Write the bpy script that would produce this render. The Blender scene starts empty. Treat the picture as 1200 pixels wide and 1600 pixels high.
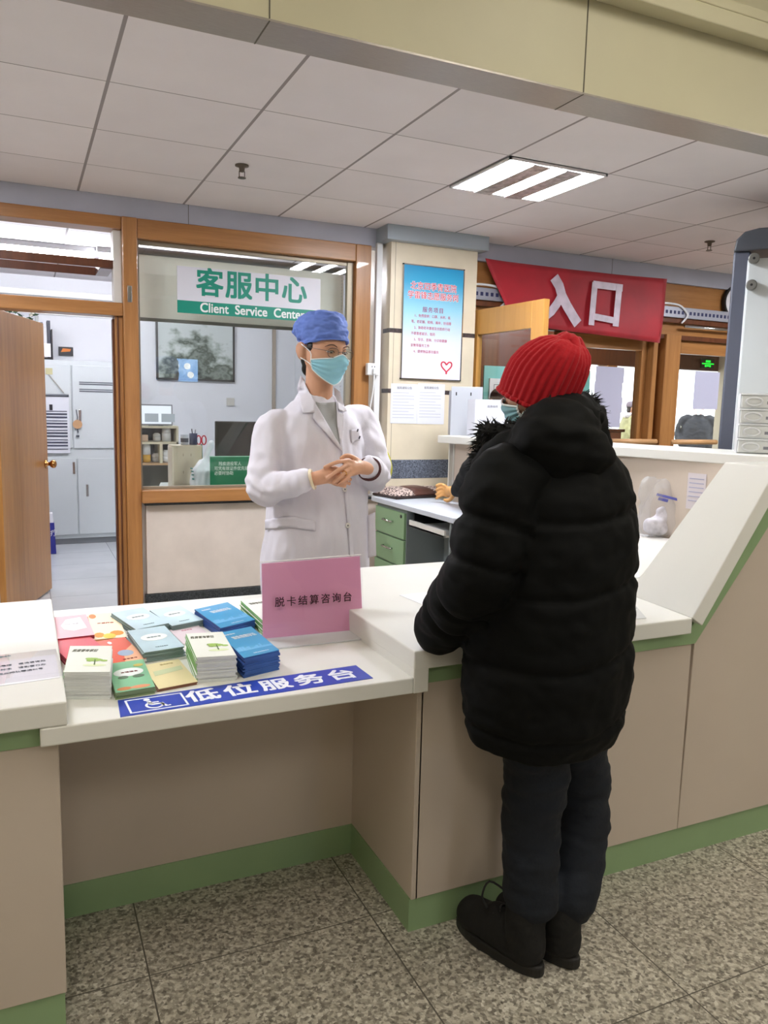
import bpy, bmesh, math, random
import numpy as np
from mathutils import Vector, Matrix, noise
from mathutils.bvhtree import BVHTree
from mathutils.geometry import delaunay_2d_cdt

random.seed(7)
SC = bpy.context.scene
COL = SC.collection
PI = math.pi

# ---------------------------------------------------------------- camera
F = 1224.0                     # focal length in pixels of the 1200x1600 frame
H = 1.47                       # eye height
_Y = np.array([33 - 600, 621 - 800, F]); _Y /= np.linalg.norm(_Y)
_X = np.array([3275 - 600, 700 - 800, F]); _X -= _Y * (_X @ _Y); _X /= np.linalg.norm(_X)
_Z = np.cross(_X, _Y)
if _Z[1] > 0: _Z = -_Z
RW = np.stack([_X, _Y, _Z])    # world = RW @ camera(x right, y down, z forward)
cam = bpy.data.cameras.new('camera')
cam.sensor_fit = 'VERTICAL'; cam.sensor_height = 32.0; cam.sensor_width = 24.0
cam.lens = F / 1600 * 32.0
cam.clip_start = 0.05; cam.clip_end = 200
camo = bpy.data.objects.new('camera', cam); COL.objects.link(camo)
m3 = Matrix([[RW[i][0], -RW[i][1], -RW[i][2]] for i in range(3)])
camo.matrix_world = Matrix.Translation((0, 0, H)) @ m3.to_4x4()
SC.camera = camo

# ---------------------------------------------------------------- view, world
SC.view_settings.view_transform = 'Standard'
SC.view_settings.look = 'None'
SC.view_settings.gamma = 1.0
SC.view_settings.use_curve_mapping = False
SC.view_settings.exposure = 0.2
SC.cycles.use_denoising = True
SC.cycles.max_bounces = 10
SC.cycles.transparent_max_bounces = 16
SC.cycles.sample_clamp_indirect = 6.0
w = bpy.data.worlds.new('overcast_sky'); SC.world = w; w.use_nodes = True
w.node_tree.nodes['Background'].inputs[0].default_value = (0.93, 0.96, 1.0, 1)
w.node_tree.nodes['Background'].inputs[1].default_value = 3.2
TUBE_OFFICE, TUBE_LOBBY, TUBE_ROOM = 120.0, 21.0, 116.0

def ray(px, py): return RW @ np.array([px - 600.0, py - 800.0, F])
def at_y(px, py, y):
    d = ray(px, py); t = y / d[1]; return Vector((d[0] * t, y, d[2] * t + H))
def at_z(px, py, z):
    d = ray(px, py); t = (z - H) / d[2]; return Vector((d[0] * t, d[1] * t, z))
def at_x(px, py, x):
    d = ray(px, py); t = x / d[0]; return Vector((x, d[1] * t, d[2] * t + H))
def at_plane(px, py, o, n):
    d = Vector(ray(px, py)); c = Vector((0, 0, H)); t = (Vector(o) - c).dot(n) / d.dot(n); return c + d * t

# ---------------------------------------------------------------- materials
def lin(c):
    return tuple(((v / 255) / 12.92 if v / 255 <= 0.04045 else ((v / 255 + 0.055) / 1.055) ** 2.4) for v in c[:3]) + (1.0,)
MATS = {}
def M(name, rgb, rough=0.5, metal=0.0, spec=0.5, var=None, bump=None, emit=None, alpha=1.0, coat=0.0, sheen=0.0, trans=0.0):
    """procedural principled material. var=(scale, amount[, stretch]) colour variation, bump=(scale, strength[, stretch])"""
    if name in MATS: return MATS[name]
    m = bpy.data.materials.new(name); m.use_nodes = True; MATS[name] = m
    nt = m.node_tree; b = nt.nodes['Principled BSDF']
    b.inputs['Base Color'].default_value = lin(rgb)
    b.inputs['Roughness'].default_value = rough
    b.inputs['Metallic'].default_value = metal
    b.inputs['Specular IOR Level'].default_value = spec
    b.inputs['Alpha'].default_value = alpha
    b.inputs['Coat Weight'].default_value = coat
    b.inputs['Sheen Weight'].default_value = sheen
    b.inputs['Transmission Weight'].default_value = trans
    if emit:
        b.inputs['Emission Color'].default_value = lin(emit[0]); b.inputs['Emission Strength'].default_value = emit[1]
    def nz(scale, stretch):
        tc = nt.nodes.new('ShaderNodeTexCoord'); mp = nt.nodes.new('ShaderNodeMapping')
        mp.inputs['Scale'].default_value = stretch; nt.links.new(tc.outputs['Object'], mp.inputs['Vector'])
        n = nt.nodes.new('ShaderNodeTexNoise'); n.inputs['Scale'].default_value = scale; n.inputs['Detail'].default_value = 5
        nt.links.new(mp.outputs['Vector'], n.inputs['Vector']); return n
    if var:
        n = nz(var[0], var[2] if len(var) > 2 else (1, 1, 1)); r = nt.nodes.new('ShaderNodeValToRGB')
        a = var[1]
        r.color_ramp.elements[0].position = 0.3; r.color_ramp.elements[1].position = 0.7
        r.color_ramp.elements[0].color = lin([max(0, v * (1 - a)) for v in rgb]); r.color_ramp.elements[1].color = lin([min(255, v * (1 + a)) for v in rgb])
        nt.links.new(n.outputs['Fac'], r.inputs['Fac']); nt.links.new(r.outputs['Color'], b.inputs['Base Color'])
    if bump:
        n = nz(bump[0], bump[2] if len(bump) > 2 else (1, 1, 1)); bp = nt.nodes.new('ShaderNodeBump')
        bp.inputs['Strength'].default_value = bump[1]; bp.inputs['Distance'].default_value = 0.01
        nt.links.new(n.outputs['Fac'], bp.inputs['Height']); nt.links.new(bp.outputs['Normal'], b.inputs['Normal'])
    return m
def nodes_of(m): return m.node_tree, m.node_tree.nodes['Principled BSDF']
def MX(nt, op, a, b=None):
    n = nt.nodes.new('ShaderNodeMath'); n.operation = op
    for i, v in enumerate((a, b)):
        if v is None: continue
        if isinstance(v, (int, float)): n.inputs[i].default_value = v
        else: nt.links.new(v, n.inputs[i])
    return n.outputs[0]
def grid_mat(name, x0, dx, y0, dy, wx, wy, line_rgb, rough, build_color):
    """flat tiles with joints: build_color(nt, geometry_position_socket, cell_socket) -> colour socket"""
    m = bpy.data.materials.new(name); m.use_nodes = True; nt, b = nodes_of(m); MATS[name] = m
    g = nt.nodes.new('ShaderNodeNewGeometry'); s = nt.nodes.new('ShaderNodeSeparateXYZ'); nt.links.new(g.outputs['Position'], s.inputs[0])
    def cell(sock, o, d, wd):
        u = MX(nt, 'DIVIDE', MX(nt, 'SUBTRACT', sock, o), d)
        f = MX(nt, 'FRACT', MX(nt, 'ADD', u, 100.0))
        e = MX(nt, 'MINIMUM', f, MX(nt, 'SUBTRACT', 1.0, f))
        return MX(nt, 'LESS_THAN', e, wd / d / 2), MX(nt, 'FLOOR', u)
    lx, cx = cell(s.outputs[0], x0, dx, wx); ly, cy = cell(s.outputs[1], y0, dy, wy)
    line = MX(nt, 'MAXIMUM', lx, ly)
    cb = nt.nodes.new('ShaderNodeCombineXYZ'); nt.links.new(cx, cb.inputs[0]); nt.links.new(cy, cb.inputs[1])
    wn = nt.nodes.new('ShaderNodeTexWhiteNoise'); nt.links.new(cb.outputs[0], wn.inputs['Vector'])
    c = build_color(nt, g.outputs['Position'], wn.outputs['Value'])
    mx = nt.nodes.new('ShaderNodeMix'); mx.data_type = 'RGBA'
    nt.links.new(line, mx.inputs['Factor']); nt.links.new(c, mx.inputs['A']); mx.inputs['B'].default_value = lin(line_rgb)
    nt.links.new(mx.outputs['Result'], b.inputs['Base Color'])
    bp = nt.nodes.new('ShaderNodeBump'); bp.inputs['Strength'].default_value = 0.4; bp.inputs['Distance'].default_value = 0.004; bp.invert = True
    nt.links.new(line, bp.inputs['Height']); nt.links.new(bp.outputs['Normal'], b.inputs['Normal'])
    b.inputs['Roughness'].default_value = rough
    return m
def ramp(nt, sock, stops):
    r = nt.nodes.new('ShaderNodeValToRGB'); e = r.color_ramp.elements
    while len(e) < len(stops): e.new(0.5)
    for i, (p, c) in enumerate(stops): e[i].position = p; e[i].color = lin(c)
    nt.links.new(sock, r.inputs['Fac']); return r.outputs['Color']
def mixc(nt, fac, a, b, mode='MIX'):
    mx = nt.nodes.new('ShaderNodeMix'); mx.data_type = 'RGBA'; mx.blend_type = mode
    if isinstance(fac, float): mx.inputs['Factor'].default_value = fac
    else: nt.links.new(fac, mx.inputs['Factor'])
    for k, v in (('A', a), ('B', b)):
        if isinstance(v, tuple): mx.inputs[k].default_value = v
        else: nt.links.new(v, mx.inputs[k])
    return mx.outputs['Result']
def noise_n(nt, pos, scale, detail=4, stretch=(1, 1, 1)):
    mp = nt.nodes.new('ShaderNodeMapping'); mp.inputs['Scale'].default_value = stretch; nt.links.new(pos, mp.inputs['Vector'])
    n = nt.nodes.new('ShaderNodeTexNoise'); n.inputs['Scale'].default_value = scale; n.inputs['Detail'].default_value = detail
    nt.links.new(mp.outputs['Vector'], n.inputs['Vector']); return n.outputs['Fac']

def granite_color(nt, pos, cell):
    v = nt.nodes.new('ShaderNodeTexVoronoi'); v.inputs['Scale'].default_value = 125; nt.links.new(pos, v.inputs['Vector'])
    sp = nt.nodes.new('ShaderNodeSeparateColor'); nt.links.new(v.outputs['Color'], sp.inputs[0])
    base = ramp(nt, sp.outputs[0], [(0.0, (122, 116, 106)), (0.22, (158, 151, 138)), (0.5, (188, 181, 166)), (0.8, (204, 198, 184)), (1.0, (222, 218, 206))])
    n = noise_n(nt, pos, 60, 6)
    dark = ramp(nt, n, [(0.40, (132, 126, 116)), (0.5, (255, 255, 255))])
    c = mixc(nt, 0.55, base, dark, 'MULTIPLY')
    tone = ramp(nt, cell, [(0.0, (236, 236, 236)), (1.0, (255, 255, 255))])
    return mixc(nt, 1.0, c, tone, 'MULTIPLY')
def plain(c0, c1, scale=3):
    def f(nt, pos, cell):
        n = noise_n(nt, pos, scale, 4)
        c = ramp(nt, n, [(0.3, c0), (0.7, c1)])
        return mixc(nt, 1.0, c, ramp(nt, cell, [(0, (244, 244, 244)), (1, (255, 255, 255))]), 'MULTIPLY')
    return f
GRANITE_FLOOR = grid_mat('granite_floor_tiles', 0.25, 0.624, 1.313, 0.6, 0.004, 0.0035, (84, 79, 70), 0.35, granite_color)
ROOM_FLOOR = grid_mat('pale_floor_tiles', 0.15, 0.6, 5.6, 0.6, 0.005, 0.005, (150, 155, 160), 0.25, plain((205, 210, 214), (215, 219, 222)))
CEIL = grid_mat('ceiling_tiles', 0.35, 0.62, 2.82, 0.6, 0.014, 0.006, (150, 142, 142), 0.8, plain((238, 232, 234), (243, 237, 239)))

def wood_mat(name, c0, c1, axis, rough=0.32):
    m = bpy.data.materials.new(name); m.use_nodes = True; nt, b = nodes_of(m); MATS[name] = m
    tc = nt.nodes.new('ShaderNodeTexCoord')
    st = [9, 9, 9]; st[axis] = 0.5
    n = noise_n(nt, tc.outputs['Object'], 3.0, 8, st); n2 = noise_n(nt, tc.outputs['Object'], 22.0, 5, st)
    f = MX(nt, 'ADD', MX(nt, 'MULTIPLY', n, 0.7), MX(nt, 'MULTIPLY', n2, 0.3))
    nt.links.new(ramp(nt, f, [(0.32, c0), (0.68, c1)]), b.inputs['Base Color'])
    b.inputs['Roughness'].default_value = rough; b.inputs['Coat Weight'].default_value = 0.2
    return m
WOOD_V = wood_mat('varnished_wood_upright', (150, 100, 54), (178, 126, 74), 2)
WOOD_H = wood_mat('varnished_wood_rail', (150, 100, 54), (178, 126, 74), 0)
DOORWOOD = wood_mat('door_veneer', (160, 108, 54), (186, 134, 72), 2, 0.4)
DARKWOOD = wood_mat('dark_brown_wood', (84, 46, 28), (108, 62, 38), 2)
LEAFWOOD = wood_mat('light_door_veneer', (170, 122, 58), (190, 140, 72), 2, 0.4)

WHITE = M('white_laminate', (228, 227, 221), 0.28, bump=(2, 0.02))
BEIGE = M('beige_laminate', (204, 190, 176), 0.45, var=(1.5, 0.02))
GREEN = M('green_trim', (146, 174, 130), 0.45, var=(4, 0.03))
CREAM = M('cream_stone', (216, 205, 182), 0.3, var=(2.5, 0.05))
PANELSTONE = M('cream_wall_panel', (214, 202, 192), 0.4, var=(6, 0.03))
CORNICE = M('lilac_grey_metal', (176, 178, 192), 0.45, metal=0.0, var=(3, 0.03))
BEAMPAINT = M('pale_olive_paint', (196, 190, 160), 0.5, var=(2, 0.02))
BEAMMETAL = M('grey_aluminium_sheet', (158, 150, 142), 0.35, metal=0.4, var=(30, 0.04, (1, 20, 1)))
WALLWHITE = M('white_wall_paint', (226, 228, 232), 0.7, var=(1.2, 0.015))
DARKGRANITE = M('dark_speckled_granite', (44, 47, 50), 0.25, var=(140, 0.55))
BLUEGRANITE = M('blue_grey_granite', (86, 92, 104), 0.25, var=(130, 0.5))
STEELGREY = M('pale_grey_steel_locker', (205, 211, 212), 0.4, var=(2, 0.015))
GREYMETAL = M('grey_metal', (135, 138, 142), 0.4, metal=0.5)
CHROME = M('chrome', (205, 205, 205), 0.15, metal=1.0)
BRASS = M('brass', (196, 140, 84), 0.2, metal=1.0)
BLACK = M('black_plastic', (22, 22, 24), 0.4)
DARKGREY = M('dark_grey_plastic', (72, 76, 84), 0.45)
PAPER = M('white_paper', (232, 232, 236), 0.8)
INK = M('black_ink', (30, 28, 32), 0.7)
GREYINK = M('grey_ink', (128, 128, 136), 0.7)
WHITEPL = M('white_plastic', (226, 228, 230), 0.35)
REDCLOTH = M('red_banner_cloth', (166, 14, 34), 0.6, var=(4, 0.08), sheen=0.2)
SILVERTAPE = M('silver_tape', (205, 190, 205), 0.4, var=(12, 0.08))

def glass_mat(name, tint, refl_ior, rough=0.0, opacity=0.0):
    m = bpy.data.materials.new(name); m.use_nodes = True; nt = m.node_tree; MATS[name] = m
    for n in list(nt.nodes): nt.nodes.remove(n)
    o = nt.nodes.new('ShaderNodeOutputMaterial'); t = nt.nodes.new('ShaderNodeBsdfTransparent'); g = nt.nodes.new('ShaderNodeBsdfGlossy')
    t.inputs[0].default_value = lin(tint); g.inputs['Roughness'].default_value = rough
    ge = nt.nodes.new('ShaderNodeNewGeometry'); vm = nt.nodes.new('ShaderNodeVectorMath'); vm.operation = 'DOT_PRODUCT'
    nt.links.new(ge.outputs['Normal'], vm.inputs[0]); nt.links.new(ge.outputs['Incoming'], vm.inputs[1])
    f0 = ((refl_ior - 1) / (refl_ior + 1)) ** 2
    k = MX(nt, 'POWER', MX(nt, 'SUBTRACT', 1.0, MX(nt, 'MINIMUM', MX(nt, 'ABSOLUTE', vm.outputs['Value']), 1.0)), 5.0)
    fres = MX(nt, 'ADD', MX(nt, 'MULTIPLY', k, 1 - f0), f0)
    mx = nt.nodes.new('ShaderNodeMixShader'); nt.links.new(fres, mx.inputs[0]); nt.links.new(t.outputs[0], mx.inputs[1]); nt.links.new(g.outputs[0], mx.inputs[2])
    last = mx.outputs[0]
    if opacity:
        d = nt.nodes.new('ShaderNodeBsdfDiffuse'); d.inputs[0].default_value = lin((235, 238, 240))
        m2 = nt.nodes.new('ShaderNodeMixShader'); m2.inputs[0].default_value = opacity
        nt.links.new(last, m2.inputs[1]); nt.links.new(d.outputs[0], m2.inputs[2]); last = m2.outputs[0]
    nt.links.new(last, o.inputs[0]); return m
GLASS = glass_mat('window_glass', (251, 253, 252), 1.5)
ACRYL = glass_mat('clear_acrylic', (254, 253, 254), 1.3)
CLEARBAG = glass_mat('clear_plastic_film', (250, 250, 252), 1.3, 0.12, 0.2)
FROST = glass_mat('translucent_plastic', (246, 246, 246), 1.3, 0.2, 0.5)
def emis(name, rgb, s):
    m = bpy.data.materials.new(name); m.use_nodes = True; nt = m.node_tree; MATS[name] = m
    for n in list(nt.nodes): nt.nodes.remove(n)
    o = nt.nodes.new('ShaderNodeOutputMaterial'); e = nt.nodes.new('ShaderNodeEmission'); e.inputs[0].default_value = lin(rgb); e.inputs[1].default_value = s
    nt.links.new(e.outputs[0], o.inputs[0]); return m
TUBE_O = emis('office_tube_light', (247, 249, 255), TUBE_OFFICE)
TUBE_L = emis('lobby_tube_light', (255, 249, 236), TUBE_LOBBY)
TUBE_R = emis('room_tube_light', (246, 246, 255), TUBE_ROOM)

# ---------------------------------------------------------------- mesh building
class MB:
    def __init__(s): s.v = []; s.f = []
    def add(s, v, f):
        o = len(s.v); s.v += [Vector(p) for p in v]; s.f += [[i + o for i in q] for q in f]; return s
    def box(s, x0, x1, y0, y1, z0, z1):
        v = [(x, y, z) for z in (z0, z1) for y in (y0, y1) for x in (x0, x1)]
        return s.add(v, [(0, 2, 3, 1), (4, 5, 7, 6), (0, 1, 5, 4), (2, 6, 7, 3), (0, 4, 6, 2), (1, 3, 7, 5)])
    def obox(s, o, u, v, w):
        o, u, v, w = map(Vector, (o, u, v, w))
        p = [o + u * a + v * b + w * c for c in (0, 1) for b in (0, 1) for a in (0, 1)]
        f = [(0, 2, 3, 1), (4, 5, 7, 6), (0, 1, 5, 4), (2, 6, 7, 3), (0, 4, 6, 2), (1, 3, 7, 5)]
        if u.cross(v).dot(w) < 0: f = [tuple(reversed(q)) for q in f]
        return s.add(p, f)
    def prism(s, poly, d):
        poly = [Vector(p) for p in poly]; d = Vector(d); n = len(poly)
        nn = Vector((0, 0, 0))
        for i in range(n): nn += poly[i].cross(poly[(i + 1) % n])
        if nn.dot(d) > 0: poly = poly[::-1]
        return s.add(poly + [p + d for p in poly], [list(range(n)), [i + n for i in reversed(range(n))]] + [[i, i + n, (i + 1) % n + n, (i + 1) % n][::1] for i in range(n)])
    def loft(s, rings, cap=True, closed=True):
        n = len(rings[0]); v = [p for r in rings for p in r]; f = []
        for i in range(len(rings) - 1):
            for j in range(n if closed else n - 1):
                f.append((i * n + j, i * n + (j + 1) % n, (i + 1) * n + (j + 1) % n, (i + 1) * n + j))
        if cap:
            f.append(list(reversed(range(n)))); f.append([(len(rings) - 1) * n + j for j in range(n)])
        return s.add(v, f)
    def tube(s, pts, rad, n=12, cap=True, sx=1.0, sub=1):
        pts = [Vector(p) for p in pts]
        rad = list(rad) if hasattr(rad, '__len__') else [rad] * len(pts)
        if sub > 1: pts, rad = smooth_path(pts, rad, sub)
        rings = []; prev = None
        for i, p in enumerate(pts):
            t = (pts[min(i + 1, len(pts) - 1)] - pts[max(i - 1, 0)]).normalized()
            if prev is None:
                a = Vector((0, 0, 1)) if abs(t.z) < 0.9 else Vector((1, 0, 0)); u = t.cross(a).normalized()
            else: u = (prev - t * prev.dot(t)).normalized()
            prev = u; v = t.cross(u)
            rings.append([p + (u * math.cos(2 * PI * k / n) * sx + v * math.sin(2 * PI * k / n)) * rad[i] for k in range(n)])
        return s.loft(rings, cap)
    def capsule(s, pts, rad, n=14, sub=4):
        """tube with rounded ends"""
        pts = [Vector(p) for p in pts]; rad = list(rad) if hasattr(rad, '__len__') else [rad] * len(pts)
        if sub > 1: pts, rad = smooth_path(pts, rad, sub)
        t0 = (pts[0] - pts[1]).normalized(); t1 = (pts[-1] - pts[-2]).normalized()
        pre = [(pts[0] + t0 * rad[0] * math.sin(a), max(rad[0] * math.cos(a), 1e-4)) for a in (1.5, 1.15, 0.75, 0.35)]
        post = [(pts[-1] + t1 * rad[-1] * math.sin(a), max(rad[-1] * math.cos(a), 1e-4)) for a in (0.35, 0.75, 1.15, 1.5)]
        P = [p for p, r in pre] + pts + [p for p, r in post]; Rr = [r for p, r in pre] + rad + [r for p, r in post]
        return s.tube(P, Rr, n)
    def lathe(s, prof, c=(0, 0, 0), n=24, axis=(0, 0, 1), cap=True):
        ax = Vector(axis).normalized(); a = Vector((1, 0, 0)) if abs(ax.x) < 0.9 else Vector((0, 1, 0)); u = ax.cross(a).normalized(); v = ax.cross(u)
        c = Vector(c)
        return s.loft([[c + ax * h + (u * math.cos(2 * PI * k / n) + v * math.sin(2 * PI * k / n)) * max(r, 1e-4) for k in range(n)] for r, h in prof], cap)
    def ell(s, c, r, n=20, rot=None):
        c = Vector(c); rings = []
        for i in range(1, n // 2):
            t = PI * i / (n // 2)
            ring = [Vector((r[0] * math.sin(t) * math.cos(2 * PI * k / n), r[1] * math.sin(t) * math.sin(2 * PI * k / n), -r[2] * math.cos(t))) for k in range(n)]
            if rot is not None: ring = [rot @ p for p in ring]
            rings.append([c + p for p in ring])
        return s.loft(rings)
    def mesh(s, name='m'):
        me = bpy.data.meshes.new(name); me.from_pydata([tuple(p) for p in s.v], [], s.f); me.validate(); me.update(); return me
def smooth_path(pts, rad, sub):
    P = []; Rr = []
    n = len(pts)
    for i in range(n - 1):
        p0, p1, p2, p3 = pts[max(i - 1, 0)], pts[i], pts[i + 1], pts[min(i + 2, n - 1)]
        for k in range(sub):
            t = k / sub
            P.append(0.5 * ((2 * p1) + (p2 - p0) * t + (2 * p0 - 5 * p1 + 4 * p2 - p3) * t * t + (3 * p1 - p0 - 3 * p2 + p3) * t ** 3))
            tt = t * t * (3 - 2 * t); Rr.append(rad[i] * (1 - tt) + rad[i + 1] * tt)
    P.append(pts[-1]); Rr.append(rad[-1]); return P, Rr

def B(x0, x1, y0, y1, z0, z1): return MB().box(x0, x1, y0, y1, z0, z1)

def root_of(o):
    while o.parent: o = o.parent
    return o
def thing(name, label, cat, loc=(0, 0, 0), rz=0.0, group=None, kind=None):
    o = bpy.data.objects.new(name, None); COL.objects.link(o); o.empty_display_size = 0.05
    o.matrix_world = Matrix.Translation(loc) @ Matrix.Rotation(rz, 4, 'Z')
    o.location = loc; o.rotation_euler = (0, 0, rz)
    tag(o, label, cat, group, kind); o['mw'] = [c for r in (Matrix.Translation(loc) @ Matrix.Rotation(rz, 4, 'Z')) for c in r]
    return o
def tag(o, label=None, cat=None, group=None, kind=None):
    if label: o['label'] = label
    if cat: o['category'] = cat
    if group: o['group'] = group
    if kind: o['kind'] = kind
    return o
def mw_of(root):
    v = list(root['mw']); return Matrix([v[0:4], v[4:8], v[8:12], v[12:16]])
def link(name, me, mat, parent=None, bevel=0.0, smooth=False, seg=2, fix=True, label=None):
    """links a mesh given in world coordinates as ONE object"""
    if fix:
        bm = bmesh.new(); bm.from_mesh(me); bmesh.ops.recalc_face_normals(bm, faces=bm.faces); bm.to_mesh(me); bm.free()
    if parent is not None:
        me.transform(mw_of(root_of(parent)).inverted()); o = bpy.data.objects.new(name, me); o.parent = parent
    else:
        n = len(me.vertices); co = np.empty(n * 3); me.vertices.foreach_get('co', co); co = co.reshape(-1, 3)
        mn, mxx = co.min(0), co.max(0); org = Vector(((mn[0] + mxx[0]) / 2, (mn[1] + mxx[1]) / 2, mn[2]))
        me.transform(Matrix.Translation(-org)); o = bpy.data.objects.new(name, me); o.location = org
        o['mw'] = [c for r in Matrix.Translation(org) for c in r]
    COL.objects.link(o); me.name = name
    if mat is not None:
        for q in (mat if isinstance(mat, (list, tuple)) else [mat]): me.materials.append(q)
    if smooth:
        for p in me.polygons: p.use_smooth = True
    if bevel > 0:
        b = o.modifiers.new('edge', 'BEVEL'); b.width = bevel; b.segments = seg; b.limit_method = 'ANGLE'; b.angle_limit = math.radians(40)
    if label: o['label'] = label
    return o
def obj(name, mb, mat, parent=None, bevel=0.0, smooth=False, label=None, cat=None, group=None, kind=None, seg=2):
    o = link(name, mb.mesh(name), mat, parent, bevel, smooth, seg)
    return tag(o, label, cat, group, kind)
def struct(name, mb, mat, parent=None, bevel=0.0, **k): return obj(name, mb, mat, parent, bevel, kind='structure', **k)
def dup(root, loc, rz=0.0, label=None, group=None):
    def cp(o, par):
        c = o.copy(); COL.objects.link(c); c.parent = par
        for ch in list(o.children): cp(ch, c)
        return c
    r = cp(root, None); r.location = loc; r.rotation_euler = (0, 0, rz)
    r['mw'] = [c for q in (Matrix.Translation(loc) @ Matrix.Rotation(rz, 4, 'Z')) for c in q]
    if label: r['label'] = label
    if group: r['group'] = group
    return r
def text_mesh(body, size, o, r, u, bold=0.0, extrude=0.0006, ax='CENTER', ay='CENTER', space=1.0, sx=1.0, line=1.0):
    c = bpy.data.curves.new('lettering', 'FONT'); c.body = body; c.size = size; c.align_x = ax; c.align_y = ay
    c.extrude = extrude; c.space_character = space; c.space_line = line; c.resolution_u = 4
    t = bpy.data.objects.new('lettering', c); COL.objects.link(t)
    dg = bpy.context.evaluated_depsgraph_get()
    me = bpy.data.meshes.new_from_object(t.evaluated_get(dg)); bpy.data.objects.remove(t); bpy.data.curves.remove(c)
    if bold:
        n = len(me.vertices); co = co_of(me); pl = [tuple(p.vertices) for p in me.polygons]; V_, F_ = [], []
        for q, (dx, dy) in enumerate(((-1, -1), (1, -1), (-1, 1), (1, 1))):
            V_ += [(p[0] + dx * bold * size * 0.8, p[1] + dy * bold * size * 0.8, p[2] + q * 0.00004) for p in co]; F_ += [tuple(i + q * n for i in f) for f in pl]
        bpy.data.meshes.remove(me); me = bpy.data.meshes.new('lettering'); me.from_pydata(V_, [], F_)
    r = Vector(r).normalized(); u = Vector(u); u = (u - r * u.dot(r)).normalized(); n = r.cross(u)
    mt = Matrix([[r.x * sx, u.x, n.x, o[0]], [r.y * sx, u.y, n.y, o[1]], [r.z * sx, u.z, n.z, o[2]], [0, 0, 0, 1]])
    me.transform(mt); me.materials.clear(); return me
def text(name, body, size, o, r, u, mat, parent, **k):
    return link(name, text_mesh(body, size, o, r, u, **k), mat, parent, fix=False)

# ---------------------------------------------------------------- organic surfaces
def organic(mbs, voxel, it=6, fac=0.5):
    """closed shapes fused into one continuous smooth skin (world coordinates mesh)"""
    all_ = MB()
    for q in mbs: all_.add(q.v, q.f)
    me = all_.mesh('skin')
    bm = bmesh.new(); bm.from_mesh(me); bmesh.ops.recalc_face_normals(bm, faces=bm.faces); bm.to_mesh(me); bm.free()
    t = bpy.data.objects.new('skin', me); COL.objects.link(t)
    rm = t.modifiers.new('r', 'REMESH'); rm.mode = 'VOXEL'; rm.voxel_size = voxel
    if it:
        sm = t.modifiers.new('s', 'SMOOTH'); sm.factor = fac; sm.iterations = it
    dg = bpy.context.evaluated_depsgraph_get(); dg.update()
    out = bpy.data.meshes.new_from_object(t.evaluated_get(dg)); bpy.data.objects.remove(t); bpy.data.meshes.remove(me)
    return out
def co_of(me):
    c = np.empty(len(me.vertices) * 3); me.vertices.foreach_get('co', c); return c.reshape(-1, 3)
def no_of(me):
    c = np.empty(len(me.vertices) * 3); me.vertices.foreach_get('normal', c); return c.reshape(-1, 3)
def set_co(me, c): me.vertices.foreach_set('co', np.ascontiguousarray(c).ravel()); me.update()
def displace(me, fn):
    c = co_of(me); n = no_of(me); d = fn(c, n); set_co(me, c + n * d[:, None])
def fnoise(c, scale, seed=0.0):
    return np.array([noise.noise(Vector((p[0] * scale[0] + seed, p[1] * scale[1], p[2] * scale[2]))) for p in c])
def bvh_of(me): return BVHTree.FromPolygons([v.co.copy() for v in me.vertices], [tuple(p.vertices) for p in me.polygons])
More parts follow.
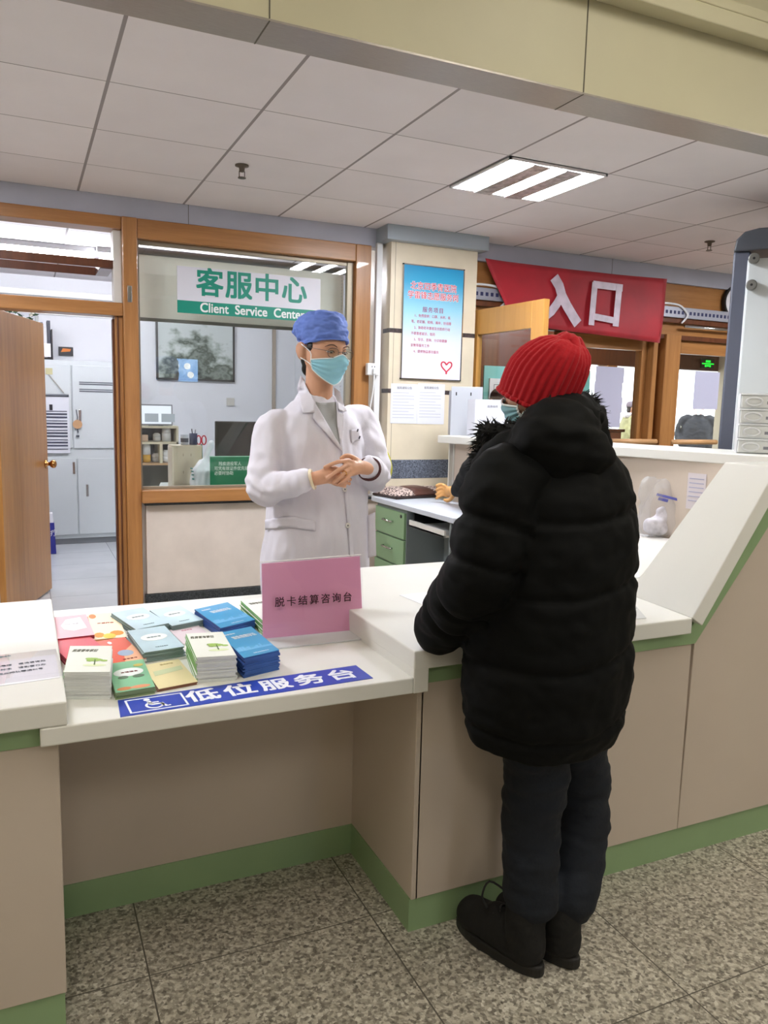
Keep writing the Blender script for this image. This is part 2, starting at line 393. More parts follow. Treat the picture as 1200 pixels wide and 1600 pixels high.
def patch(poly, bvhs, off=0.003, thick=0.002, step=4.0, smooth_it=2, closed_depth=None):
    """cloth piece whose outline is seen at the given image points, laid on a body surface with real thickness"""
    P = []
    n = len(poly)
    for i in range(n):
        a = np.array(poly[i], float); b = np.array(poly[(i + 1) % n], float); k = max(1, int(np.linalg.norm(b - a) / step))
        for j in range(k): P.append(tuple(a + (b - a) * j / k))
    nb = len(P); edges = [(i, (i + 1) % nb) for i in range(nb)]
    xs = [p[0] for p in poly]; ys = [p[1] for p in poly]
    def inside(x, y):
        c = False
        for i in range(nb):
            x1, y1 = P[i]; x2, y2 = P[(i + 1) % nb]
            if (y1 > y) != (y2 > y) and x < (x2 - x1) * (y - y1) / (y2 - y1) + x1: c = not c
        return c
    PB = np.array(P)
    y = min(ys) + step / 2
    while y < max(ys):
        x = min(xs) + step / 2
        while x < max(xs):
            if inside(x, y) and np.min(np.hypot(PB[:, 0] - x, PB[:, 1] - y)) > step * 0.6: P.append((x, y))
            x += step
        y += step
    vs, es, fs, ov, oe, of = delaunay_2d_cdt([Vector(p) for p in P], edges, [], 1, 1e-5)
    o = Vector((0, 0, H)); front = []; last = None
    for q in vs:
        d = Vector(ray(q[0], q[1])).normalized(); best = None
        for bv in bvhs:
            h = bv.ray_cast(o, d)
            if h[0] is not None and (best is None or h[3] < best[3]): best = h
        if best is None: front.append(None)
        else:
            nn = best[1]
            if nn.dot(d) > 0: nn = -nn
            front.append(best[0] - d * off * 0.5 + nn * off * 0.5); last = best[0]
    ok = [i for i, p in enumerate(front) if p is not None]
    for i, p in enumerate(front):
        if p is None:
            j = min(ok, key=lambda k: (vs[k] - vs[i]).length); dd = (front[j] - o).length
            front[i] = o + Vector(ray(vs[i][0], vs[i][1])).normalized() * dd
    # relax depth along rays
    nbv = [[] for _ in front]
    for f in fs:
        for a in range(len(f)):
            nbv[f[a]].append(f[a - 1]); nbv[f[a - 1]].append(f[a])
    dep = [(p - o).length for p in front]; dirs = [(p - o).normalized() for p in front]
    for _ in range(smooth_it):
        dep = [min(dep[i], (sum(dep[j] for j in nbv[i]) / len(nbv[i]) + dep[i]) / 2) if nbv[i] else dep[i] for i in range(len(dep))]
    front = [o + dirs[i] * dep[i] for i in range(len(dep))]
    back = [front[i] + dirs[i] * thick for i in range(len(front))]
    N = len(front); F2 = []
    cnt = {}
    for f in fs:
        F2.append(list(f)); F2.append([i + N for i in reversed(f)])
        for a in range(len(f)):
            e = (f[a - 1], f[a]); cnt[e] = cnt.get(e, 0) + 1
    for (a, b) in list(cnt):
        if (b, a) not in cnt: F2.append([b, a, a + N, b + N])
    return MB().add(front + back, F2)
# ================================================================ THE SETTING
WY = 5.24                                   # plane of the glazed partition
struct('floor', B(-2.6, 8.2, -4.5, 5.29, -0.12, 0.0).add(*[(q.v, q.f) for q in [B(3.0, 16.0, 5.29, 15.5, -0.12, -0.002)]][0]), GRANITE_FLOOR)
struct('floor_room', B(-1.9, 3.0, 5.29, 9.05, -0.12, -0.001), ROOM_FLOOR)
struct('ceiling', B(-2.6, 8.2, 2.37, 7.7, 2.70, 2.80).box(-2.6, 3.06, 7.7, 9.05, 2.70, 2.80), CEIL)
struct('ceiling_lobby', B(-2.6, 8.2, -4.5, 2.36, 3.30, 3.40), M('lobby_ceiling_paint', (222, 216, 200), 0.8))
bm_ = struct('beam', B(-2.6, 8.2, 2.22, 2.37, 2.505, 3.30), BEAMPAINT)
for i, x in enumerate((-0.42, 0.648, 1.71, 2.775, 3.84)):
    struct('beam_joint', B(x - 0.002, x + 0.002, 2.2185, 2.2205, 2.506, 3.29), M('dark_joint', (96, 92, 80), 0.8), bm_)
    struct('beam_joint', B(x - 0.002, x + 0.002, 2.219, 2.371, 2.4985, 2.5005), M('dark_joint', (96, 92, 80), 0.8), bm_)
struct('beam_soffit', B(-2.6, 8.2, 2.2195, 2.3705, 2.4995, 2.5055), BEAMMETAL, bm_)
struct('beam_moulding', B(-2.6, 8.2, 2.15, 2.22, 2.79, 2.845).box(-2.6, 8.2, 2.15, 2.165, 2.845, 2.88), BEAMPAINT, bm_, 0.004)
# lobby shell behind the viewer
LW = M('lobby_wall_paint', (196, 186, 164), 0.7, var=(1, 0.03))
struct('wall_rear', MB().box(-2.7, 8.3, -4.6, -4.5, 0, 0.9).box(-2.7, 8.3, -4.6, -4.5, 0.9, 3.4), LW)
struct('wall_left', B(-2.7, -2.6, -4.5, 5.24, 0, 3.4), LW)
struct('wall_right', B(8.2, 8.3, -4.5, 7.55, 0, 3.4), LW)

# partition wall: stone below the window, strip above, wood
wb = struct('wall_back', B(0.69, 2.37, 5.25, 5.34, 0.0, 0.815).box(-2.6, 3.06, 5.25, 5.36, 2.58, 2.70).box(-2.6, -0.42, 5.25, 5.36, 0, 2.58), WALLWHITE)
struct('wall_panel', B(0.712, 2.37, 5.225, 5.25, 0.205, 0.797), PANELSTONE, wb, 0.003)
struct('baseboard_back', B(0.70, 2.37, 5.215, 5.25, 0.0, 0.203), DARKGRANITE, wb, 0.003)
struct('wall_ledge', B(0.70, 2.37, 5.19, 5.25, 0.797, 0.815), DARKGRANITE, wb, 0.003)
struct('trim_1', B(-2.6, 2.33, 5.215, 5.26, 2.578, 2.70), CORNICE, None, 0.003)
struct('trim_2', B(3.05, 8.2, 5.215, 5.26, 2.565, 2.70), CORNICE, None, 0.003)
for x in (1.0, 4.4, 6.1):
    struct('trim_joint', B(x - 0.0015, x + 0.0015, 5.2135, 5.216, 2.58, 2.70), M('dark_joint', (96, 92, 80), 0.8), wb)

def thing_s(name): 
    o = thing(name, None, None, (0, 0, 0), 0, None, 'structure'); return o
# window with its wooden frame
w1 = thing_s('window_1')
fr = MB().box(0.592, 0.683, 5.19, 5.36, 0.0, 2.58).box(2.145, 2.262, 5.20, 5.36, 0.80, 2.58)
struct('post', fr, WOOD_V, w1, 0.006)
struct('rail', MB().box(0.683, 2.145, 5.20, 5.36, 2.462, 2.58).box(0.683, 2.145, 5.17, 5.36, 0.814, 0.897), WOOD_H, w1, 0.006)
struct('glazing_bead', MB().box(0.683, 0.70, 5.255, 5.275, 0.9, 2.46).box(2.10, 2.145, 5.245, 5.285, 0.9, 2.46).box(0.70, 2.10, 5.255, 5.275, 2.435, 2.462).box(0.70, 2.10, 5.255, 5.275, 0.897, 0.915), M('aged_aluminium', (150, 140, 122), 0.4, metal=0.4), w1, 0.002)
struct('glass_pane', B(0.69, 2.12, 5.263, 5.269, 0.9, 2.46), GLASS, w1)
struct('handle_plate', B(0.618, 0.645, 5.183, 5.19, 2.07, 2.17), CHROME, w1, 0.002)
# door with opened transom light
d1 = thing_s('door_1')
struct('head_rail', MB().box(-2.0, 0.592, 5.20, 5.36, 2.505, 2.58).box(-2.0, 0.592, 5.20, 5.36, 1.985, 2.065), WOOD_H, d1, 0.006)
struct('jamb', MB().box(0.545, 0.592, 5.23, 5.36, 0.0, 1.985).box(-0.42, -0.36, 5.23, 5.36, 0.0, 1.985), WOOD_V, d1, 0.004)
struct('jamb_bead', MB().box(0.533, 0.546, 5.27, 5.33, 0.0, 1.97).box(0.557, 0.566, 5.222, 5.232, 0.0, 1.985), DARKWOOD, d1, 0.003)
struct('transom_jamb', MB().box(0.545, 0.592, 5.25, 5.36, 2.065, 2.505), WHITE, d1, 0.003)
# transom sash pivots open, tilted into the room
sash = MB()
pa, pb = 2.30, 2.215
sash.obox((-1.2, 5.26, 2.275), (1.75, 0, 0), (0, 0.035, 0.004), (0, -0.003, 0.05))
sash.obox((-1.2, 5.62, 2.275), (1.75, 0, 0), (0, 0.035, 0.004), (0, -0.003, 0.05))
sash.obox((0.47, 5.29, 2.275), (0.08, 0, 0), (0, 0.335, 0.0), (0, 0, 0.045))
struct('transom_sash', sash, DARKWOOD, d1, 0.004)
A = Vector((0.168, 6.45, 0)); Bq = Vector((-0.13, 5.55, 0)); dv = (A - Bq).normalized(); nv = Vector((-dv.y, dv.x, 0))
struct('leaf', MB().obox(Bq + Vector((0, 0, 0.012)), A - Bq, nv * 0.042, (0, 0, 2.005)), DOORWOOD, d1, 0.003)
kp = A - dv * 0.055
knob = MB().lathe([(0.001, 0), (0.034, 0), (0.034, 0.006), (0.016, 0.012), (0.013, 0.03), (0.022, 0.036), (0.031, 0.052), (0.03, 0.066), (0.018, 0.076), (0.001, 0.078)], kp + Vector((0, 0, 0.98)), 20, -nv)
obj('door_knob', knob, BRASS, d1, smooth=True, kind='structure')
fc = at_plane(-20, 506, Bq, nv); fc = fc - nv * 0.003
fu = MB().obox(fc - dv * 0.13, dv * 0.13 + Vector((0, 0, -0.13)), -nv * 0.001, dv * 0.13 + Vector((0, 0, 0.13)))
tag(obj('red_paper_charm', fu, M('red_paper', (205, 30, 30), 0.6)), 'red paper diamond stuck on the open wooden door', 'decoration')

# pillar
PY = 5.09
pl = struct('wall_pillar', B(2.362, 3.055, PY, 5.45, 0.0, 2.70), CREAM)
struct('pillar_crown', B(2.30, 3.11, PY - 0.065, 5.30, 2.60, 2.70), M('pillar_crown_metal', (160, 170, 178), 0.45, metal=0.2), pl, 0.004)
for z in (1.985, 1.565):
    struct('pillar_stripe', B(2.3615, 3.0565, PY - 0.0015, 5.2, z, z + 0.03), M('dark_marble_stripe', (62, 54, 54), 0.3, var=(40, 0.4)), pl)
struct('pillar_band', B(2.3615, 3.0565, PY - 0.002, 5.2, 0.955, 1.09), BLUEGRANITE, pl)
struct('pillar_joint', B(2.394, 2.397, PY - 0.001, PY + 0.01, 1.09, 2.60), M('dark_joint2', (150, 140, 120), 0.8), pl)

# entrance wall: wooden doors under a boarded header
we = struct('wall_entry', B(3.055, 8.2, 5.25, 5.38, 2.27, 2.66), WOOD_H)
struct('header_moulding', B(3.055, 8.2, 5.20, 5.26, 2.235, 2.275).box(3.055, 8.2, 5.225, 5.30, 2.10, 2.14), DARKWOOD, we, 0.006)
struct('header_board', B(3.055, 8.2, 5.25, 5.38, 2.13, 2.25), WOOD_H, we)
struct('entry_post', MB().box(3.055, 3.10, 5.22, 5.40, 0, 2.14).box(4.885, 4.935, 5.20, 5.42, 0, 2.14).box(5.02, 5.19, 5.20, 5.42, 0, 2.14).box(6.15, 6.32, 5.20, 5.42, 0, 2.14).box(7.3, 7.46, 5.2, 5.42, 0, 2.14), WOOD_V, we, 0.006)
struct('entry_infill', MB().box(4.935, 5.02, 5.32, 5.36, 0, 2.14).box(6.32, 7.3, 5.3, 5.36, 0, 2.14).box(7.46, 8.2, 5.3, 5.36, 0, 2.14), DARKWOOD, we)
def glass_door(nm, x0, x1, z1, y=5.27, st=0.095, top=0.11):
    d = thing_s(nm)
    struct('stile', MB().box(x0, x0 + st, y, y + 0.045, 0.01, z1).box(x1 - st, x1, y, y + 0.045, 0.01, z1), WOOD_V, d, 0.004)
    struct('door_rail', MB().box(x0 + st, x1 - st, y, y + 0.045, z1 - top, z1).box(x0 + st, x1 - st, y, y + 0.045, 0.01, 0.32), WOOD_H, d, 0.004)
    struct('door_glass', B(x0 + st, x1 - st, y + 0.019, y + 0.025, 0.32, z1 - top), GLASS, d)
    return d
d2 = glass_door('door_2', 3.93, 4.885, 2.10, st=0.062)
d3 = glass_door('door_3', 5.195, 6.145, 2.10, st=0.065)
# the leaf beside the pillar stands open towards the counter
d4 = thing_s('door_4')
hx, hy, ex, ey = 3.075, 5.19, 3.115, 4.33
du = Vector((ex - hx, ey - hy, 0)); L4 = du.length; du.normalize(); dn = Vector((-du.y, du.x, 0)) * 0.045
o4 = Vector((hx, hy, 0.01))
struct('stile', MB().obox(o4, du * 0.10, dn, (0, 0, 2.18)).obox(o4 + du * (L4 - 0.13), du * 0.13, dn, (0, 0, 2.18)), LEAFWOOD, d4, 0.004)
struct('door_rail', MB().obox(o4 + du * 0.10 + Vector((0, 0, 2.0)), du * (L4 - 0.23), dn, (0, 0, 0.18)).obox(o4 + du * 0.10, du * (L4 - 0.23), dn, (0, 0, 0.35)), LEAFWOOD, d4, 0.004)
struct('door_glass', MB().obox(o4 + du * 0.10 + dn * 0.45 + Vector((0, 0, 0.35)), du * (L4 - 0.23), dn * 0.12, (0, 0, 1.65)), GLASS, d4)
# vestibule: an outer frame, then daylight
ve = struct('wall_vestibule', MB().box(3.0, 9.4, 7.55, 7.7, 2.02, 2.7).box(3.0, 5.35, 7.55, 7.7, 0.0, 2.02).box(9.2, 9.4, 7.55, 7.7, 0.0, 2.02), DARKWOOD)
struct('vestibule_post', MB().box(6.38, 6.52, 7.52, 7.72, 1.78, 2.02).box(5.35, 5.45, 7.52, 7.72, 0, 2.02), WOOD_V, ve, 0.005)
struct('wall_partition', B(3.0, 3.06, 5.38, 7.7, 0, 2.7), DARKWOOD)

# room behind the glass
struct('wall_room_back', B(-1.9, 3.0, 8.95, 9.05, 0, 2.7), WALLWHITE)
struct('wall_room_left', B(-2.0, -1.9, 5.36, 9.05, 0, 2.7), WALLWHITE)
struct('wall_room_right', B(2.94, 3.0, 5.45, 9.0, 0, 2.7), WALLWHITE)
struct('trim_3', MB().box(2.66, 2.70, 8.925, 8.95, 0, 2.7), M('pale_brown_trim', (176, 164, 150), 0.5), None, 0.003)
struct('trim_4', MB().box(-1.9, 3.0, 8.93, 8.95, 2.32, 2.40).box(-1.9, 3.0, 8.9, 8.95, 2.5, 2.56), WHITE, None, 0.003)

# ================================================================ COUNTERS
CF = 1.76                                    # front edge of the worktops
rc = thing('reception_counter', 'long white and beige service counter with green bands and a lowered middle', 'counter', (1.0, 1.8, 0))
zt, zl, zb = 0.836, 0.765, 0.722
# left raised unit
obj('raised_worktop', MB().box(-2.4, 0.068, CF, 2.72, 0.765, 0.82), WHITE, rc, 0.004)
obj('side_panel', MB().box(-2.4, 0.050, 1.80, 2.68, 0.10, 0.712), BEIGE, rc, 0.003)
obj('green_band', MB().box(-2.4, 0.012, 1.795, 2.66, 0.712, 0.766), GREEN, rc, 0.002, label='green band under the raised worktop')
# low middle shelf
obj('low_worktop', MB().box(0.012, 0.913, CF, 2.78, zb, zl), WHITE, rc, 0.004)
obj('recess_panel', B(0.05, 0.945, 2.24, 2.27, 0.10, zb), BEIGE, rc)
obj('recess_side', MB().box(0.945, 0.965, 1.80, 2.26, 0.10, zb), BEIGE, rc, 0.002)
# right worktop
poly = [(0.912, CF), (1.888, CF), (1.925, 2.083), (3.12, 2.2), (2.94, 3.23), (2.6, 3.27), (2.2, 2.80), (0.912, 2.80)]
obj('right_worktop', MB().prism([(x, y, 0.785) for x, y in poly], (0, 0, zt - 0.785)), WHITE, rc, 0.004)
obj('worktop_end', MB().box(0.9125, 0.957, CF + 0.0005, 2.78, zb - 0.001, 0.8), WHITE, rc, 0.003)
obj('front_panel', MB().box(0.957, 1.935, 1.80, 1.83, 0.10, 0.735), BEIGE, rc, 0.002)
# slope up to the high counter
ZH = 1.30
Aq = Vector((1.886, CF, zt)); Bs = Vector((2.169, CF, 1.255)); Cq = Vector((1.914, 2.083, zt))
nrm = (Bs - Aq).cross(Cq - Aq).normalized()
Dq = at_plane(1133, 722, Aq, nrm)
ZH = Dq.z
Bt = Aq + (Bs - Aq) * ((ZH - zt) / (Bs.z - zt))
tdir = Vector((0.75, 0, -0.5)).normalized() * 0.055
if nrm.x > 0: nrm = -nrm
obj('sloped_panel', MB().prism([Aq, Bt, Dq, Cq], -nrm * 0.05), WHITE, rc, 0.003)
obj('high_worktop', MB().prism([Bt, Vector((5.5, CF, ZH)), Vector((5.5, 2.15, ZH)), Dq], (0, 0, -0.05)), WHITE, rc, 0.003)
ybk = min(Dq.y, Cq.y)
gx0 = 1.945 + 0.78 * (ZH - 0.12 - 0.738)
obj('high_panel', MB().prism([(1.937, 1.80, 0.10), (5.5, 1.80, 0.10), (5.5, 1.80, ZH - 0.11), (gx0 + 0.005, 1.80, ZH - 0.11), (1.947, 1.80, 0.735)], (0, 0.03, 0)), BEIGE, rc, 0.002)
obj('high_back', MB().prism([(1.99, ybk - 0.03, zt), (5.5, ybk - 0.03, zt), (5.5, ybk - 0.03, ZH - 0.05), (Dq.x + 0.06, ybk - 0.03, ZH - 0.05)], (0, 0.02, 0)), BEIGE, rc)
obj('kickboard', MB().box(-2.4, 0.046, 1.806, 1.83, 0, 0.10).box(0.046, 0.96, 2.235, 2.25, 0, 0.10).box(0.942, 0.96, 1.83, 2.235, 0, 0.10).box(0.942, 5.5, 1.806, 1.83, 0, 0.10).box(0.03, 0.046, 1.83, 2.235, 0, 0.10), GREEN, rc, label='green kickboard along the floor')

gx1 = 1.918 + 0.69 * (ZH - 0.052 - 0.788)
obj('green_band', MB().prism([(0.962, 1.795, 0.732), (1.945, 1.795, 0.738), (gx0, 1.795, ZH - 0.12), (5.5, 1.795, ZH - 0.12), (5.5, 1.795, ZH - 0.052), (gx1, 1.795, ZH - 0.052), (1.918, 1.795, 0.788), (0.962, 1.795, 0.788)], (0, 0.03, 0)), GREEN, rc, label='green band rising along the slope')
# high ledge at the far side, angled, with its inner panel
lg = thing('high_ledge', 'white topped high ledge standing behind the desk with a beige inner panel', 'counter', (2.85, 3.7, 0))
e0, e1 = Vector((2.552, 4.683, 0)), Vector((3.106, 2.534, 0)); ldv = (e1 - e0).normalized(); lnv = Vector((-ldv.y, ldv.x, 0))
if lnv.x < 0: lnv = -lnv
e2 = e1 + ldv * 0.33
obj('ledge_top', MB().prism([e0 + Vector((0, 0, 1.235)), e2 + Vector((0, 0, 1.235)), e2 + lnv * 0.46 + Vector((0, 0, 1.235)), e0 + lnv * 0.46 + Vector((0, 0, 1.235))], (0, 0, 0.05)), WHITE, lg, 0.004)
q0, q1 = Vector((2.653, 4.78, 0)), Vector((2.995, 3.05, 0)); pd = (q1 - q0).normalized(); pn = Vector((-pd.y, pd.x, 0)); pn = pn if pn.x > 0 else -pn
q2 = q1 + pd * 0.7
obj('inner_panel', MB().obox(q0 + pd * 0.12, q2 - q0 - pd * 0.12, pn * 0.02, (0, 0, 1.235)), BEIGE, lg)
obj('outer_panel', MB().obox(q0 + pd * 0.12 + pn * 0.36, q2 - q0 - pd * 0.12, pn * 0.02, (0, 0, 1.235)), BEIGE, lg)
obj('end_panel', MB().obox(q0 + pd * 0.09 - pn * 0.0, pd * 0.025, pn * 0.40, (0, 0, 1.235)).obox(q0 + pd * 0.09 - pn * 0.03, pd * 0.012, pn * 0.03, (0, 0, 1.235)), WHITE, lg, 0.002)

# desk under the ledge
dk = thing('office_desk', 'pale grey desk with green drawer pedestal and a keyboard tray', 'desk', (2.5, 4.5, 0))
dpoly = [(2.238, 5.062), (2.258, 3.92), (2.815, 3.92), (2.645, 4.78), (2.64, 5.062)]
obj('desk_top', MB().prism([(x, y, 0.803) for x, y in dpoly], (0, 0, 0.032)), M('pale_grey_desk_laminate', (206, 212, 222), 0.35), dk, 0.003)
GD = M('green_drawer_laminate', (132, 166, 126), 0.4)
DG = M('grey_desk_side', (126, 134, 136), 0.5)
ped = obj('pedestal', B(2.275, 2.60, 4.56, 5.03, 0.02, 0.80), DG, dk, 0.002)
for i in range(4):
    z0 = 0.60 - i * 0.185
    dr = obj('drawer', B(2.258, 2.276, 4.565, 5.025, z0, z0 + 0.175), GD, dk, 0.002)
    obj('drawer_pull', MB().tube([(2.258, 4.87, z0 + 0.10), (2.236, 4.86, z0 + 0.10), (2.236, 4.74, z0 + 0.10), (2.258, 4.73, z0 + 0.10)], 0.006, 8), CHROME, dr, smooth=True, label='chrome drawer pull')
    if i == 0: obj('drawer_lock', MB().lathe([(0.001, 0), (0.012, 0), (0.012, 0.004), (0.001, 0.005)], (2.258, 4.61, z0 + 0.15), 12, (-1, 0, 0)), BLACK, dr)
obj('desk_side', MB().box(2.29, 2.60, 4.0, 4.02, 0, 0.80).box(2.56, 2.58, 4.02, 4.56, 0.2, 0.80), DG, dk, 0.002)
obj('keyboard_tray', MB().box(2.262, 2.55, 4.03, 4.50, 0.70, 0.715).box(2.262, 2.275, 4.03, 4.50, 0.70, 0.745), WHITE, dk, 0.002)
for y_ in (4.50, 4.021): obj('tray_rail', B(2.30, 2.55, y_, y_ + 0.012, 0.715, 0.80), BLACK, dk)

# ================================================================ LAMPS
def ceiling_light(x0, x1, y0, y1, z, tube, label, name='ceiling_light', n=3, group=None, along_y=True):
    t = thing(name, label, 'ceiling light', ((x0 + x1) / 2, (y0 + y1) / 2, z), 0, group)
    obj('light_tray', MB().box(x0, x1, y0, y1, z - 0.004, z).box(x0, x0 + 0.012, y0, y1, z - 0.014, z).box(x1 - 0.012, x1, y0, y1, z - 0.014, z).box(x0, x1, y0, y0 + 0.012, z - 0.014, z).box(x0, x1, y1 - 0.012, y1, z - 0.014, z), M('white_enamel', (232, 230, 232), 0.4), t)
    wd = (x1 - x0) / n
    for i in range(n):
        c = x0 + wd * (i + 0.5)
        obj('lamp_tube', MB().box(c - wd * 0.22, c + wd * 0.22, y0 + 0.03, y1 - 0.03, z - 0.016, z - 0.006), tube, t)
        if i < n - 1:
            cc = c + wd / 2; mm = MB().box(cc - wd * 0.26, cc + wd * 0.26, y0 + 0.014, y1 - 0.014, z - 0.022, z - 0.017)
            obj('louvre', mm, M('mirror_louvre', (176, 172, 174), 0.35, metal=0.3, var=(26, 0.25)), t)
    return t
ceiling_light(2.215, 2.82, 3.42, 4.02, 2.70, TUBE_O, 'square ceiling light with three glowing tubes above the desk')
for (x, y) in ((-0.88, 3.42), (5.32, 3.42)):  # unseen extra panels, added for more bounce onto the office ceiling
    ceiling_light(x, x + 0.61, y, y + 0.6, 2.70, TUBE_O, 'square three tube ceiling light added out of the picture beside the office tiles', group='added office lights outside the frame')
for (x, y) in ((-0.6, 0.2), (1.8, 0.2), (4.2, 0.2), (-0.6, -2.4), (1.8, -2.4), (4.2, -2.4)):
    ceiling_light(x, x + 0.6, y, y + 1.2, 3.30, TUBE_L, 'long three tube lobby ceiling light behind the viewer', group='lobby lights behind the viewer')
for (x, y, lb) in ((5.2, 6.5, 'added fluorescent batten on the vestibule ceiling beyond the entrance glass'), (0.0, 7.05, 'glowing fluorescent batten on the room ceiling seen through the transom'), (1.2, 7.0, 'glowing fluorescent batten on the room ceiling above the window desk')):  # the vestibule batten is an added lamp that brightens the board there
    t = thing('fluorescent_batten', lb, 'ceiling light', (x, y, 2.70))
    obj('batten_body', B(x - 0.6, x + 0.6, y - 0.03, y + 0.03, 2.655, 2.70), WHITEPL, t, 0.003)
    obj('lamp_tube', MB().tube([(x - 0.58, y, 2.63), (x + 0.58, y, 2.63)], 0.02, 10), TUBE_R if y > 6.6 else TUBE_O, t)
for (px, py, lb) in ((378, 258, 'brass fire sprinkler hanging from the left ceiling tiles'), (1109, 377, 'brass fire sprinkler on the ceiling near the grey kiosk')):
    p = at_z(px, py, 2.70)
    s = thing('fire_sprinkler', lb, 'sprinkler', p)
    obj('sprinkler_body', MB().lathe([(0.001, 0), (0.036, 0), (0.036, -0.006), (0.016, -0.012), (0.013, -0.034), (0.001, -0.036)], p, 16), M('aged_brass', (104, 94, 84), 0.4, metal=0.7), s, smooth=True)
    obj('deflector', MB().lathe([(0.001, -0.062), (0.021, -0.062), (0.021, -0.066), (0.001, -0.067)], p, 16).box(p.x - 0.016, p.x - 0.012, p.y - 0.002, p.y + 0.002, p.z - 0.064, p.z - 0.03).box(p.x + 0.012, p.x + 0.016, p.y - 0.002, p.y + 0.002, p.z - 0.064, p.z - 0.03), M('aged_brass', (104, 94, 84), 0.4, metal=0.7), s)
# ================================================================ ON THE COUNTER
BLUESIGN = M('royal_blue_vinyl', (38, 66, 176), 0.35)
sg = thing('counter_sign', 'long blue strip sign with wheelchair symbol stuck along the low worktop', 'sign', (0.5, 1.83, zl))
c1, c2, c3, c4 = [at_z(px, py, zl) for px, py in ((188, 1121), (583, 1060), (556, 1040), (184, 1095))]
up = Vector((0, 0, 0.0012))
obj('vinyl_strip', MB().prism([c1, c2, c3, c4], up), BLUESIGN, sg)
su = (c2 - c1).normalized(); sv = ((c4 - c1) - su * (c4 - c1).dot(su)).normalized(); sh = (c4 - c1).length; zz = Vector((0, 0, 0.0014))
SIGNW = M('white_vinyl', (236, 238, 246), 0.5)
mid = (c1 + c4) / 2
for i, ch in enumerate('低位服务台'):
    text('lettering', ch, 0.077, mid + su * (0.195 + i * 0.092) + zz + sv * 0.0, su, sv, SIGNW, sg, bold=0.028, extrude=0.0003, sx=1.06)
# wheelchair symbol in a rounded frame
def flat_ring(o, u, v, R0, R1, a0=0, a1=360, n=28):
    p = []
    for k in range(n + 1):
        a = math.radians(a0 + (a1 - a0) * k / n); p.append((o + (u * math.cos(a) + v * math.sin(a)) * R0, o + (u * math.cos(a) + v * math.sin(a)) * R1))
    m = MB()
    for k in range(n): m.add([p[k][0], p[k][1], p[k + 1][1], p[k + 1][0]], [(0, 1, 2, 3)])
    return m
def bar(o, u, v, a, b, wd):
    a = o + u * a[0] + v * a[1]; b = o + u * b[0] + v * b[1]; t = (b - a).normalized(); s_ = t.cross(Vector((0, 0, 1))) * wd / 2
    return MB().add([a - s_, b - s_, b + s_, a + s_], [(0, 1, 2, 3)])
ic = mid + su * 0.085 + zz
fr_ = MB()
for q in (bar(ic, su, sv, (-0.062, -0.040), (0.062, -0.040), 0.005), bar(ic, su, sv, (-0.062, 0.040), (0.062, 0.040), 0.005), bar(ic, su, sv, (-0.0645, -0.042), (-0.0645, 0.042), 0.005), bar(ic, su, sv, (0.0645, -0.042), (0.0645, 0.042), 0.005)): fr_.add(q.v, q.f)
obj('symbol_frame', fr_, SIGNW, sg)
wc = MB()
o_ = ic + su * -0.006 - sv * 0.010
for q in (flat_ring(o_, su, sv, 0.016, 0.022, 115, 385), bar(o_, su, sv, (-0.010, 0.028), (-0.006, 0.004), 0.010), bar(o_, su, sv, (-0.008, 0.004), (0.016, 0.004), 0.008), bar(o_, su, sv, (0.014, 0.005), (0.026, -0.018), 0.008), bar(o_, su, sv, (0.024, -0.017), (0.034, -0.014), 0.006), bar(o_, su, sv, (-0.008, 0.016), (0.012, 0.016), 0.006), flat_ring(o_ - su * 0.012 + sv * 0.038, su, sv, 0.0, 0.0075)): wc.add(q.v, q.f)
obj('wheelchair_symbol', wc, SIGNW, sg)

# pink sign in a clear stand
PINK = M('pink_printed_card', (230, 164, 198), 0.35, var=(3, 0.02))
ps = thing('pink_sign', 'pink desk sign in a clear acrylic stand on the low worktop', 'sign', (0.79, 2.2, zl))
sy = 2.21
tl, tr, br, bl = [at_y(px, py, sy) for px, py in ((412, 883), (566, 871), (567, 983), (411, 998))]
lean = Vector((0, 0.02, 0))
tl += lean; tr += lean
obj('card', MB().prism([bl, br, tr, tl], (0, 0.003, 0)), PINK, ps)
obj('acrylic_cover', MB().prism([bl + Vector((-0.004, -0.006, -0.004)), br + Vector((0.004, -0.006, -0.004)), tr + Vector((0.004, -0.006, 0.004)), tl + Vector((-0.004, -0.006, 0.004))], (0, 0.002, 0)).prism([bl + Vector((-0.004, 0.006, -0.004)), br + Vector((0.004, 0.006, -0.004)), tr + Vector((0.004, 0.006, 0.004)), tl + Vector((-0.004, 0.006, 0.004))], (0, 0.002, 0)), ACRYL, ps)
obj('stand_base', MB().box(bl.x - 0.004, br.x + 0.004, 2.115, 2.26, zl + 0.0008, zl + 0.005), FROST, ps, 0.001)
pu = (br - bl).normalized(); pv = (tl - bl).normalized()
text('lettering', '脱卡结算咨询台', 0.0315, (bl + br) / 2 * 0.56 + (tl + tr) / 2 * 0.44 + Vector((0.0, -0.0085, 0)) + pv * 0.006, pu, pv, M('maroon_ink', (58, 16, 30), 0.6), ps, bold=0.006, space=1.32)
obj('acrylic_edge', MB().tube([tl + Vector((-0.004, 0, 0.005)), tr + Vector((0.004, 0, 0.005))], 0.0016, 6), M('bright_acrylic_edge', (246, 244, 246), 0.2), ps)

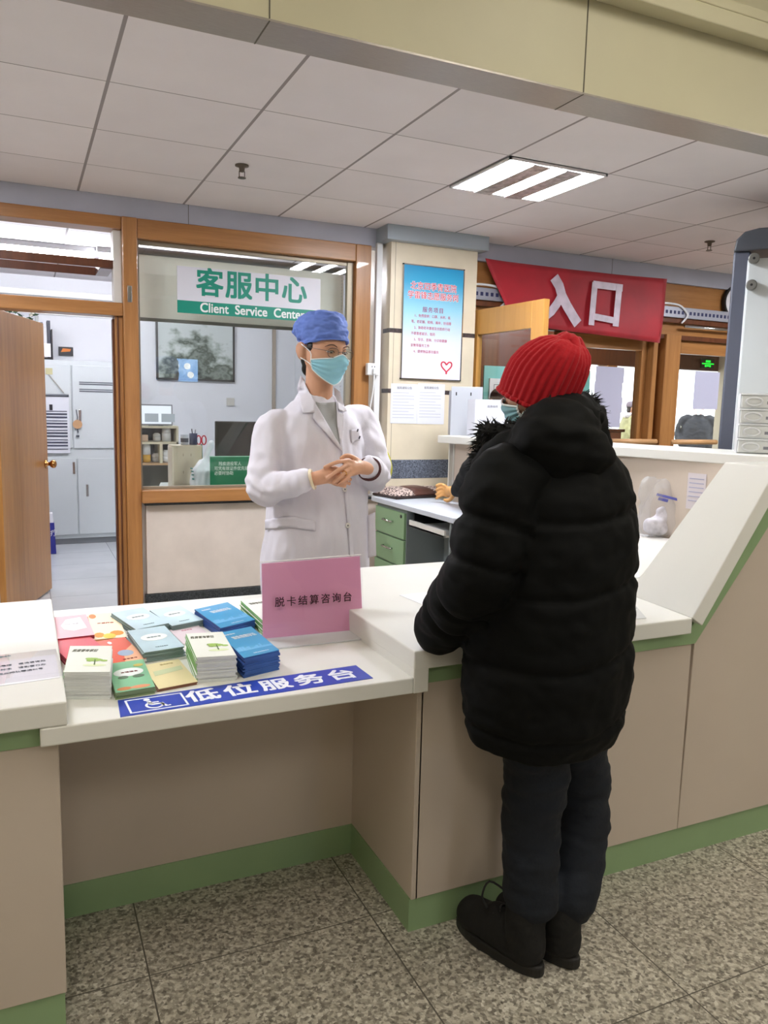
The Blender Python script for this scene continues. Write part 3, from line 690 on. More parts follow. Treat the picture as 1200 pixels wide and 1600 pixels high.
# taped notice on the left worktop
nt_ = thing('taped_notice', 'printed paper notice taped flat on the left raised worktop', 'notice', (-0.1, 2.0, 0.82))
n1, n2, n3, n4 = [at_z(px, py, 0.82) for px, py in ((-60, 1081), (94, 1059), (86, 1023), (-60, 1042))]
obj('paper', MB().prism([n1, n2, n3, n4], (0, 0, 0.001)), M('greyish_paper', (230, 230, 236), 0.6), nt_)
k1, k2, k3, k4 = [at_z(px, py, 0.8212) for px, py in ((-60, 1077), (100, 1056), (87, 1014), (-60, 1030))]
obj('clear_tape', MB().prism([k1, k2, k3, k4], (0, 0, 0.0006)), ACRYL, nt_)
nu = (n2 - n1).normalized(); nv_ = (n4 - n1); nv_ = (nv_ - nu * nv_.dot(nu)).normalized()
for (px, py, b_) in ((28, 1037.5, '热线电话    医保咨询处'), (28, 1043.5, '服务时间    请到窗口办'), (28, 1049.5, '请在此排队等候叫号')):
    text('lettering', b_, 0.0125, at_z(px, py, 0.8222), nu, nv_, M('dark_grey_ink', (84, 86, 96), 0.7), nt_, bold=0.004, extrude=0.0002)
text('lettering', '温馨提示', 0.009, at_z(5, 1026, 0.8222), nu, nv_, M('teal_grey_ink', (96, 120, 128), 0.7), nt_, extrude=0.0002)

# ---- booklets: every one a thing
def ink(n_, rgb): return M(n_, rgb, 0.6)
def rect_from(c, z):
    """centre, unit directions and size of the booklet whose corners (TL,TR,BR,BL) are seen at c"""
    q = [at_z(px, py, z) for px, py in c]
    ce = sum(q, Vector()) / 4; u = ((q[1] - q[0]) + (q[2] - q[3])) / 2; v = ((q[0] - q[3]) + (q[1] - q[2])) / 2
    wu = u.length; u.normalize(); wv = v.length; v = v - u * v.dot(u) * 0.35; v.normalize()
    return ce, u, v, wu, wv
def booklet_stack(c, n, t, cover, page, label_top, label_rest, group, decor=None, zbase=zl, spine=None, cat='booklet', jit=0.003, rot=0.02):
    ztop = zbase + n * t
    ce, u, v, wu, wv = rect_from(c, ztop)
    for i in range(n):
        top = i == n - 1
        a = 0 if top else random.uniform(-rot, rot)
        off = Vector((0, 0, 0)) if top else u * random.uniform(-jit, jit) + v * random.uniform(-jit, jit)
        ru = Matrix.Rotation(a, 3, 'Z') @ u; rv = Matrix.Rotation(a, 3, 'Z') @ v
        z0 = zbase + i * t + (0.0004 if i == 0 else 0); z1 = zbase + (i + 1) * t - 0.0005
        o = Vector((ce.x, ce.y, 0)) + off - ru * wu / 2 - rv * wv / 2
        b = thing('booklet', label_top if top else label_rest, cat, (ce.x, ce.y, z0), 0, None if top else group)
        cv = 0.0005
        if not top:
            obj('pages', MB().obox(o + Vector((0, 0, z0)), ru * wu, rv * wv, (0, 0, z1 - z0)), page, b)
        else:
            obj('pages', MB().obox(o + Vector((0, 0, z0)) + ru * 0.0006, ru * (wu - 0.0012), rv * wv, (0, 0, z1 - z0 - cv)), page, b)
            obj('cover', MB().obox(o + Vector((0, 0, z1 - cv)), ru * wu, rv * wv, (0, 0, cv + 0.0002)), cover, b)
            if decor: decor(b, Vector((ce.x, ce.y, z1 + 0.0004)), u, v, wu, wv)
        if spine is not None: obj('spine', MB().obox(o + Vector((0, 0, z0)) - ru * 0.0006, ru * 0.0007, rv * wv, (0, 0, z1 - z0)), spine, b)
def flat_poly(pts, ce, u, v): return MB().prism([ce + u * a + v * b for a, b in pts], (0, 0, 0.0003))
def oval(cx, cy, rx, ry, n=24): return [(cx + rx * math.cos(2 * PI * k / n), cy + ry * math.sin(2 * PI * k / n)) for k in range(n)]
def deco_tree(b, ce, u, v, wu, wv):
    text('title', '家庭医生签约\n服务宣传手册', 0.0105, ce + v * wv * 0.30 - u * wu * 0.12, u, v, ink('olive_grey_ink', (110, 112, 96)), b, extrude=0.0002, bold=0.004)
    mm = MB(); rr = random.Random(3)
    for k in range(16):
        a, d = rr.uniform(0, PI), rr.uniform(0, 1)
        q = flat_poly(oval(wu * 0.14 + math.cos(a) * 0.026 * d, -wv * 0.10 + math.sin(a) * 0.020 * d, 0.009, 0.007, 8), ce + Vector((0, 0, 0.00005 * k)), u, v); mm.add(q.v, q.f)
    obj('printed_tree', mm, ink('leaf_green_print', (158, 190, 96)), b)
    obj('printed_trunk', flat_poly([(wu * 0.12, -wv * 0.26), (wu * 0.155, -wv * 0.26), (wu * 0.15, -wv * 0.06), (wu * 0.13, -wv * 0.06)], ce + Vector((0, 0, 0.001)), u, v), ink('trunk_green_print', (70, 96, 40)), b)
    obj('printed_meadow', flat_poly(oval(wu * 0.14, -wv * 0.26, wu * 0.26, wv * 0.045), ce, u, v), ink('pale_green_print', (222, 232, 190)), b)
def deco_blue(b, ce, u, v, wu, wv):
    text('title', '健康素养', 0.009, ce + v * wv * 0.36 - u * wu * 0.26, u, v, SIGNW, b, extrude=0.0002, bold=0.01)
    text('title', '居民健康知识\n服务指南手册', 0.0125, ce + v * wv * 0.20 + u * wu * 0.05, u, v, SIGNW, b, extrude=0.0002, bold=0.014)
    mm = MB(); rr = random.Random(5); x = -wu * 0.48
    while x < wu * 0.46:
        wdt = rr.uniform(0.004, 0.010); h_ = rr.uniform(0.25, 1.0) * wv * 0.16
        q = flat_poly([(x, -wv * 0.30), (x + wdt, -wv * 0.30), (x + wdt, -wv * 0.30 + h_), (x, -wv * 0.30 + h_)], ce, u, v); mm.add(q.v, q.f); x += wdt + 0.0006
    obj('printed_skyline', mm, ink('pale_blue_print', (112, 178, 222)), b)
    text('title', '社区卫生服务中心', 0.006, ce - v * wv * 0.42 + u * wu * 0.05, u, v, SIGNW, b, extrude=0.0002)
def deco_oval(b, ce, u, v, wu, wv):
    obj('printed_oval', flat_poly(oval(0, wv * 0.06, wu * 0.34, wv * 0.15), ce, u, v), ink('misty_white_print', (226, 230, 228)), b)
    text('title', '健康教育', 0.0105, ce + v * wv * 0.06, u, v, ink('teal_grey_ink', (110, 140, 140)), b, extrude=0.0005, bold=0.004)
    text('title', '社区卫生服务', 0.006, ce - v * wv * 0.36, u, v, ink('teal_grey_ink', (110, 140, 140)), b, extrude=0.0003)
def deco_lines(rgb, t_, size=0.012, pos=0.1):
    def f(b, ce, u, v, wu, wv): text('title', t_, size, ce + v * wv * pos, u, v, ink('print_%d_%d_%d' % rgb, rgb), b, extrude=0.0003, bold=0.004)
    return f
def deco_pink(b, ce, u, v, wu, wv):
    obj('printed_shape', flat_poly([(-0.30 * wu, 0.05 * wv), (-0.12 * wu, 0.32 * wv), (0.3 * wu, 0.38 * wv), (0.38 * wu, -0.16 * wv), (0.0, -0.24 * wv), (-0.24 * wu, -0.14 * wv)], ce, u, v), ink('white_print', (238, 228, 230)), b)
    deco_lines((150, 150, 160), '妇幼保健', 0.010, 0.08)(b, ce, u, v, wu, wv)
def deco_orange(b, ce, u, v, wu, wv):
    for k, (x, y, a, rgb) in enumerate(((0.25, -0.33, 0.22, (226, 140, 40)), (-0.3, -0.36, 0.16, (228, 150, 60)), (0.38, 0.3, 0.10, (206, 110, 50)), (-0.36, 0.38, 0.12, (206, 130, 70)), (0.0, -0.42, 0.2, (240, 196, 70)))):
        obj('printed_leaf', flat_poly(oval(x * wu, y * wv, a * wu, 0.09 * wv, 10), ce + Vector((0, 0, 0.0001 * k)), u, v), ink('leafprint_%d' % k, rgb), b)
    deco_lines((176, 66, 40), '中医养生', 0.0125, 0.08)(b, ce, u, v, wu, wv)
def deco_red(b, ce, u, v, wu, wv):
    obj('printed_panel', flat_poly([(-0.1 * wu, -0.5 * wv), (0.5 * wu, -0.5 * wv), (0.5 * wu, 0.15 * wv), (0.1 * wu, -0.1 * wv)], ce, u, v), ink('peach_print', (236, 176, 140)), b)
    obj('printed_badge', flat_poly(oval(0.12 * wu, -0.16 * wv, 0.22 * wu, 0.12 * wv), ce + Vector((0, 0, 0.0004)), u, v), ink('grey_blue_print', (150, 166, 190)), b)
    obj('printed_disc', flat_poly(oval(-0.05 * wu, 0.34 * wv, 0.06 * wu, 0.06 * wv), ce + Vector((0, 0, 0.0004)), u, v), ink('white_print', (238, 228, 230)), b)
    text('title', '健康宣传', 0.010, ce - v * wv * 0.4 + u * wu * 0.1 + Vector((0, 0, 0.0006)), u, v, ink('brown_print', (130, 60, 40)), b, extrude=0.0002)
def deco_green(b, ce, u, v, wu, wv):
    obj('printed_oval', flat_poly(oval(-0.02 * wu, wv * 0.10, wu * 0.40, wv * 0.14), ce, u, v), ink('misty_white_print', (226, 230, 228)), b)
    text('title', '合理膳食', 0.011, ce + v * wv * 0.10, u, v, ink('dark_red_print', (120, 50, 50)), b, extrude=0.0006, bold=0.004)
    for k, (x, y, a, rgb) in enumerate(((-0.25, -0.42, 0.2, (206, 130, 80)), (0.15, -0.42, 0.26, (226, 150, 110)), (-0.2, -0.06, 0.14, (92, 116, 92)), (0.2, -0.07, 0.16, (92, 116, 92)), (0.3, 0.3, 0.14, (196, 176, 90)))):
        obj('printed_fruit', flat_poly(oval(x * wu, y * wv, a * wu, 0.05 * wv, 12), ce + Vector((0, 0, 0.0001 * k)), u, v), ink('fruitprint_%d' % k, rgb), b)
def deco_beige(b, ce, u, v, wu, wv):
    obj('printed_band', flat_poly([(-0.38 * wu, -0.02 * wv), (0.4 * wu, 0.06 * wv), (0.42 * wu, 0.22 * wv), (-0.36 * wu, 0.16 * wv)], ce, u, v), ink('sage_print', (196, 204, 164)), b)
    text('title', '慢病防治', 0.009, ce + v * wv * 0.38 + u * wu * 0.1, u, v, ink('sand_ink', (180, 164, 110)), b, extrude=0.0003)

PG = M('white_page_edges', (222, 224, 222), 0.7, var=(60, 0.05, (0.2, 0.2, 8)))
CVW = M('white_cover', (234, 236, 228), 0.4); CVB = M('cyan_blue_cover', (58, 150, 200), 0.35)
CVL = M('pale_ice_blue_cover', (184, 208, 218), 0.3, var=(8, 0.05)); PGB = M('blue_booklet_edges', (56, 96, 168), 0.5, var=(60, 0.15, (0.2, 0.2, 8)))
PGL = M('grey_green_edges', (132, 152, 150), 0.6, var=(60, 0.1, (0.2, 0.2, 8))); SPG = M('green_spine', (120, 176, 96), 0.5); SPB = M('dark_blue_spine', (34, 64, 132), 0.5)
booklet_stack([(137, 959), (180, 957), (201, 994), (146, 1000)], 3, 0.004, M('cream_orange_cover', (238, 222, 190), 0.4), M('orange_edges', (206, 140, 90), 0.6), 'autumn-leaf cream and orange booklet behind the red one', 'orange-edged booklet under the cream autumn-leaf cover', 'booklets in the autumn-leaf pile', deco_orange)
booklet_stack([(88, 1002), (143, 985), (152, 1015), (96, 1035)], 5, 0.004, M('crimson_cover', (196, 52, 66), 0.4), M('crimson_edges', (160, 50, 66), 0.6), 'crimson booklet half covered by the pink one', 'crimson-edged booklet under the pink one at left', 'booklets in the crimson pile')
booklet_stack([(80, 965), (137, 959), (145, 992), (88, 998)], 6, 0.004, M('pale_pink_cover', (224, 168, 176), 0.4), M('crimson_edges', (160, 50, 66), 0.6), 'pale pink booklet with a white shape beside the left raised worktop', 'crimson-edged booklet directly beneath the pale pink cover', 'booklets in the pale pink pile', deco_pink)
booklet_stack([(140, 1003), (202, 995), (221, 1029), (176, 1039)], 3, 0.004, M('red_orange_cover', (214, 84, 50), 0.4), PG, 'red and orange booklet behind the green food booklet', 'thin booklet under the red and orange cover', 'booklets in the red-orange pile', deco_red)
booklet_stack([(237, 953), (286, 944), (312, 969), (265, 978)], 5, 0.0042, CVL, PGL, 'ice blue booklet with white oval, rearmost beside the blue pile', 'grey-edged booklet under the rearmost ice blue cover', 'booklets in the rear right ice blue pile', deco_oval)
booklet_stack([(266, 984), (314, 976), (330, 998), (285, 1006)], 1, 0.006, M('pinkish_white_cover', (222, 206, 212), 0.3), PG, 'single pinkish white leaflet lying under the ice blue booklets', '', None, deco_lines((200, 120, 140), '优生优育', 0.009, 0.3))
booklet_stack([(178, 957), (227, 948), (260, 974), (208, 984)], 6, 0.0042, CVL, PGL, 'ice blue booklet with white oval, rear left one above the orange booklet', 'grey-edged booklet under the rear left ice blue cover', 'booklets in the rear left ice blue pile', deco_oval)
booklet_stack([(202, 985), (260, 977), (285, 1010), (222, 1020)], 7, 0.0042, CVL, PGL, 'ice blue booklet with white oval, front one on the thickest pile', 'grey-edged booklet in the thick front ice blue pile', 'booklets in the front ice blue pile', deco_oval)
booklet_stack([(227, 1038), (282, 1030), (306, 1064), (243, 1078)], 2, 0.004, M('beige_cover', (226, 212, 164), 0.4, var=(5, 0.05)), M('brown_edges', (128, 84, 62), 0.6), 'beige and sage booklet between the green booklet and the white pile', 'brown-edged booklet under the beige and sage one', 'booklets in the beige pile', deco_beige)
booklet_stack([(176, 1036), (223, 1030), (243, 1072), (171, 1084)], 4, 0.0045, M('mint_green_cover', (128, 186, 146), 0.4, var=(6, 0.06)), M('green_edges', (130, 150, 110), 0.6), 'mint green food booklet with white oval at the blue strip', 'green-edged booklet under the mint green food cover', 'booklets in the mint green pile', deco_green)
booklet_stack([(382, 938), (434, 931), (462, 965), (408, 973)], 10, 0.0045, CVW, PG, 'white booklet with green spine partly behind the pink sign', 'white booklet in the pile behind the pink sign', 'booklets behind the pink sign', deco_tree, spine=SPG)
booklet_stack([(313, 952), (363, 939), (391, 970), (335, 981)], 8, 0.0042, CVB, PGB, 'bright blue booklet on the rear blue pile', 'blue booklet inside the rear blue pile', 'booklets in the rear blue pile', deco_blue, spine=SPB, jit=0.002)
booklet_stack([(350, 988), (400, 978), (428, 1016), (371, 1029)], 13, 0.0042, CVB, PGB, 'bright blue booklet on the front blue pile beside the white one', 'blue booklet inside the front blue pile', 'booklets in the front blue pile', deco_blue, spine=SPB, jit=0.0025)
booklet_stack([(287, 990), (346, 987), (371, 1023), (311, 1027)], 16, 0.0042, CVW, PG, 'white booklet with a printed tree, on the right white pile', 'white booklet inside the right white pile', 'booklets in the right white pile', deco_tree, spine=SPG, jit=0.002, rot=0.012)
booklet_stack([(102, 1009), (168, 1010), (180, 1048), (108, 1050)], 16, 0.0042, CVW, PG, 'white booklet with a printed tree, on the left white pile', 'white booklet inside the left white pile', 'booklets in the left white pile', deco_tree, spine=SPG, jit=0.002, rot=0.012)

# papers on the right worktop
def sheet(c, z, label, mat=PAPER, name='paper_sheet', lines=None):
    q = [at_z(px, py, z) for px, py in c]
    t = thing(name, label, 'paper', sum(q, Vector()) / 4)
    obj('sheet', MB().prism(q, (0, 0, 0.0006)), mat, t)
    if lines:
        u = (q[1] - q[0]).normalized(); v = (q[0] - q[3]); v = (v - u * v.dot(u)).normalized(); ce = sum(q, Vector()) / 4 + Vector((0, 0, 0.0009))
        text('lettering', lines, 0.012, ce, u, v, GREYINK, t, extrude=0.0001)
    return t
sheet([(624, 930), (690, 922), (760, 942), (668, 948)], zt + 0.001, 'white paper sheet lying under the woman\'s left sleeve')
sheet([(962, 930), (981, 932), (1010, 966), (958, 970)], zt + 0.001, 'greyish leaflet at the foot of the slope', M('grey_white_paper', (206, 206, 204), 0.7), 'leaflet', '就诊须知\n请您保持安静')
sheet([(950, 884), (990, 878), (1000, 902), (955, 910)], zt + 0.001, 'crumpled white sheet behind the leaflet by the slope')
sheet([(955, 903), (995, 900), (985, 920), (952, 926)], zt + 0.003, 'small white slip between crumpled sheet and leaflet', M('grey_white_paper', (206, 206, 204), 0.7))

# clear bag standing by the inner panel
def blob_bag(base, sx, sy, h, seed, knot=True):
    rings = []
    for i, (zf, rf) in enumerate(((0, 0.72), (0.06, 0.93), (0.25, 1.0), (0.5, 0.93), (0.7, 0.78), (0.85, 0.58), (1.0, 0.26))):
        ring = []
        for k in range(36):
            a = 2 * PI * k / 36; wob = 1 + 0.14 * noise.noise(Vector((math.cos(a) * 2 + seed, math.sin(a) * 2, zf * 4))) * 1.6
            ring.append(Vector(base) + Vector((math.cos(a) * sx * rf * wob, math.sin(a) * sy * rf * wob, zf * h)))
        rings.append(ring)
    return MB().loft(rings)
bp_ = at_z(1025, 838, zt)
cb = thing('clear_plastic_bag', 'clear plastic bag with blue print standing by the beige inner panel', 'bag', bp_)
mb_ = organic([blob_bag(bp_ + Vector((0, 0, 0.002)), 0.12, 0.075, 0.30, 2.0), MB().ell(bp_ + Vector((-0.05, 0.01, 0.24)), (0.07, 0.04, 0.07))], 0.007, 4)
displace(mb_, lambda c, n: 0.016 * fnoise(c, (20, 20, 16), 4.0) + 0.007 * fnoise(c, (55, 55, 30), 2.0))
link('bag_film', mb_, CLEARBAG, cb, smooth=True)
bu = Vector((0.88, -0.42, -0.22)).normalized()
for k, (dz, l0, l1, h_) in enumerate(((0.205, -0.06, 0.10, 0.012), (0.185, -0.05, 0.0, 0.014), (0.165, 0.06, 0.12, 0.014))):
    obj('blue_print', MB().obox(bp_ + Vector((0, -0.062 - 0.0 * k, dz)) + bu * l0, bu * (l1 - l0), (0, 0.002, 0), (0.006, 0, h_)), M('blue_violet_print', (92, 96, 178), 0.5), cb)
mc = organic([MB().ell(bp_ + Vector((0.0, 0, 0.055)), (0.085, 0.045, 0.05)), MB().ell(bp_ + Vector((0.04, 0, 0.10)), (0.05, 0.035, 0.06))], 0.008, 3)
displace(mc, lambda c, n: 0.012 * fnoise(c, (30, 30, 30), 1.0))
link('bag_contents', mc, M('white_wrapping', (222, 218, 226), 0.7, var=(30, 0.12)), cb, smooth=True)
# small notice on the inner panel
pp = at_plane(1088, 768, q1, pn) - pn * 0.003
tn = thing('panel_notice', 'faint printed notice stuck on the beige inner panel', 'notice', pp)
obj('paper', MB().obox(pp - pd * 0.05 - Vector((0, 0, 0.09)), pd * 0.10, pn * 0.002, (0, 0, 0.18)), M('faint_paper', (212, 204, 208), 0.7), tn)
for k in range(6):
    obj('print_line', MB().obox(pp - pd * 0.04 - pn * 0.001 + Vector((0, 0, 0.06 - k * 0.022)), pd * 0.08, pn * 0.001, (0, 0, 0.005)), M('blue_grey_ink', (166, 166, 190), 0.7), tn)

# brown handbag on the desk
hz = 0.835
hb = thing('handbag', 'brown leather handbag with leopard print ends lying on the desk', 'handbag', (2.53, 4.78, hz))
h1, h2 = at_z(619, 781, hz), at_z(706, 776, hz); hu = (h2 - h1).normalized(); hv = Vector((-hu.y, hu.x, 0)); HL = (h2 - h1).length
def cushion(o, u, v, lu, lv, t, nu=20, nv=14):
    P = []; 
    for s_ in (1, -1):
        for j in range(nv + 1):
            for i in range(nu + 1):
                a, b = i / nu, j / nv; k = (1 - abs(2 * a - 1) ** 4) * (1 - abs(2 * b - 1) ** 3)
                z = t * 0.28 + (t * 0.72 * k ** 0.6 if s_ > 0 else -t * 0.28 * min(1, k * 4) ** 0.5)
                P.append(o + u * lu * a + v * lv * b + Vector((0, 0, z)))
    m = MB(); fs = []; N = (nu + 1) * (nv + 1)
    for j in range(nv):
        for i in range(nu):
            a = j * (nu + 1) + i; fs.append((a, a + 1, a + nu + 2, a + nu + 1)); fs.append((N + a, N + a + nu + 1, N + a + nu + 2, N + a + 1))
    ed = [i for i in range(nu + 1)] + [j * (nu + 1) + nu for j in range(1, nv + 1)] + [nv * (nu + 1) + i for i in range(nu - 1, -1, -1)] + [j * (nu + 1) for j in range(nv - 1, 0, -1)]
    for k in range(len(ed)): a, b = ed[k], ed[(k + 1) % len(ed)]; fs.append((a, N + a, N + b, b))
    return m.add(P, fs)
LEO = bpy.data.materials.new('leopard_print_cloth'); LEO.use_nodes = True; nt2, b2 = nodes_of(LEO)
tcn = nt2.nodes.new('ShaderNodeTexCoord'); vo = nt2.nodes.new('ShaderNodeTexVoronoi'); vo.inputs['Scale'].default_value = 75; nt2.links.new(tcn.outputs['Object'], vo.inputs['Vector'])
nt2.links.new(ramp(nt2, vo.outputs['Distance'], [(0.2, (48, 34, 32)), (0.42, (70, 50, 46)), (0.5, (196, 176, 168)), (0.8, (206, 188, 180))]), b2.inputs['Base Color']); b2.inputs['Roughness'].default_value = 0.6
BRN = M('brown_leather', (84, 48, 40), 0.35, bump=(40, 0.2)); DBR = M('dark_brown_piping', (40, 26, 24), 0.5)
HV = 0.30
obj('body_base', MB().obox(h1 + Vector((0, 0, 0.001)), hu * HL, hv * HV, (0, 0, 0.018)), DBR, hb, 0.006)
obj('leopard_end', cushion(h1 + hu * 0.006 + hv * 0.006 + Vector((0, 0, 0.010)), hu, hv, HL * 0.36, HV - 0.012, 0.062), LEO, hb, smooth=True)
obj('leopard_end', cushion(h1 + hu * HL * 0.70 + hv * 0.006 + Vector((0, 0, 0.010)), hu, hv, HL * 0.295, HV - 0.012, 0.055), LEO, hb, smooth=True)
obj('leather_panel', cushion(h1 + hu * HL * 0.30 + hv * 0.006 + Vector((0, 0, 0.010)), hu, hv, HL * 0.45, HV - 0.012, 0.064), BRN, hb, smooth=True)
ph = h1 + hv * (HV - 0.05)
obj('handle', MB().tube([ph + hu * 0.12 + Vector((0, 0, 0.05)), ph + hu * 0.16 + Vector((0, 0.02, 0.075)), ph + hu * HL * 0.5 + Vector((0, 0.04, 0.08)), ph + hu * (HL - 0.16) + Vector((0, 0.02, 0.075)), ph + hu * (HL - 0.10) + Vector((0, 0, 0.05))], 0.008, 10, sub=5), BRN, hb, smooth=True)
for k in (0.42, 0.5): obj('buckle', MB().obox(h1 + hu * HL * k + hv * 0.2 + Vector((0, 0, 0.066)), hu * 0.05, hv * 0.012, (0, 0, 0.006)), M('pale_buckle', (196, 180, 164), 0.3, metal=0.6), hb, 0.002)

# ================================================================ ON THE LEDGE
lz = 1.285
def on_ledge(px, py): return at_z(px, py, lz)
fb = thing('file_holder', 'grey upright file holder box at the left end of the ledge', 'file holder', on_ledge(720, 676))
f1 = on_ledge(703, 680); fd = Vector((0.93, -0.36, 0)).normalized(); fp = Vector((-fd.y, fd.x, 0))
GB = M('grey_file_plastic', (178, 182, 190), 0.4)
obj('back_board', MB().obox(f1, fd * 0.215, fp * 0.006, (0, 0, 0.33)), GB, fb, 0.002)
obj('side_board', MB().obox(f1 + fd * 0.14 + fp * 0.006, fd * 0.075, fp * 0.10, (0, 0, 0.33)), M('darker_grey_file', (138, 146, 152), 0.4), fb, 0.003)
obj('box_body', MB().obox(f1 + fp * 0.006, fd * 0.14, fp * 0.10, (0, 0, 0.30)), GB, fb, 0.003)
for k in (0.03, 0.13): obj('peg_slot', MB().obox(f1 + fd * k - fp * 0.001 + Vector((0, 0, 0.27)), fd * 0.008, fp * 0.002, (0, 0, 0.022)), BLACK, fb)
cs = thing('white_card_stand', 'white folded card stand beside the grey file holder on the ledge', 'card stand', on_ledge(760, 684))
s1 = on_ledge(730, 682); sd = Vector((0.90, -0.44, 0)).normalized(); sp = Vector((-sd.y, sd.x, 0))
CARD = M('white_card', (204, 206, 216), 0.7)
obj('front_card', MB().obox(s1 + sd * 0.045, sd * 0.235, sp * 0.004, (0, 0, 0.245)), CARD, cs)
obj('side_card', MB().obox(s1 + sp * 0.05, sd * 0.045 - sp * 0.05, sp * 0.004, (0, 0, 0.245)), CARD, cs)
text('lettering', '服务指南', 0.018, s1 + sd * 0.16 - sp * 0.002 + Vector((0, 0, 0.20)), sd, (0, 0, 1), GREYINK, cs, extrude=0.0004)

# white drawer organiser with ring pulls
og = on_ledge(1150, 708)
dgn = thing('drawer_organiser', 'small white four drawer organiser with ring pulls on the ledge', 'drawer organiser', og)
du_ = Vector((0.70, -0.71, 0)).normalized(); dw = Vector((-du_.y, du_.x, 0))
obj('frame', MB().obox(og + dw * 0.012, du_ * 0.20, dw * 0.17, (0, 0, 0.292)), FROST, dgn, 0.003)
for k in range(4):
    z0 = 0.004 + k * 0.072
    d_ = obj('drawer', MB().obox(og + du_ * 0.006 + Vector((0, 0, z0)), du_ * 0.188, dw * 0.02, (0, 0, 0.060)), M('white_drawer_plastic', (216, 218, 216), 0.35), dgn, 0.004)
    obj('drawer_lip', MB().obox(og - dw * 0.006 + Vector((0, 0, z0 + 0.060)), du_ * 0.20, dw * 0.03, (0, 0, 0.007)), WHITEPL, d_, 0.002)
    ring = []
    for q in range(21):
        a = 2 * PI * q / 20; ring.append(og + du_ * (0.062 + 0.036 * math.cos(a)) - dw * 0.004 + Vector((0, 0, z0 + 0.030 + 0.019 * math.sin(a))))
    obj('ring_pull', MB().tube(ring, 0.0045, 8, cap=False), WHITEPL, d_, smooth=True)
    obj('drawer_label', MB().obox(og + du_ * 0.118 - dw * 0.001 + Vector((0, 0, z0 + 0.018)), du_ * 0.024, dw * 0.001, (0, 0, 0.014)), GREYINK, d_)

# tall grey kiosk beyond the ledge
ky = Vector((3.86, 3.10, 0))
kk = thing('grey_kiosk', 'tall pale grey cabinet with dark edge standing behind the ledge', 'cabinet', ky)
kd = Vector((0.66, -0.75, 0)).normalized(); kn = Vector((-kd.y, kd.x, 0))
kl = at_plane(1133, 560, ky, kn); kl.z = 0
ktop = at_plane(1150, 388, ky, kn).z
obj('front_panel', MB().obox(kl + kd * 0.075 - kn * 0.012, kd * 0.9, kn * 0.05, (0, 0, ktop - 0.06)), M('pale_grey_enamel', (206, 212, 214), 0.35, var=(1, 0.02)), kk, 0.012)
obj('edge_profile', MB().obox(kl, kd * 0.09, kn * 0.42, (0, 0, ktop - 0.02)), M('slate_grey_edge', (84, 88, 102), 0.4), kk, 0.01)
prof = [kl + Vector((0, 0, ktop - 0.02)), kl + Vector((0, 0, ktop + 0.045)) + kd * 0.01, kl + kd * 0.05 + Vector((0, 0, ktop + 0.085)), kl + kd * 0.12 + Vector((0, 0, ktop + 0.10)), kl + kd * 0.98 + Vector((0, 0, ktop + 0.11)), kl + kd * 0.98 + Vector((0, 0, ktop + 0.0))]
obj('top_cap', MB().prism([p - kn * 0.02 for p in prof], kn * 0.46), DARKGREY, kk, 0.008)
for (px, py) in ((1178, 406), (1174, 447)):
    p = at_plane(px, py, ky, kn) - kn * 0.013
    kb = obj('knob_bolt', MB().lathe([(0.001, 0), (0.02, 0), (0.02, 0.008), (0.029, 0.010), (0.029, 0.036), (0.024, 0.040), (0.001, 0.040)], p, 16, -kn), M('knob_grey', (120, 120, 116), 0.4, metal=0.4), kk, smooth=False)
    obj('bolt_hole', MB().lathe([(0.001, 0.0405), (0.007, 0.0405), (0.007, 0.041), (0.001, 0.0412)], p, 10, -kn), BLACK, kb)

# ================================================================ ON THE PILLAR AND WALLS
po = thing('service_poster', 'blue to white framed service poster with red heart on the pillar', 'poster', (2.7, PY, 1.5))
pc = [at_y(px, py, PY) for px, py in ((629, 411), (725, 422), (718, 596), (624, 592))]
x0, x1 = (pc[0].x + pc[3].x) / 2, (pc[1].x + pc[2].x) / 2; z1, z0 = (pc[0].z + pc[1].z) / 2, (pc[2].z + pc[3].z) / 2
PG_ = bpy.data.materials.new('poster_print'); PG_.use_nodes = True; nt3, b3 = nodes_of(PG_)
g3 = nt3.nodes.new('ShaderNodeNewGeometry'); s3 = nt3.nodes.new('ShaderNodeSeparateXYZ'); nt3.links.new(g3.outputs['Position'], s3.inputs[0])
mr = nt3.nodes.new('ShaderNodeMapRange'); mr.inputs[1].default_value = z0; mr.inputs[2].default_value = z1; nt3.links.new(s3.outputs[2], mr.inputs[0])
nt3.links.new(ramp(nt3, mr.outputs[0], [(0.0, (226, 222, 236)), (0.35, (214, 224, 240)), (0.62, (150, 206, 228)), (0.85, (60, 164, 206)), (1.0, (36, 146, 196))]), b3.inputs['Base Color']); b3.inputs['Roughness'].default_value = 0.3
obj('print', B(x0 + 0.006, x1 - 0.006, PY - 0.012, PY - 0.003, z0 + 0.006, z1 - 0.006), PG_, po)
obj('poster_frame', MB().box(x0, x0 + 0.008, PY - 0.016, PY - 0.001, z0, z1).box(x1 - 0.008, x1, PY - 0.016, PY - 0.001, z0, z1).box(x0, x1, PY - 0.016, PY - 0.001, z0, z0 + 0.008).box(x0, x1, PY - 0.016, PY - 0.001, z1 - 0.008, z1), CHROME, po)
xc = (x0 + x1) / 2; ph_ = z1 - z0; pw_ = x1 - x0
REDI = M('red_ink', (206, 40, 66), 0.6); ROSE = M('rose_ink', (190, 92, 124), 0.6); HALO = M('white_outline_ink', (240, 232, 236), 0.6)
X_, Z_ = (1, 0, 0), (0, 0, 1)
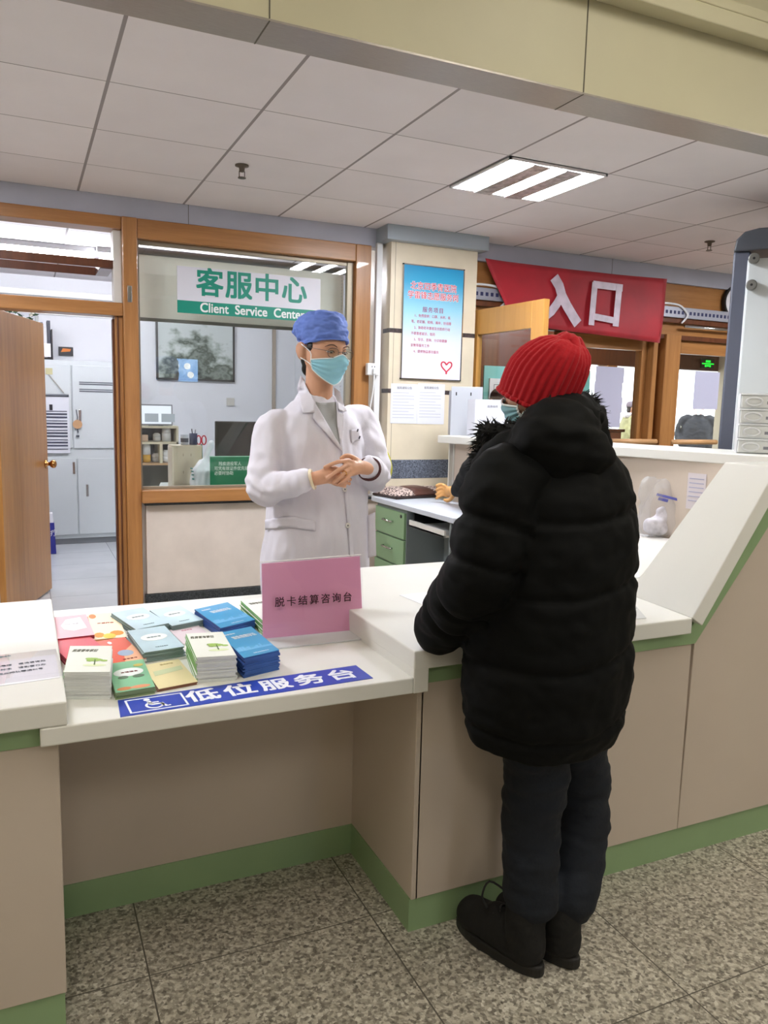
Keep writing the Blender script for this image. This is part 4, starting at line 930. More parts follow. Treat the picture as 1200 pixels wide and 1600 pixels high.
for (tx, fz, sz) in (('北京四季青医院', 0.815, 0.058), ('学雷锋志愿服务岗', 0.735, 0.056)):
    text('title_outline', tx, sz, (xc, PY - 0.0125, z0 + ph_ * fz), X_, Z_, HALO, po, bold=0.05, extrude=0.0003, sx=0.92)
    text('title', tx, sz, (xc, PY - 0.0135, z0 + ph_ * fz), X_, Z_, REDI, po, bold=0.004, extrude=0.0003, sx=0.92)
text('subtitle', '服务项目', 0.040, (xc, PY - 0.0128, z0 + ph_ * 0.615), X_, Z_, M('plum_ink', (150, 70, 120), 0.6), po, bold=0.008, space=1.2)
for k, ln in enumerate(('    1、免费提供：口罩、水杯、纸', '笔、老花镜、轮椅、雨伞、针线等', '    2、协助老年患者及无陪伴行动', '不便患者就诊、取药', '    3、导诊、咨询、分诊和健康', '宣教等服务工作', '    4、提供物品寄存服务')):
    text('body_text', ln, 0.0235, (x0 + pw_ * 0.15, PY - 0.0128, z0 + ph_ * (0.56 - k * 0.052)), X_, Z_, ROSE, po, ax='LEFT', bold=0.006, sx=0.92)
hp = []
for k in range(41):
    a = 2 * PI * k / 40; hp.append(Vector((xc + pw_ * 0.25 + 0.0027 * 16 * math.sin(a) ** 3 + 0.006 * math.sin(2 * a), PY - 0.0135, z0 + ph_ * 0.125 + 0.0029 * (13 * math.cos(a) - 5 * math.cos(2 * a) - 2 * math.cos(3 * a) - math.cos(4 * a)))))
obj('red_heart', MB().tube(hp, 0.005, 6, cap=False), REDI, po)

for (a, b_, lb) in (((611, 599), (651, 662), 'printed notice sheet below the poster, the left one'), ((653, 599), (693, 663), 'printed notice sheet below the poster, the right one')):
    u0, u1 = at_y(a[0], a[1], PY), at_y(b_[0], b_[1], PY)
    t = thing('wall_notice', lb, 'notice', ((u0.x + u1.x) / 2, PY, u1.z))
    obj('paper', B(u0.x, u1.x, PY - 0.003, PY - 0.001, u1.z, u0.z), M('notice_paper', (224, 226, 236), 0.5), t)
    text('heading', '医院通知公告', 0.02, ((u0.x + u1.x) / 2, PY - 0.0035, u0.z - 0.03), X_, Z_, GREYINK, t, extrude=0.0003, bold=0.01)
    for k in range(9):
        ww = (u1.x - u0.x) * (0.8 if k % 3 else 0.6)
        obj('print_line', B(u0.x + 0.015, u0.x + 0.015 + ww, PY - 0.0036, PY - 0.003, u0.z - 0.065 - k * 0.022, u0.z - 0.062 - k * 0.022), M('faint_ink', (176, 180, 196), 0.7), t)

# conduit, socket box and cord at the window's right edge
cx = at_y(590, 470, 5.2).x
cd = thing('wall_conduit', 'white vertical conduit between window frame and pillar', 'conduit', (cx, 5.2, 1.5))
obj('conduit_pipe', B(cx - 0.022, cx + 0.022, 5.175, 5.215, 0.83, 2.60), WHITEPL, cd, 0.004)
so = thing('power_socket', 'white power socket box with plugged cord beside the pillar', 'socket', (cx, 5.16, 1.6))
sp_ = at_y(582, 577, 5.15)
obj('socket_box', B(sp_.x - 0.045, sp_.x + 0.045, 5.13, 5.175, sp_.z - 0.042, sp_.z + 0.042), WHITEPL, so, 0.006)
obj('socket_slot', MB().box(sp_.x - 0.015, sp_.x - 0.010, 5.128, 5.131, sp_.z + 0.012, sp_.z + 0.022).box(sp_.x + 0.005, sp_.x + 0.010, 5.128, 5.131, sp_.z + 0.012, sp_.z + 0.022), DARKGREY, so)
obj('plug', B(sp_.x - 0.012, sp_.x + 0.016, 5.10, 5.131, sp_.z - 0.036, sp_.z + 0.002), WHITEPL, so, 0.005)
obj('cord', MB().tube([(sp_.x + 0.0, 5.115, sp_.z - 0.03), (sp_.x - 0.005, 5.12, sp_.z - 0.15), (sp_.x - 0.02, 5.15, sp_.z - 0.35), (sp_.x - 0.015, 5.16, sp_.z - 0.7)], 0.006, 8, sub=5), WHITEPL, so, smooth=True)
ys = thing('yellow_strap', 'yellow and black strap hanging on the wall by the pillar', 'strap', at_y(606, 720, 5.12))
obj('strap_band', MB().tube([at_y(598, 708, 5.10), at_y(603, 706, 5.07), at_y(608, 716, 5.05), at_y(611, 730, 5.05), at_y(609, 744, 5.07), at_y(605, 750, 5.10)], 0.012, 8, sub=4, sx=0.5), M('yellow_webbing', (196, 190, 70), 0.6), ys, smooth=True)
obj('strap_lining', MB().tube([at_y(601, 710, 5.10), at_y(604, 718, 5.07), at_y(606, 730, 5.07), at_y(605, 744, 5.09)], 0.014, 8, sub=4, sx=0.5), BLACK, ys, smooth=True)

# red banner 入口
bn = thing('red_banner', 'red cloth banner with silver taped characters above the entrance', 'banner', (4.0, 5.19, 2.1))
bc = [at_y(px, py, 5.15) for px, py in ((757, 404), (1041, 436), (1030, 536), (800, 506))]
NX, NZ = 40, 12; V_ = []; F_ = []
for j in range(NZ + 1):
    for i in range(NX + 1):
        a, b_ = i / NX, j / NZ
        p = bc[0] * (1 - a) * (1 - b_) + bc[1] * a * (1 - b_) + bc[2] * a * b_ + bc[3] * (1 - a) * b_
        p.y += 0.010 * noise.noise(Vector((a * 5 + b_ * 2.5, b_ * 2, 0))) + 0.006 * math.sin(a * 9 + b_ * 5) - 0.01
        p.z += -0.012 * math.sin(a * PI) * (1 - b_)
        V_.append(p)
for j in range(NZ):
    for i in range(NX): k = j * (NX + 1) + i; F_.append((k, k + 1, k + NX + 2, k + NX + 1))
bcl = obj('cloth', MB().add(V_, F_), REDCLOTH, bn, smooth=True)
sdm = bcl.modifiers.new('thick', 'SOLIDIFY'); sdm.thickness = 0.003
def tape(pts, wd, name='taped_stroke'):
    pts = [at_y(px, py, 5.118 - 0.0012 * len(bn.children)) for px, py in pts]; m = MB()
    L_, R_ = [], []
    for i, p in enumerate(pts):
        t = (pts[min(i + 1, len(pts) - 1)] - pts[max(i - 1, 0)]).normalized(); s_ = Vector((t.z, 0, -t.x)) * wd / 2
        L_.append(p + s_); R_.append(p - s_)
    for i in range(len(pts) - 1): m.prism([L_[i], L_[i + 1], R_[i + 1], R_[i]], (0, 0.001, 0))
    return obj(name, m, SILVERTAPE, bn)
tape([(866, 433), (874, 447), (878, 462), (886, 478), (896, 495), (903, 506)], 0.085)
tape([(877, 463), (870, 475), (862, 486), (848, 497)], 0.07)
tape([(927, 444), (973, 450)], 0.055); tape([(930, 441), (924, 508)], 0.055); tape([(968, 446), (962, 510)], 0.06); tape([(926, 494), (966, 502)], 0.05)

# cable tray and cables on the entrance header
for (a, b_, lb, nm) in (((738, 455), (800, 466), 'slotted metal cable tray left of the red banner', 1), ((1030, 482), (1180, 503), 'slotted metal cable tray right of the red banner', 2)):
    u0, u1 = at_y(a[0], a[1], 5.2), at_y(b_[0], b_[1], 5.2); zc = (u0.z + u1.z) / 2
    ct = thing('cable_tray', lb, 'cable tray', ((u0.x + u1.x) / 2, 5.2, zc))
    obj('tray_channel', MB().box(u0.x, u1.x, 5.19, 5.213, zc - 0.045, zc + 0.045), M('galvanised_metal', (176, 178, 190), 0.35, metal=0.4), ct, 0.004)
    n_ = int((u1.x - u0.x) / 0.045)
    for k in range(n_):
        obj('tray_slot', B(u0.x + 0.02 + k * 0.045, u0.x + 0.044 + k * 0.045, 5.188, 5.191, zc - 0.015, zc + 0.012), M('slot_shadow_blue', (44, 48, 90), 0.6), ct)
    obj('tray_cable', MB().tube([(u0.x - 0.02, 5.185, zc + 0.06), (u0.x + 0.1, 5.18, zc + 0.065), (u0.x + 0.22, 5.178, zc + 0.05), (u0.x + 0.30, 5.178, zc - 0.02), (u0.x + 0.24, 5.18, zc - 0.09)], 0.009, 8, sub=5), WHITEPL, ct, smooth=True, label='white loose cable')
cr = at_y(1070, 510, 5.18)
rd = tag(obj('metal_rod', MB().tube([(cr.x, 5.18, cr.z), (cr.x + 1.0, 5.18, cr.z)], 0.012, 10), CHROME, None, smooth=True), 'thin metal rod under the right cable tray', 'rod')
ck = at_y(1147, 473, 5.23)
clk = thing('wall_clock', 'round wall clock with dark rim half hidden by the grey kiosk', 'clock', ck)
obj('clock_rim', MB().lathe([(0.001, 0), (0.15, 0), (0.15, 0.03), (0.13, 0.03), (0.13, 0.02), (0.001, 0.02)], ck, 32, (0, -1, 0)), BLACK, clk)
obj('clock_face', MB().lathe([(0.001, 0.02), (0.129, 0.02), (0.129, 0.022), (0.001, 0.022)], ck, 32, (0, -1, 0)), PAPER, clk)
obj('clock_hand', MB().box(ck.x - 0.004, ck.x + 0.004, ck.y - 0.026, ck.y - 0.024, ck.z, ck.z + 0.09), BLACK, clk)
# door pulls and papers on the entrance glass
for (a, b_, lb) in (((950, 687), (1022, 692), 'pale wooden pull bar on the glass door left of the post'), ((1046, 691), (1116, 690), 'pale wooden pull bar on the glass door right of the post')):
    u0, u1 = at_y(a[0], a[1], 5.22), at_y(b_[0], b_[1], 5.22)
    hd = thing('door_pull', lb, 'door handle', u0)
    zc = (u0.z + u1.z) / 2
    obj('pull_bar', MB().tube([(u0.x, 5.2, zc), (u1.x, 5.2, zc)], 0.022, 12), M('pale_wood_bar', (206, 160, 112), 0.4), hd, smooth=True)
    obj('pull_bracket', MB().box(u0.x + 0.02, u0.x + 0.05, 5.2, 5.272, zc - 0.02, zc + 0.02), DARKWOOD, hd)
    obj('pull_bracket', MB().box(u1.x - 0.05, u1.x - 0.02, 5.2, 5.272, zc - 0.02, zc + 0.02), DARKWOOD, hd)
def taped_sheet(a, b_, lb, n):
    u0, u1 = at_y(a[0], a[1], 5.28), at_y(b_[0], b_[1], 5.28)
    t = thing('door_notice', lb, 'notice', ((u0.x + u1.x) / 2, 5.285, u1.z)); hh = (u0.z - u1.z) / n
    for k in range(n):
        obj('paper', B(u0.x + 0.006 * (k % 2), u1.x - 0.01 * ((k + 1) % 2), 5.283 - 0.0008 * k, 5.285 - 0.0008 * k, u1.z + k * hh, u1.z + (k + 1) * hh + 0.006), M('back_of_paper', (190, 190, 212), 0.7), t)
taped_sheet((931, 573), (970, 668), 'tall strip of white papers taped on the left entrance glass', 4)
taped_sheet((1087, 581), (1122, 640), 'white paper taped on the right entrance glass', 1)
# things in the vestibule
vb = thing('teal_poster_board', 'teal poster board with white sheet standing beyond the open door', 'poster', at_y(790, 600, 7.3))
u0, u1 = at_y(757, 571, 7.3), at_y(918, 660, 7.3)
obj('board', B(u0.x, u1.x, 7.3, 7.32, u1.z - 0.3, u0.z), M('teal_board', (120, 190, 184), 0.5), vb)
v0, v1 = at_y(766, 591, 7.28), at_y(860, 650, 7.28)
obj('white_sheet', B(v0.x, v1.x, 7.285, 7.297, v1.z - 0.2, v0.z), PAPER, vb)
text('lettering', '口罩', 0.09, (v0.x + 0.13, 7.283, v0.z - 0.1), X_, Z_, GREYINK, vb)
obj('board_leg', MB().box(u0.x + 0.05, u0.x + 0.08, 7.32, 7.35, 0, u1.z - 0.2), BLACK, vb); obj('board_leg', MB().box(u1.x - 0.08, u1.x - 0.05, 7.32, 7.35, 0, u1.z - 0.2), BLACK, vb)
wb_ = at_y(953, 690, 6.3)
bx = thing('brown_wooden_stand', 'brown wooden stand seen through the glass under the taped papers', 'stand', (wb_.x, 6.3, 0))
obj('stand_top', B(wb_.x - 0.10, wb_.x + 0.10, 6.2, 6.4, wb_.z + 0.10, wb_.z + 0.13), DARKWOOD, bx, 0.004)
obj('stand_body', B(wb_.x - 0.07, wb_.x + 0.07, 6.22, 6.38, 0.0, wb_.z + 0.10), M('brown_stand_wood', (150, 96, 70), 0.5), bx, 0.004)
ex = at_y(1106, 568, 7.5)
es = thing('exit_sign', 'small green glowing exit symbol beyond the right entrance glass', 'sign', ex)
obj('sign_plate', B(ex.x - 0.11, ex.x + 0.11, 7.50, 7.515, ex.z - 0.06, ex.z + 0.06), M('dark_sign_plate', (40, 30, 24), 0.5), es)
GL = emis('green_exit_glow', (40, 220, 60), 1.4)
mm = MB().box(ex.x - 0.10, ex.x + 0.10, 7.494, 7.499, ex.z - 0.012, ex.z + 0.004).box(ex.x - 0.04, ex.x + 0.04, 7.494, 7.499, ex.z + 0.012, ex.z + 0.04).box(ex.x - 0.05, ex.x - 0.025, 7.494, 7.499, ex.z - 0.045, ex.z - 0.018).box(ex.x + 0.025, ex.x + 0.05, 7.494, 7.499, ex.z - 0.045, ex.z - 0.018).box(ex.x - 0.015, ex.x + 0.015, 7.494, 7.499, ex.z - 0.04, ex.z - 0.018)
obj('glowing_symbol', mm, GL, es)

# ================================================================ THE GLAZED ROOM
# hanging sign behind the glass
cs1 = thing('client_service_sign', 'white and green client service centre sign on the window glass', 'sign', (1.2, 5.25, 2.1))
SY = 5.256
a1, a2, a3, a4 = [at_y(px, py, SY) for px, py in ((276, 416), (501, 435), (499, 503), (278, 489))]
sx0, sx1, sz1, sz0 = (a1.x + a4.x) / 2, a2.x, (a1.z + a2.z) / 2, (a3.z + a4.z) / 2
bz = sz0 + (sz1 - sz0) * 0.27
SG = M('sign_green', (0, 138, 116), 0.45)
obj('white_board', B(sx0, sx1, SY, SY + 0.006, bz, sz1), M('sign_white', (222, 222, 232), 0.5), cs1)
obj('green_strip', B(sx0, sx1, SY, SY + 0.006, sz0, bz), SG, cs1)
for i, ch in enumerate('客服中心'):
    text('lettering', ch, 0.185, (sx0 + (sx1 - sx0) * (0.215 + i * 0.197), SY - 0.001, bz + (sz1 - bz) * 0.52), X_, Z_, SG, cs1, bold=0.028)
text('lettering', 'Client  Service  Center', 0.083, (sx0 + (sx1 - sx0) * 0.515, SY - 0.001, (sz0 + bz) / 2), X_, Z_, M('sign_letter_white', (236, 240, 240), 0.5), cs1, bold=0.025, sx=0.92)
# roller blind
BLF = bpy.data.materials.new('translucent_blind_fabric'); BLF.use_nodes = True; ntb = BLF.node_tree
for n_ in list(ntb.nodes): ntb.nodes.remove(n_)
ob_, db_, tb_, mb2 = [ntb.nodes.new(q) for q in ('ShaderNodeOutputMaterial', 'ShaderNodeBsdfDiffuse', 'ShaderNodeBsdfTranslucent', 'ShaderNodeMixShader')]
db_.inputs[0].default_value = lin((244, 243, 236)); tb_.inputs[0].default_value = lin((244, 243, 236)); mb2.inputs[0].default_value = 0.4
ntb.links.new(db_.outputs[0], mb2.inputs[1]); ntb.links.new(tb_.outputs[0], mb2.inputs[2]); ntb.links.new(mb2.outputs[0], ob_.inputs[0])
rb = thing('roller_blind', 'pale roller blind pulled down over the top of the window', 'blind', (1.4, 5.40, 2.1))
rz = at_y(330, 503, 5.42).z
obj('blind_fabric', B(0.70, 2.14, 5.418, 5.421, rz, 2.41), BLF, rb)
obj('bottom_bar', B(0.70, 2.14, 5.412, 5.428, rz - 0.022, rz), M('grey_blind_bar', (140, 140, 138), 0.5), rb, 0.003)
obj('blind_tube', MB().tube([(0.68, 5.43, 2.425), (2.16, 5.43, 2.425)], 0.025, 12), GREYMETAL, rb, smooth=True)
ch_ = [(2.12, 5.40, 2.42 - k * 0.022) for k in range(40)]
cm = MB()
for p in ch_: cm.ell(p, (0.004, 0.004, 0.009), 8)
obj('bead_chain', cm, WHITEPL, rb, kind='stuff')
# landscape picture on the back wall
lp = thing('landscape_picture', 'framed grey misty landscape picture on the white back wall', 'picture', (1.8, 8.94, 1.7))
i0, i1 = at_y(243, 495, 8.93), at_y(366, 597, 8.93)
PM = bpy.data.materials.new('misty_mountain_print'); PM.use_nodes = True; nt4, b4 = nodes_of(PM)
g4 = nt4.nodes.new('ShaderNodeNewGeometry'); s4 = nt4.nodes.new('ShaderNodeSeparateXYZ'); nt4.links.new(g4.outputs['Position'], s4.inputs[0])
n4_ = noise_n(nt4, g4.outputs['Position'], 5.5, 8, (1, 1, 1.4))
hh = MX(nt4, 'DIVIDE', MX(nt4, 'SUBTRACT', s4.outputs[2], i1.z), i0.z - i1.z)
xx = MX(nt4, 'DIVIDE', MX(nt4, 'SUBTRACT', s4.outputs[0], i0.x), i1.x - i0.x)
ridge = MX(nt4, 'SUBTRACT', 0.98, MX(nt4, 'MULTIPLY', MX(nt4, 'ABSOLUTE', MX(nt4, 'SUBTRACT', xx, 0.5)), 1.15))
dd = MX(nt4, 'ADD', MX(nt4, 'SUBTRACT', ridge, hh), MX(nt4, 'MULTIPLY', MX(nt4, 'SUBTRACT', n4_, 0.5), 2.2))
nt4.links.new(ramp(nt4, dd, [(0.0, (196, 204, 202)), (0.22, (150, 160, 152)), (0.42, (70, 80, 72)), (0.62, (128, 138, 130)), (0.9, (52, 60, 56))]), b4.inputs['Base Color'])
obj('print', B(i0.x + 0.015, i1.x - 0.015, 8.915, 8.935, i1.z + 0.015, i0.z - 0.015), PM, lp)
obj('picture_frame', MB().box(i0.x, i0.x + 0.02, 8.905, 8.945, i1.z, i0.z).box(i1.x - 0.02, i1.x, 8.905, 8.945, i1.z, i0.z).box(i0.x, i1.x, 8.905, 8.945, i1.z, i1.z + 0.02).box(i0.x, i1.x, 8.905, 8.945, i0.z - 0.02, i0.z), M('dark_picture_frame', (58, 58, 58), 0.4), lp)
sw = at_y(360, 628, 8.94)
swt = thing('light_switch', 'pale square switch plate on the white back wall', 'switch', sw)
obj('switch_plate', B(sw.x - 0.045, sw.x + 0.045, 8.93, 8.95, sw.z - 0.045, sw.z + 0.045), M('ivory_plastic', (206, 204, 196), 0.4), swt, 0.004)
obj('switch_rocker', B(sw.x - 0.03, sw.x + 0.03, 8.925, 8.932, sw.z - 0.03, sw.z + 0.03), M('ivory_plastic', (206, 204, 196), 0.4), swt, 0.003)
# lockers behind the door
lk = thing('steel_lockers', 'pale grey steel lockers against the back of the room', 'locker', (0.3, 8.7, 0))
LX0, LX1 = -0.6, 0.98
obj('carcass', B(LX0, LX1, 8.47, 8.93, 0.06, 1.845), STEELGREY, lk, 0.004)
obj('plinth', B(LX0 + 0.01, LX1 - 0.01, 8.49, 8.93, 0.0, 0.06), GREYMETAL, lk)
xs_ = at_y(113, 640, 8.45).x; xl_ = at_y(122, 780, 8.45).x
zs0, zs1 = at_y(150, 708, 8.45).z, at_y(150, 716, 8.45).z
def locker_door(x0, x1, z0, z1, lx, lzf, vents):
    d = obj('locker_door', B(x0 + 0.006, x1 - 0.006, 8.452, 8.47, z0, z1), STEELGREY, lk, 0.004)
    lc = obj('lock', MB().box(lx - 0.012, lx + 0.012, 8.444, 8.453, lzf - 0.06, lzf + 0.06), CHROME, d, 0.002)
    if vents:
        for k in range(2):
            zz_ = z1 - 0.19 - 0.07 * k
            obj('vent_slot', MB().box(x0 + 0.07, x1 - 0.09, 8.449, 8.453, zz_, zz_ + 0.012).box(x0 + 0.07, x1 - 0.09, 8.449, 8.453, zz_ + 0.02, zz_ + 0.03), M('slot_dark', (92, 96, 104), 0.6), d)
    return d
locker_door(xs_, LX1, zs0 + 0.05, 1.80, xs_ + 0.07, 1.30, True)
locker_door(xs_ - 0.52, xs_, zs0 + 0.05, 1.80, xs_ - 0.07, 1.30, False)
locker_door(xl_, LX1, 0.10, zs1, xl_ + 0.09, 0.55, False)
locker_door(xl_ - 0.53, xl_, 0.10, zs1, xl_ - 0.03, 0.78, False)
kyc = at_y(120, 645, 8.44)
ks = thing('hanging_keys', 'keys with a round tan tag hanging from the locker lock', 'keys', at_y(121, 680, 8.44))
obj('key_string', MB().tube([at_y(119, 640, 8.438), at_y(121, 652, 8.436), at_y(120, 662, 8.436)], 0.005, 6), DARKGREY, ks)
obj('tan_tag', MB().lathe([(0.001, 0), (0.045, 0), (0.045, 0.01), (0.001, 0.01)], at_y(121, 663, 8.440), 16, (0, -1, 0)), M('tan_wood_tag', (190, 150, 110), 0.5), ks)
obj('key', MB().tube([at_y(121, 670, 8.437), at_y(122, 676, 8.437)], 0.007, 6), DARKGREY, ks); obj('key', MB().box(*sorted((at_y(119, 681, 8.43).x, at_y(124, 681, 8.43).x)), 8.432, 8.438, at_y(121, 683, 8.43).z, at_y(121, 680, 8.43).z), DARKGREY, ks)
cl_ = thing('hanging_scroll', 'white cloth scroll with dark brush lines hanging on the lockers', 'scroll', at_y(90, 700, 8.44))
s0, s1_ = at_y(60, 617, 8.440), at_y(110, 708, 8.440)
obj('scroll_cloth', B(s0.x, s1_.x, 8.442, 8.446, s1_.z, s0.z), M('white_cloth', (222, 224, 230), 0.7), cl_)
obj('scroll_rod', MB().tube([(s0.x, 8.44, s0.z), (s1_.x, 8.44, s0.z)], 0.012, 8), DARKGREY, cl_)
for k in range(13):
    zk = s0.z - 0.16 - k * (s0.z - s1_.z - 0.18) / 12.5
    obj('brush_line', B(s0.x + 0.03, s1_.x - 0.02, 8.438, 8.442, zk, zk + (0.016 if k % 3 else 0.008)), M('brush_ink', (58, 60, 78), 0.7), cl_)
obj('brush_motif', MB().box(at_y(77, 634, 8.44).x, at_y(82, 634, 8.44).x, 8.438, 8.442, at_y(80, 641, 8.44).z, at_y(80, 632, 8.44).z), INK, cl_)
obj('hook_pad', MB().box(at_y(71, 580, 8.44).x, at_y(82, 580, 8.44).x, 8.445, 8.452, at_y(75, 585, 8.44).z, at_y(75, 575, 8.44).z), M('khaki_pad', (190, 184, 140), 0.6), cl_)
obj('hanging_cord', MB().tube([at_y(76, 585, 8.444), at_y(100, 614, 8.44)], 0.006, 6), M('pale_cord', (170, 168, 160), 0.7), cl_)
# on the lockers
fh = thing('desktop_file_rack', 'dark file rack with books on top of the lockers', 'file rack', at_z(75, 560, 1.845))
fx = at_y(66, 560, 8.52).x; fx1 = at_y(83, 560, 8.52).x
obj('rack_frame', MB().box(fx - 0.14, fx1, 8.50, 8.74, 1.847, 1.862).box(fx1 - 0.012, fx1, 8.50, 8.74, 1.862, 2.14).box(fx - 0.14, fx1, 8.72, 8.74, 1.862, 2.08), BLACK, fh)
obj('white_front', B(fx - 0.02, fx1 - 0.02, 8.495, 8.50, 1.87, 2.0), PAPER, fh)
for k, (rgb, h_) in enumerate((((150, 154, 150), 0.40), ((52, 54, 62), 0.34), ((205, 205, 205), 0.30), ((42, 44, 56), 0.36))):
    b_ = tag(obj('book', B(fx - 0.05 + k * 0.034, fx - 0.05 + k * 0.034 + 0.03, 8.53, 8.71, 1.864, 1.864 + h_), M('book_cover_%d' % k, rgb, 0.5)), ('grey book at the left of the dark file rack', 'short dark book second in the file rack', 'white book third in the file rack', 'black book at the right end of the file rack')[k], 'book', 'books in the file rack')
pcx = at_y(103, 549, 8.93)
pic = thing('small_fire_picture', 'small black picture with an orange flame above the lockers', 'picture', pcx)
obj('print', B(pcx.x - 0.07, pcx.x + 0.07, 8.925, 8.945, pcx.z - 0.045, pcx.z + 0.045), M('black_print', (26, 22, 28), 0.4), pic)
obj('orange_flame', MB().prism([(pcx.x - 0.05, 8.923, pcx.z - 0.01), (pcx.x + 0.04, 8.923, pcx.z + 0.0), (pcx.x + 0.05, 8.923, pcx.z + 0.025), (pcx.x - 0.03, 8.923, pcx.z + 0.03)], (0, 0.002, 0)), M('orange_print', (226, 130, 50), 0.5), pic)
fpz = at_y(22, 492, 8.6)
plnt = thing('flowering_plant', 'leafy plant with white flowers on top of the lockers', 'plant', (fpz.x, 8.65, 1.845))
obj('flower_pot', MB().lathe([(0.001, 0), (0.07, 0), (0.09, 0.13), (0.08, 0.13), (0.001, 0.12)], (fpz.x, 8.65, 1.846), 16), M('pot_brown', (120, 90, 70), 0.6), plnt, smooth=True)
lv = MB(); fl = MB(); rr = random.Random(11)
for k in range(90):
    p = Vector((fpz.x + rr.gauss(0, 0.08), 8.65 + rr.gauss(0, 0.06), 2.20 + rr.gauss(0, 0.075))); d_ = Vector((rr.uniform(-1, 1), rr.uniform(-1, 1), rr.uniform(-0.3, 1))).normalized(); s_ = d_.cross(Vector((rr.random(), rr.random(), 0.3))).normalized()
    lv.add([p, p + d_ * 0.03 + s_ * 0.015, p + d_ * 0.07, p + d_ * 0.03 - s_ * 0.015], [(0, 1, 2, 3)])
    if k % 6 == 0: fl.ell(p + Vector((0, -0.03, 0.02)), (0.02, 0.02, 0.016), 8)
obj('leaves', lv, M('dark_leaf_green', (52, 76, 48), 0.6), plnt, kind='stuff'); obj('flowers', fl, M('white_petals', (220, 216, 196), 0.7), plnt, kind='stuff')
obj('stems', MB().tube([(fpz.x, 8.65, 1.97), (fpz.x + 0.01, 8.65, 2.15)], 0.02, 8), M('stem_green', (70, 90, 50), 0.6), plnt)
bgp = at_z(80, 866, 0.0); 
sb = thing('blue_shopping_bag', 'dark blue and white paper shopping bag on the room floor', 'bag', (bgp.x, bgp.y, 0))
bw = at_y(88, 860, bgp.y).x
obj('bag_body', MB().obox((bw - 0.30, bgp.y, 0.001), (0.30, 0, 0), (0, 0.12, 0), (-0.01, 0, 0.30)), M('navy_paper', (38, 42, 130), 0.5), sb, 0.004)
obj('bag_top', MB().obox((bw - 0.31, bgp.y + 0.01, 0.30), (0.295, 0, 0), (0, 0.10, 0), (-0.008, 0, 0.09)), PAPER, sb)
text('lettering', '医疗', 0.07, (bw - 0.05, bgp.y - 0.002, 0.2), X_, Z_, PAPER, sb)

# ---- seen through the window
wl = 0.80
wd_ = thing('window_desk', 'pale desk inside the room under the window', 'desk', (1.6, 5.9, 0))
obj('desk_top', MB().prism([(0.86, 5.75, 0.80), (0.98, 6.35, 0.80), (2.3, 6.35, 0.80), (2.3, 5.40, 0.80), (0.98, 5.40, 0.80)], (0, 0, 0.03)), M('pale_green_grey_desk', (206, 214, 210), 0.35), wd_, 0.003)
obj('desk_leg', B(1.0, 1.04, 5.5, 6.3, 0, 0.80), WHITEPL, wd_); obj('desk_leg', B(2.24, 2.28, 5.42, 6.3, 0, 0.80), WHITEPL, wd_)
DZ = 0.83
sf = thing('cream_shelf', 'low cream shelf unit with small bottles behind the window', 'shelf', (0.75, 6.9, 0))
sy0 = 6.75; sL, sR = 0.86, at_y(279, 680, sy0).x
CRS = M('cream_shelf_board', (218, 212, 186), 0.5)
zA, zB, zC = at_y(240, 669, sy0).z, at_y(240, 694, sy0).z, at_y(240, 727, sy0).z
obj('shelf_board', B(sL, sR, sy0, sy0 + 0.3, zA, zA + 0.018), CRS, sf); obj('shelf_board', B(sL, sR, sy0, sy0 + 0.3, zB, zB + 0.018), CRS, sf); obj('shelf_board', B(sL, sR - 0.02, sy0, sy0 + 0.3, zC, zC + 0.018), M('tan_shelf_board', (196, 164, 120), 0.5), sf)
obj('shelf_back', B(sL, sR, sy0 + 0.3, sy0 + 0.312, 0.2, zA), M('grey_green_shelf_back', (120, 124, 112), 0.6), sf)
xu = at_y(252, 710, sy0).x
obj('upright', B(xu - 0.012, xu + 0.012, sy0, sy0 + 0.3, zC + 0.018, zB), CRS, sf); obj('upright', B(sR - 0.018, sR, sy0, sy0 + 0.3, 0.0, zA), CRS, sf); obj('upright', B(sL, sL + 0.018, sy0, sy0 + 0.3, 0.0, zA), CRS, sf)
mn = thing('small_monitor', 'lit monitor with two grey pictures on the cream shelf', 'monitor', (0.95, sy0 + 0.1, zA))
m0, m1 = at_y(216, 631, sy0 + 0.05), at_y(270, 667, sy0 + 0.05)
obj('monitor_case', B(m0.x, m1.x, sy0 + 0.05, sy0 + 0.09, zA + 0.02, m0.z), M('monitor_grey', (150, 154, 160), 0.4), mn, 0.004)
obj('screen', B(m0.x + 0.012, m1.x - 0.012, sy0 + 0.047, sy0 + 0.051, zA + 0.035, m0.z - 0.012), emis('monitor_glow', (236, 242, 255), 1.0), mn)
for k in range(2):
    xa = m0.x + 0.05 + k * 0.135
    obj('screen_picture', B(xa, xa + 0.11, sy0 + 0.044, sy0 + 0.0465, zA + 0.05, zA + 0.12), emis('screen_grey_%d' % k, (164, 172, 180), 0.9), mn)
obj('monitor_stand', B((m0.x + m1.x) / 2 - 0.06, (m0.x + m1.x) / 2 + 0.06, sy0 + 0.04, sy0 + 0.14, zA + 0.0185, zA + 0.022), BLACK, mn)
def small_bottle(px, z, y, h_, r, mat, mat2, lb, frac=0.5, kind='bottle'):
    x = at_y(px, 690, y).x; t = thing('small_' + kind, lb, kind, (x, y, z))
    obj('body_lower', MB().lathe([(0.001, 0), (r, 0.002), (r, h_ * frac)], (x, y, z + 0.001), 16), mat, t, smooth=True)
    obj('body_upper', MB().lathe([(r, h_ * frac), (r, h_ * 0.85), (r * 0.6, h_ * 0.95), (r * 0.55, h_), (0.001, h_)], (x, y, z + 0.001), 16), mat2, t, smooth=True)
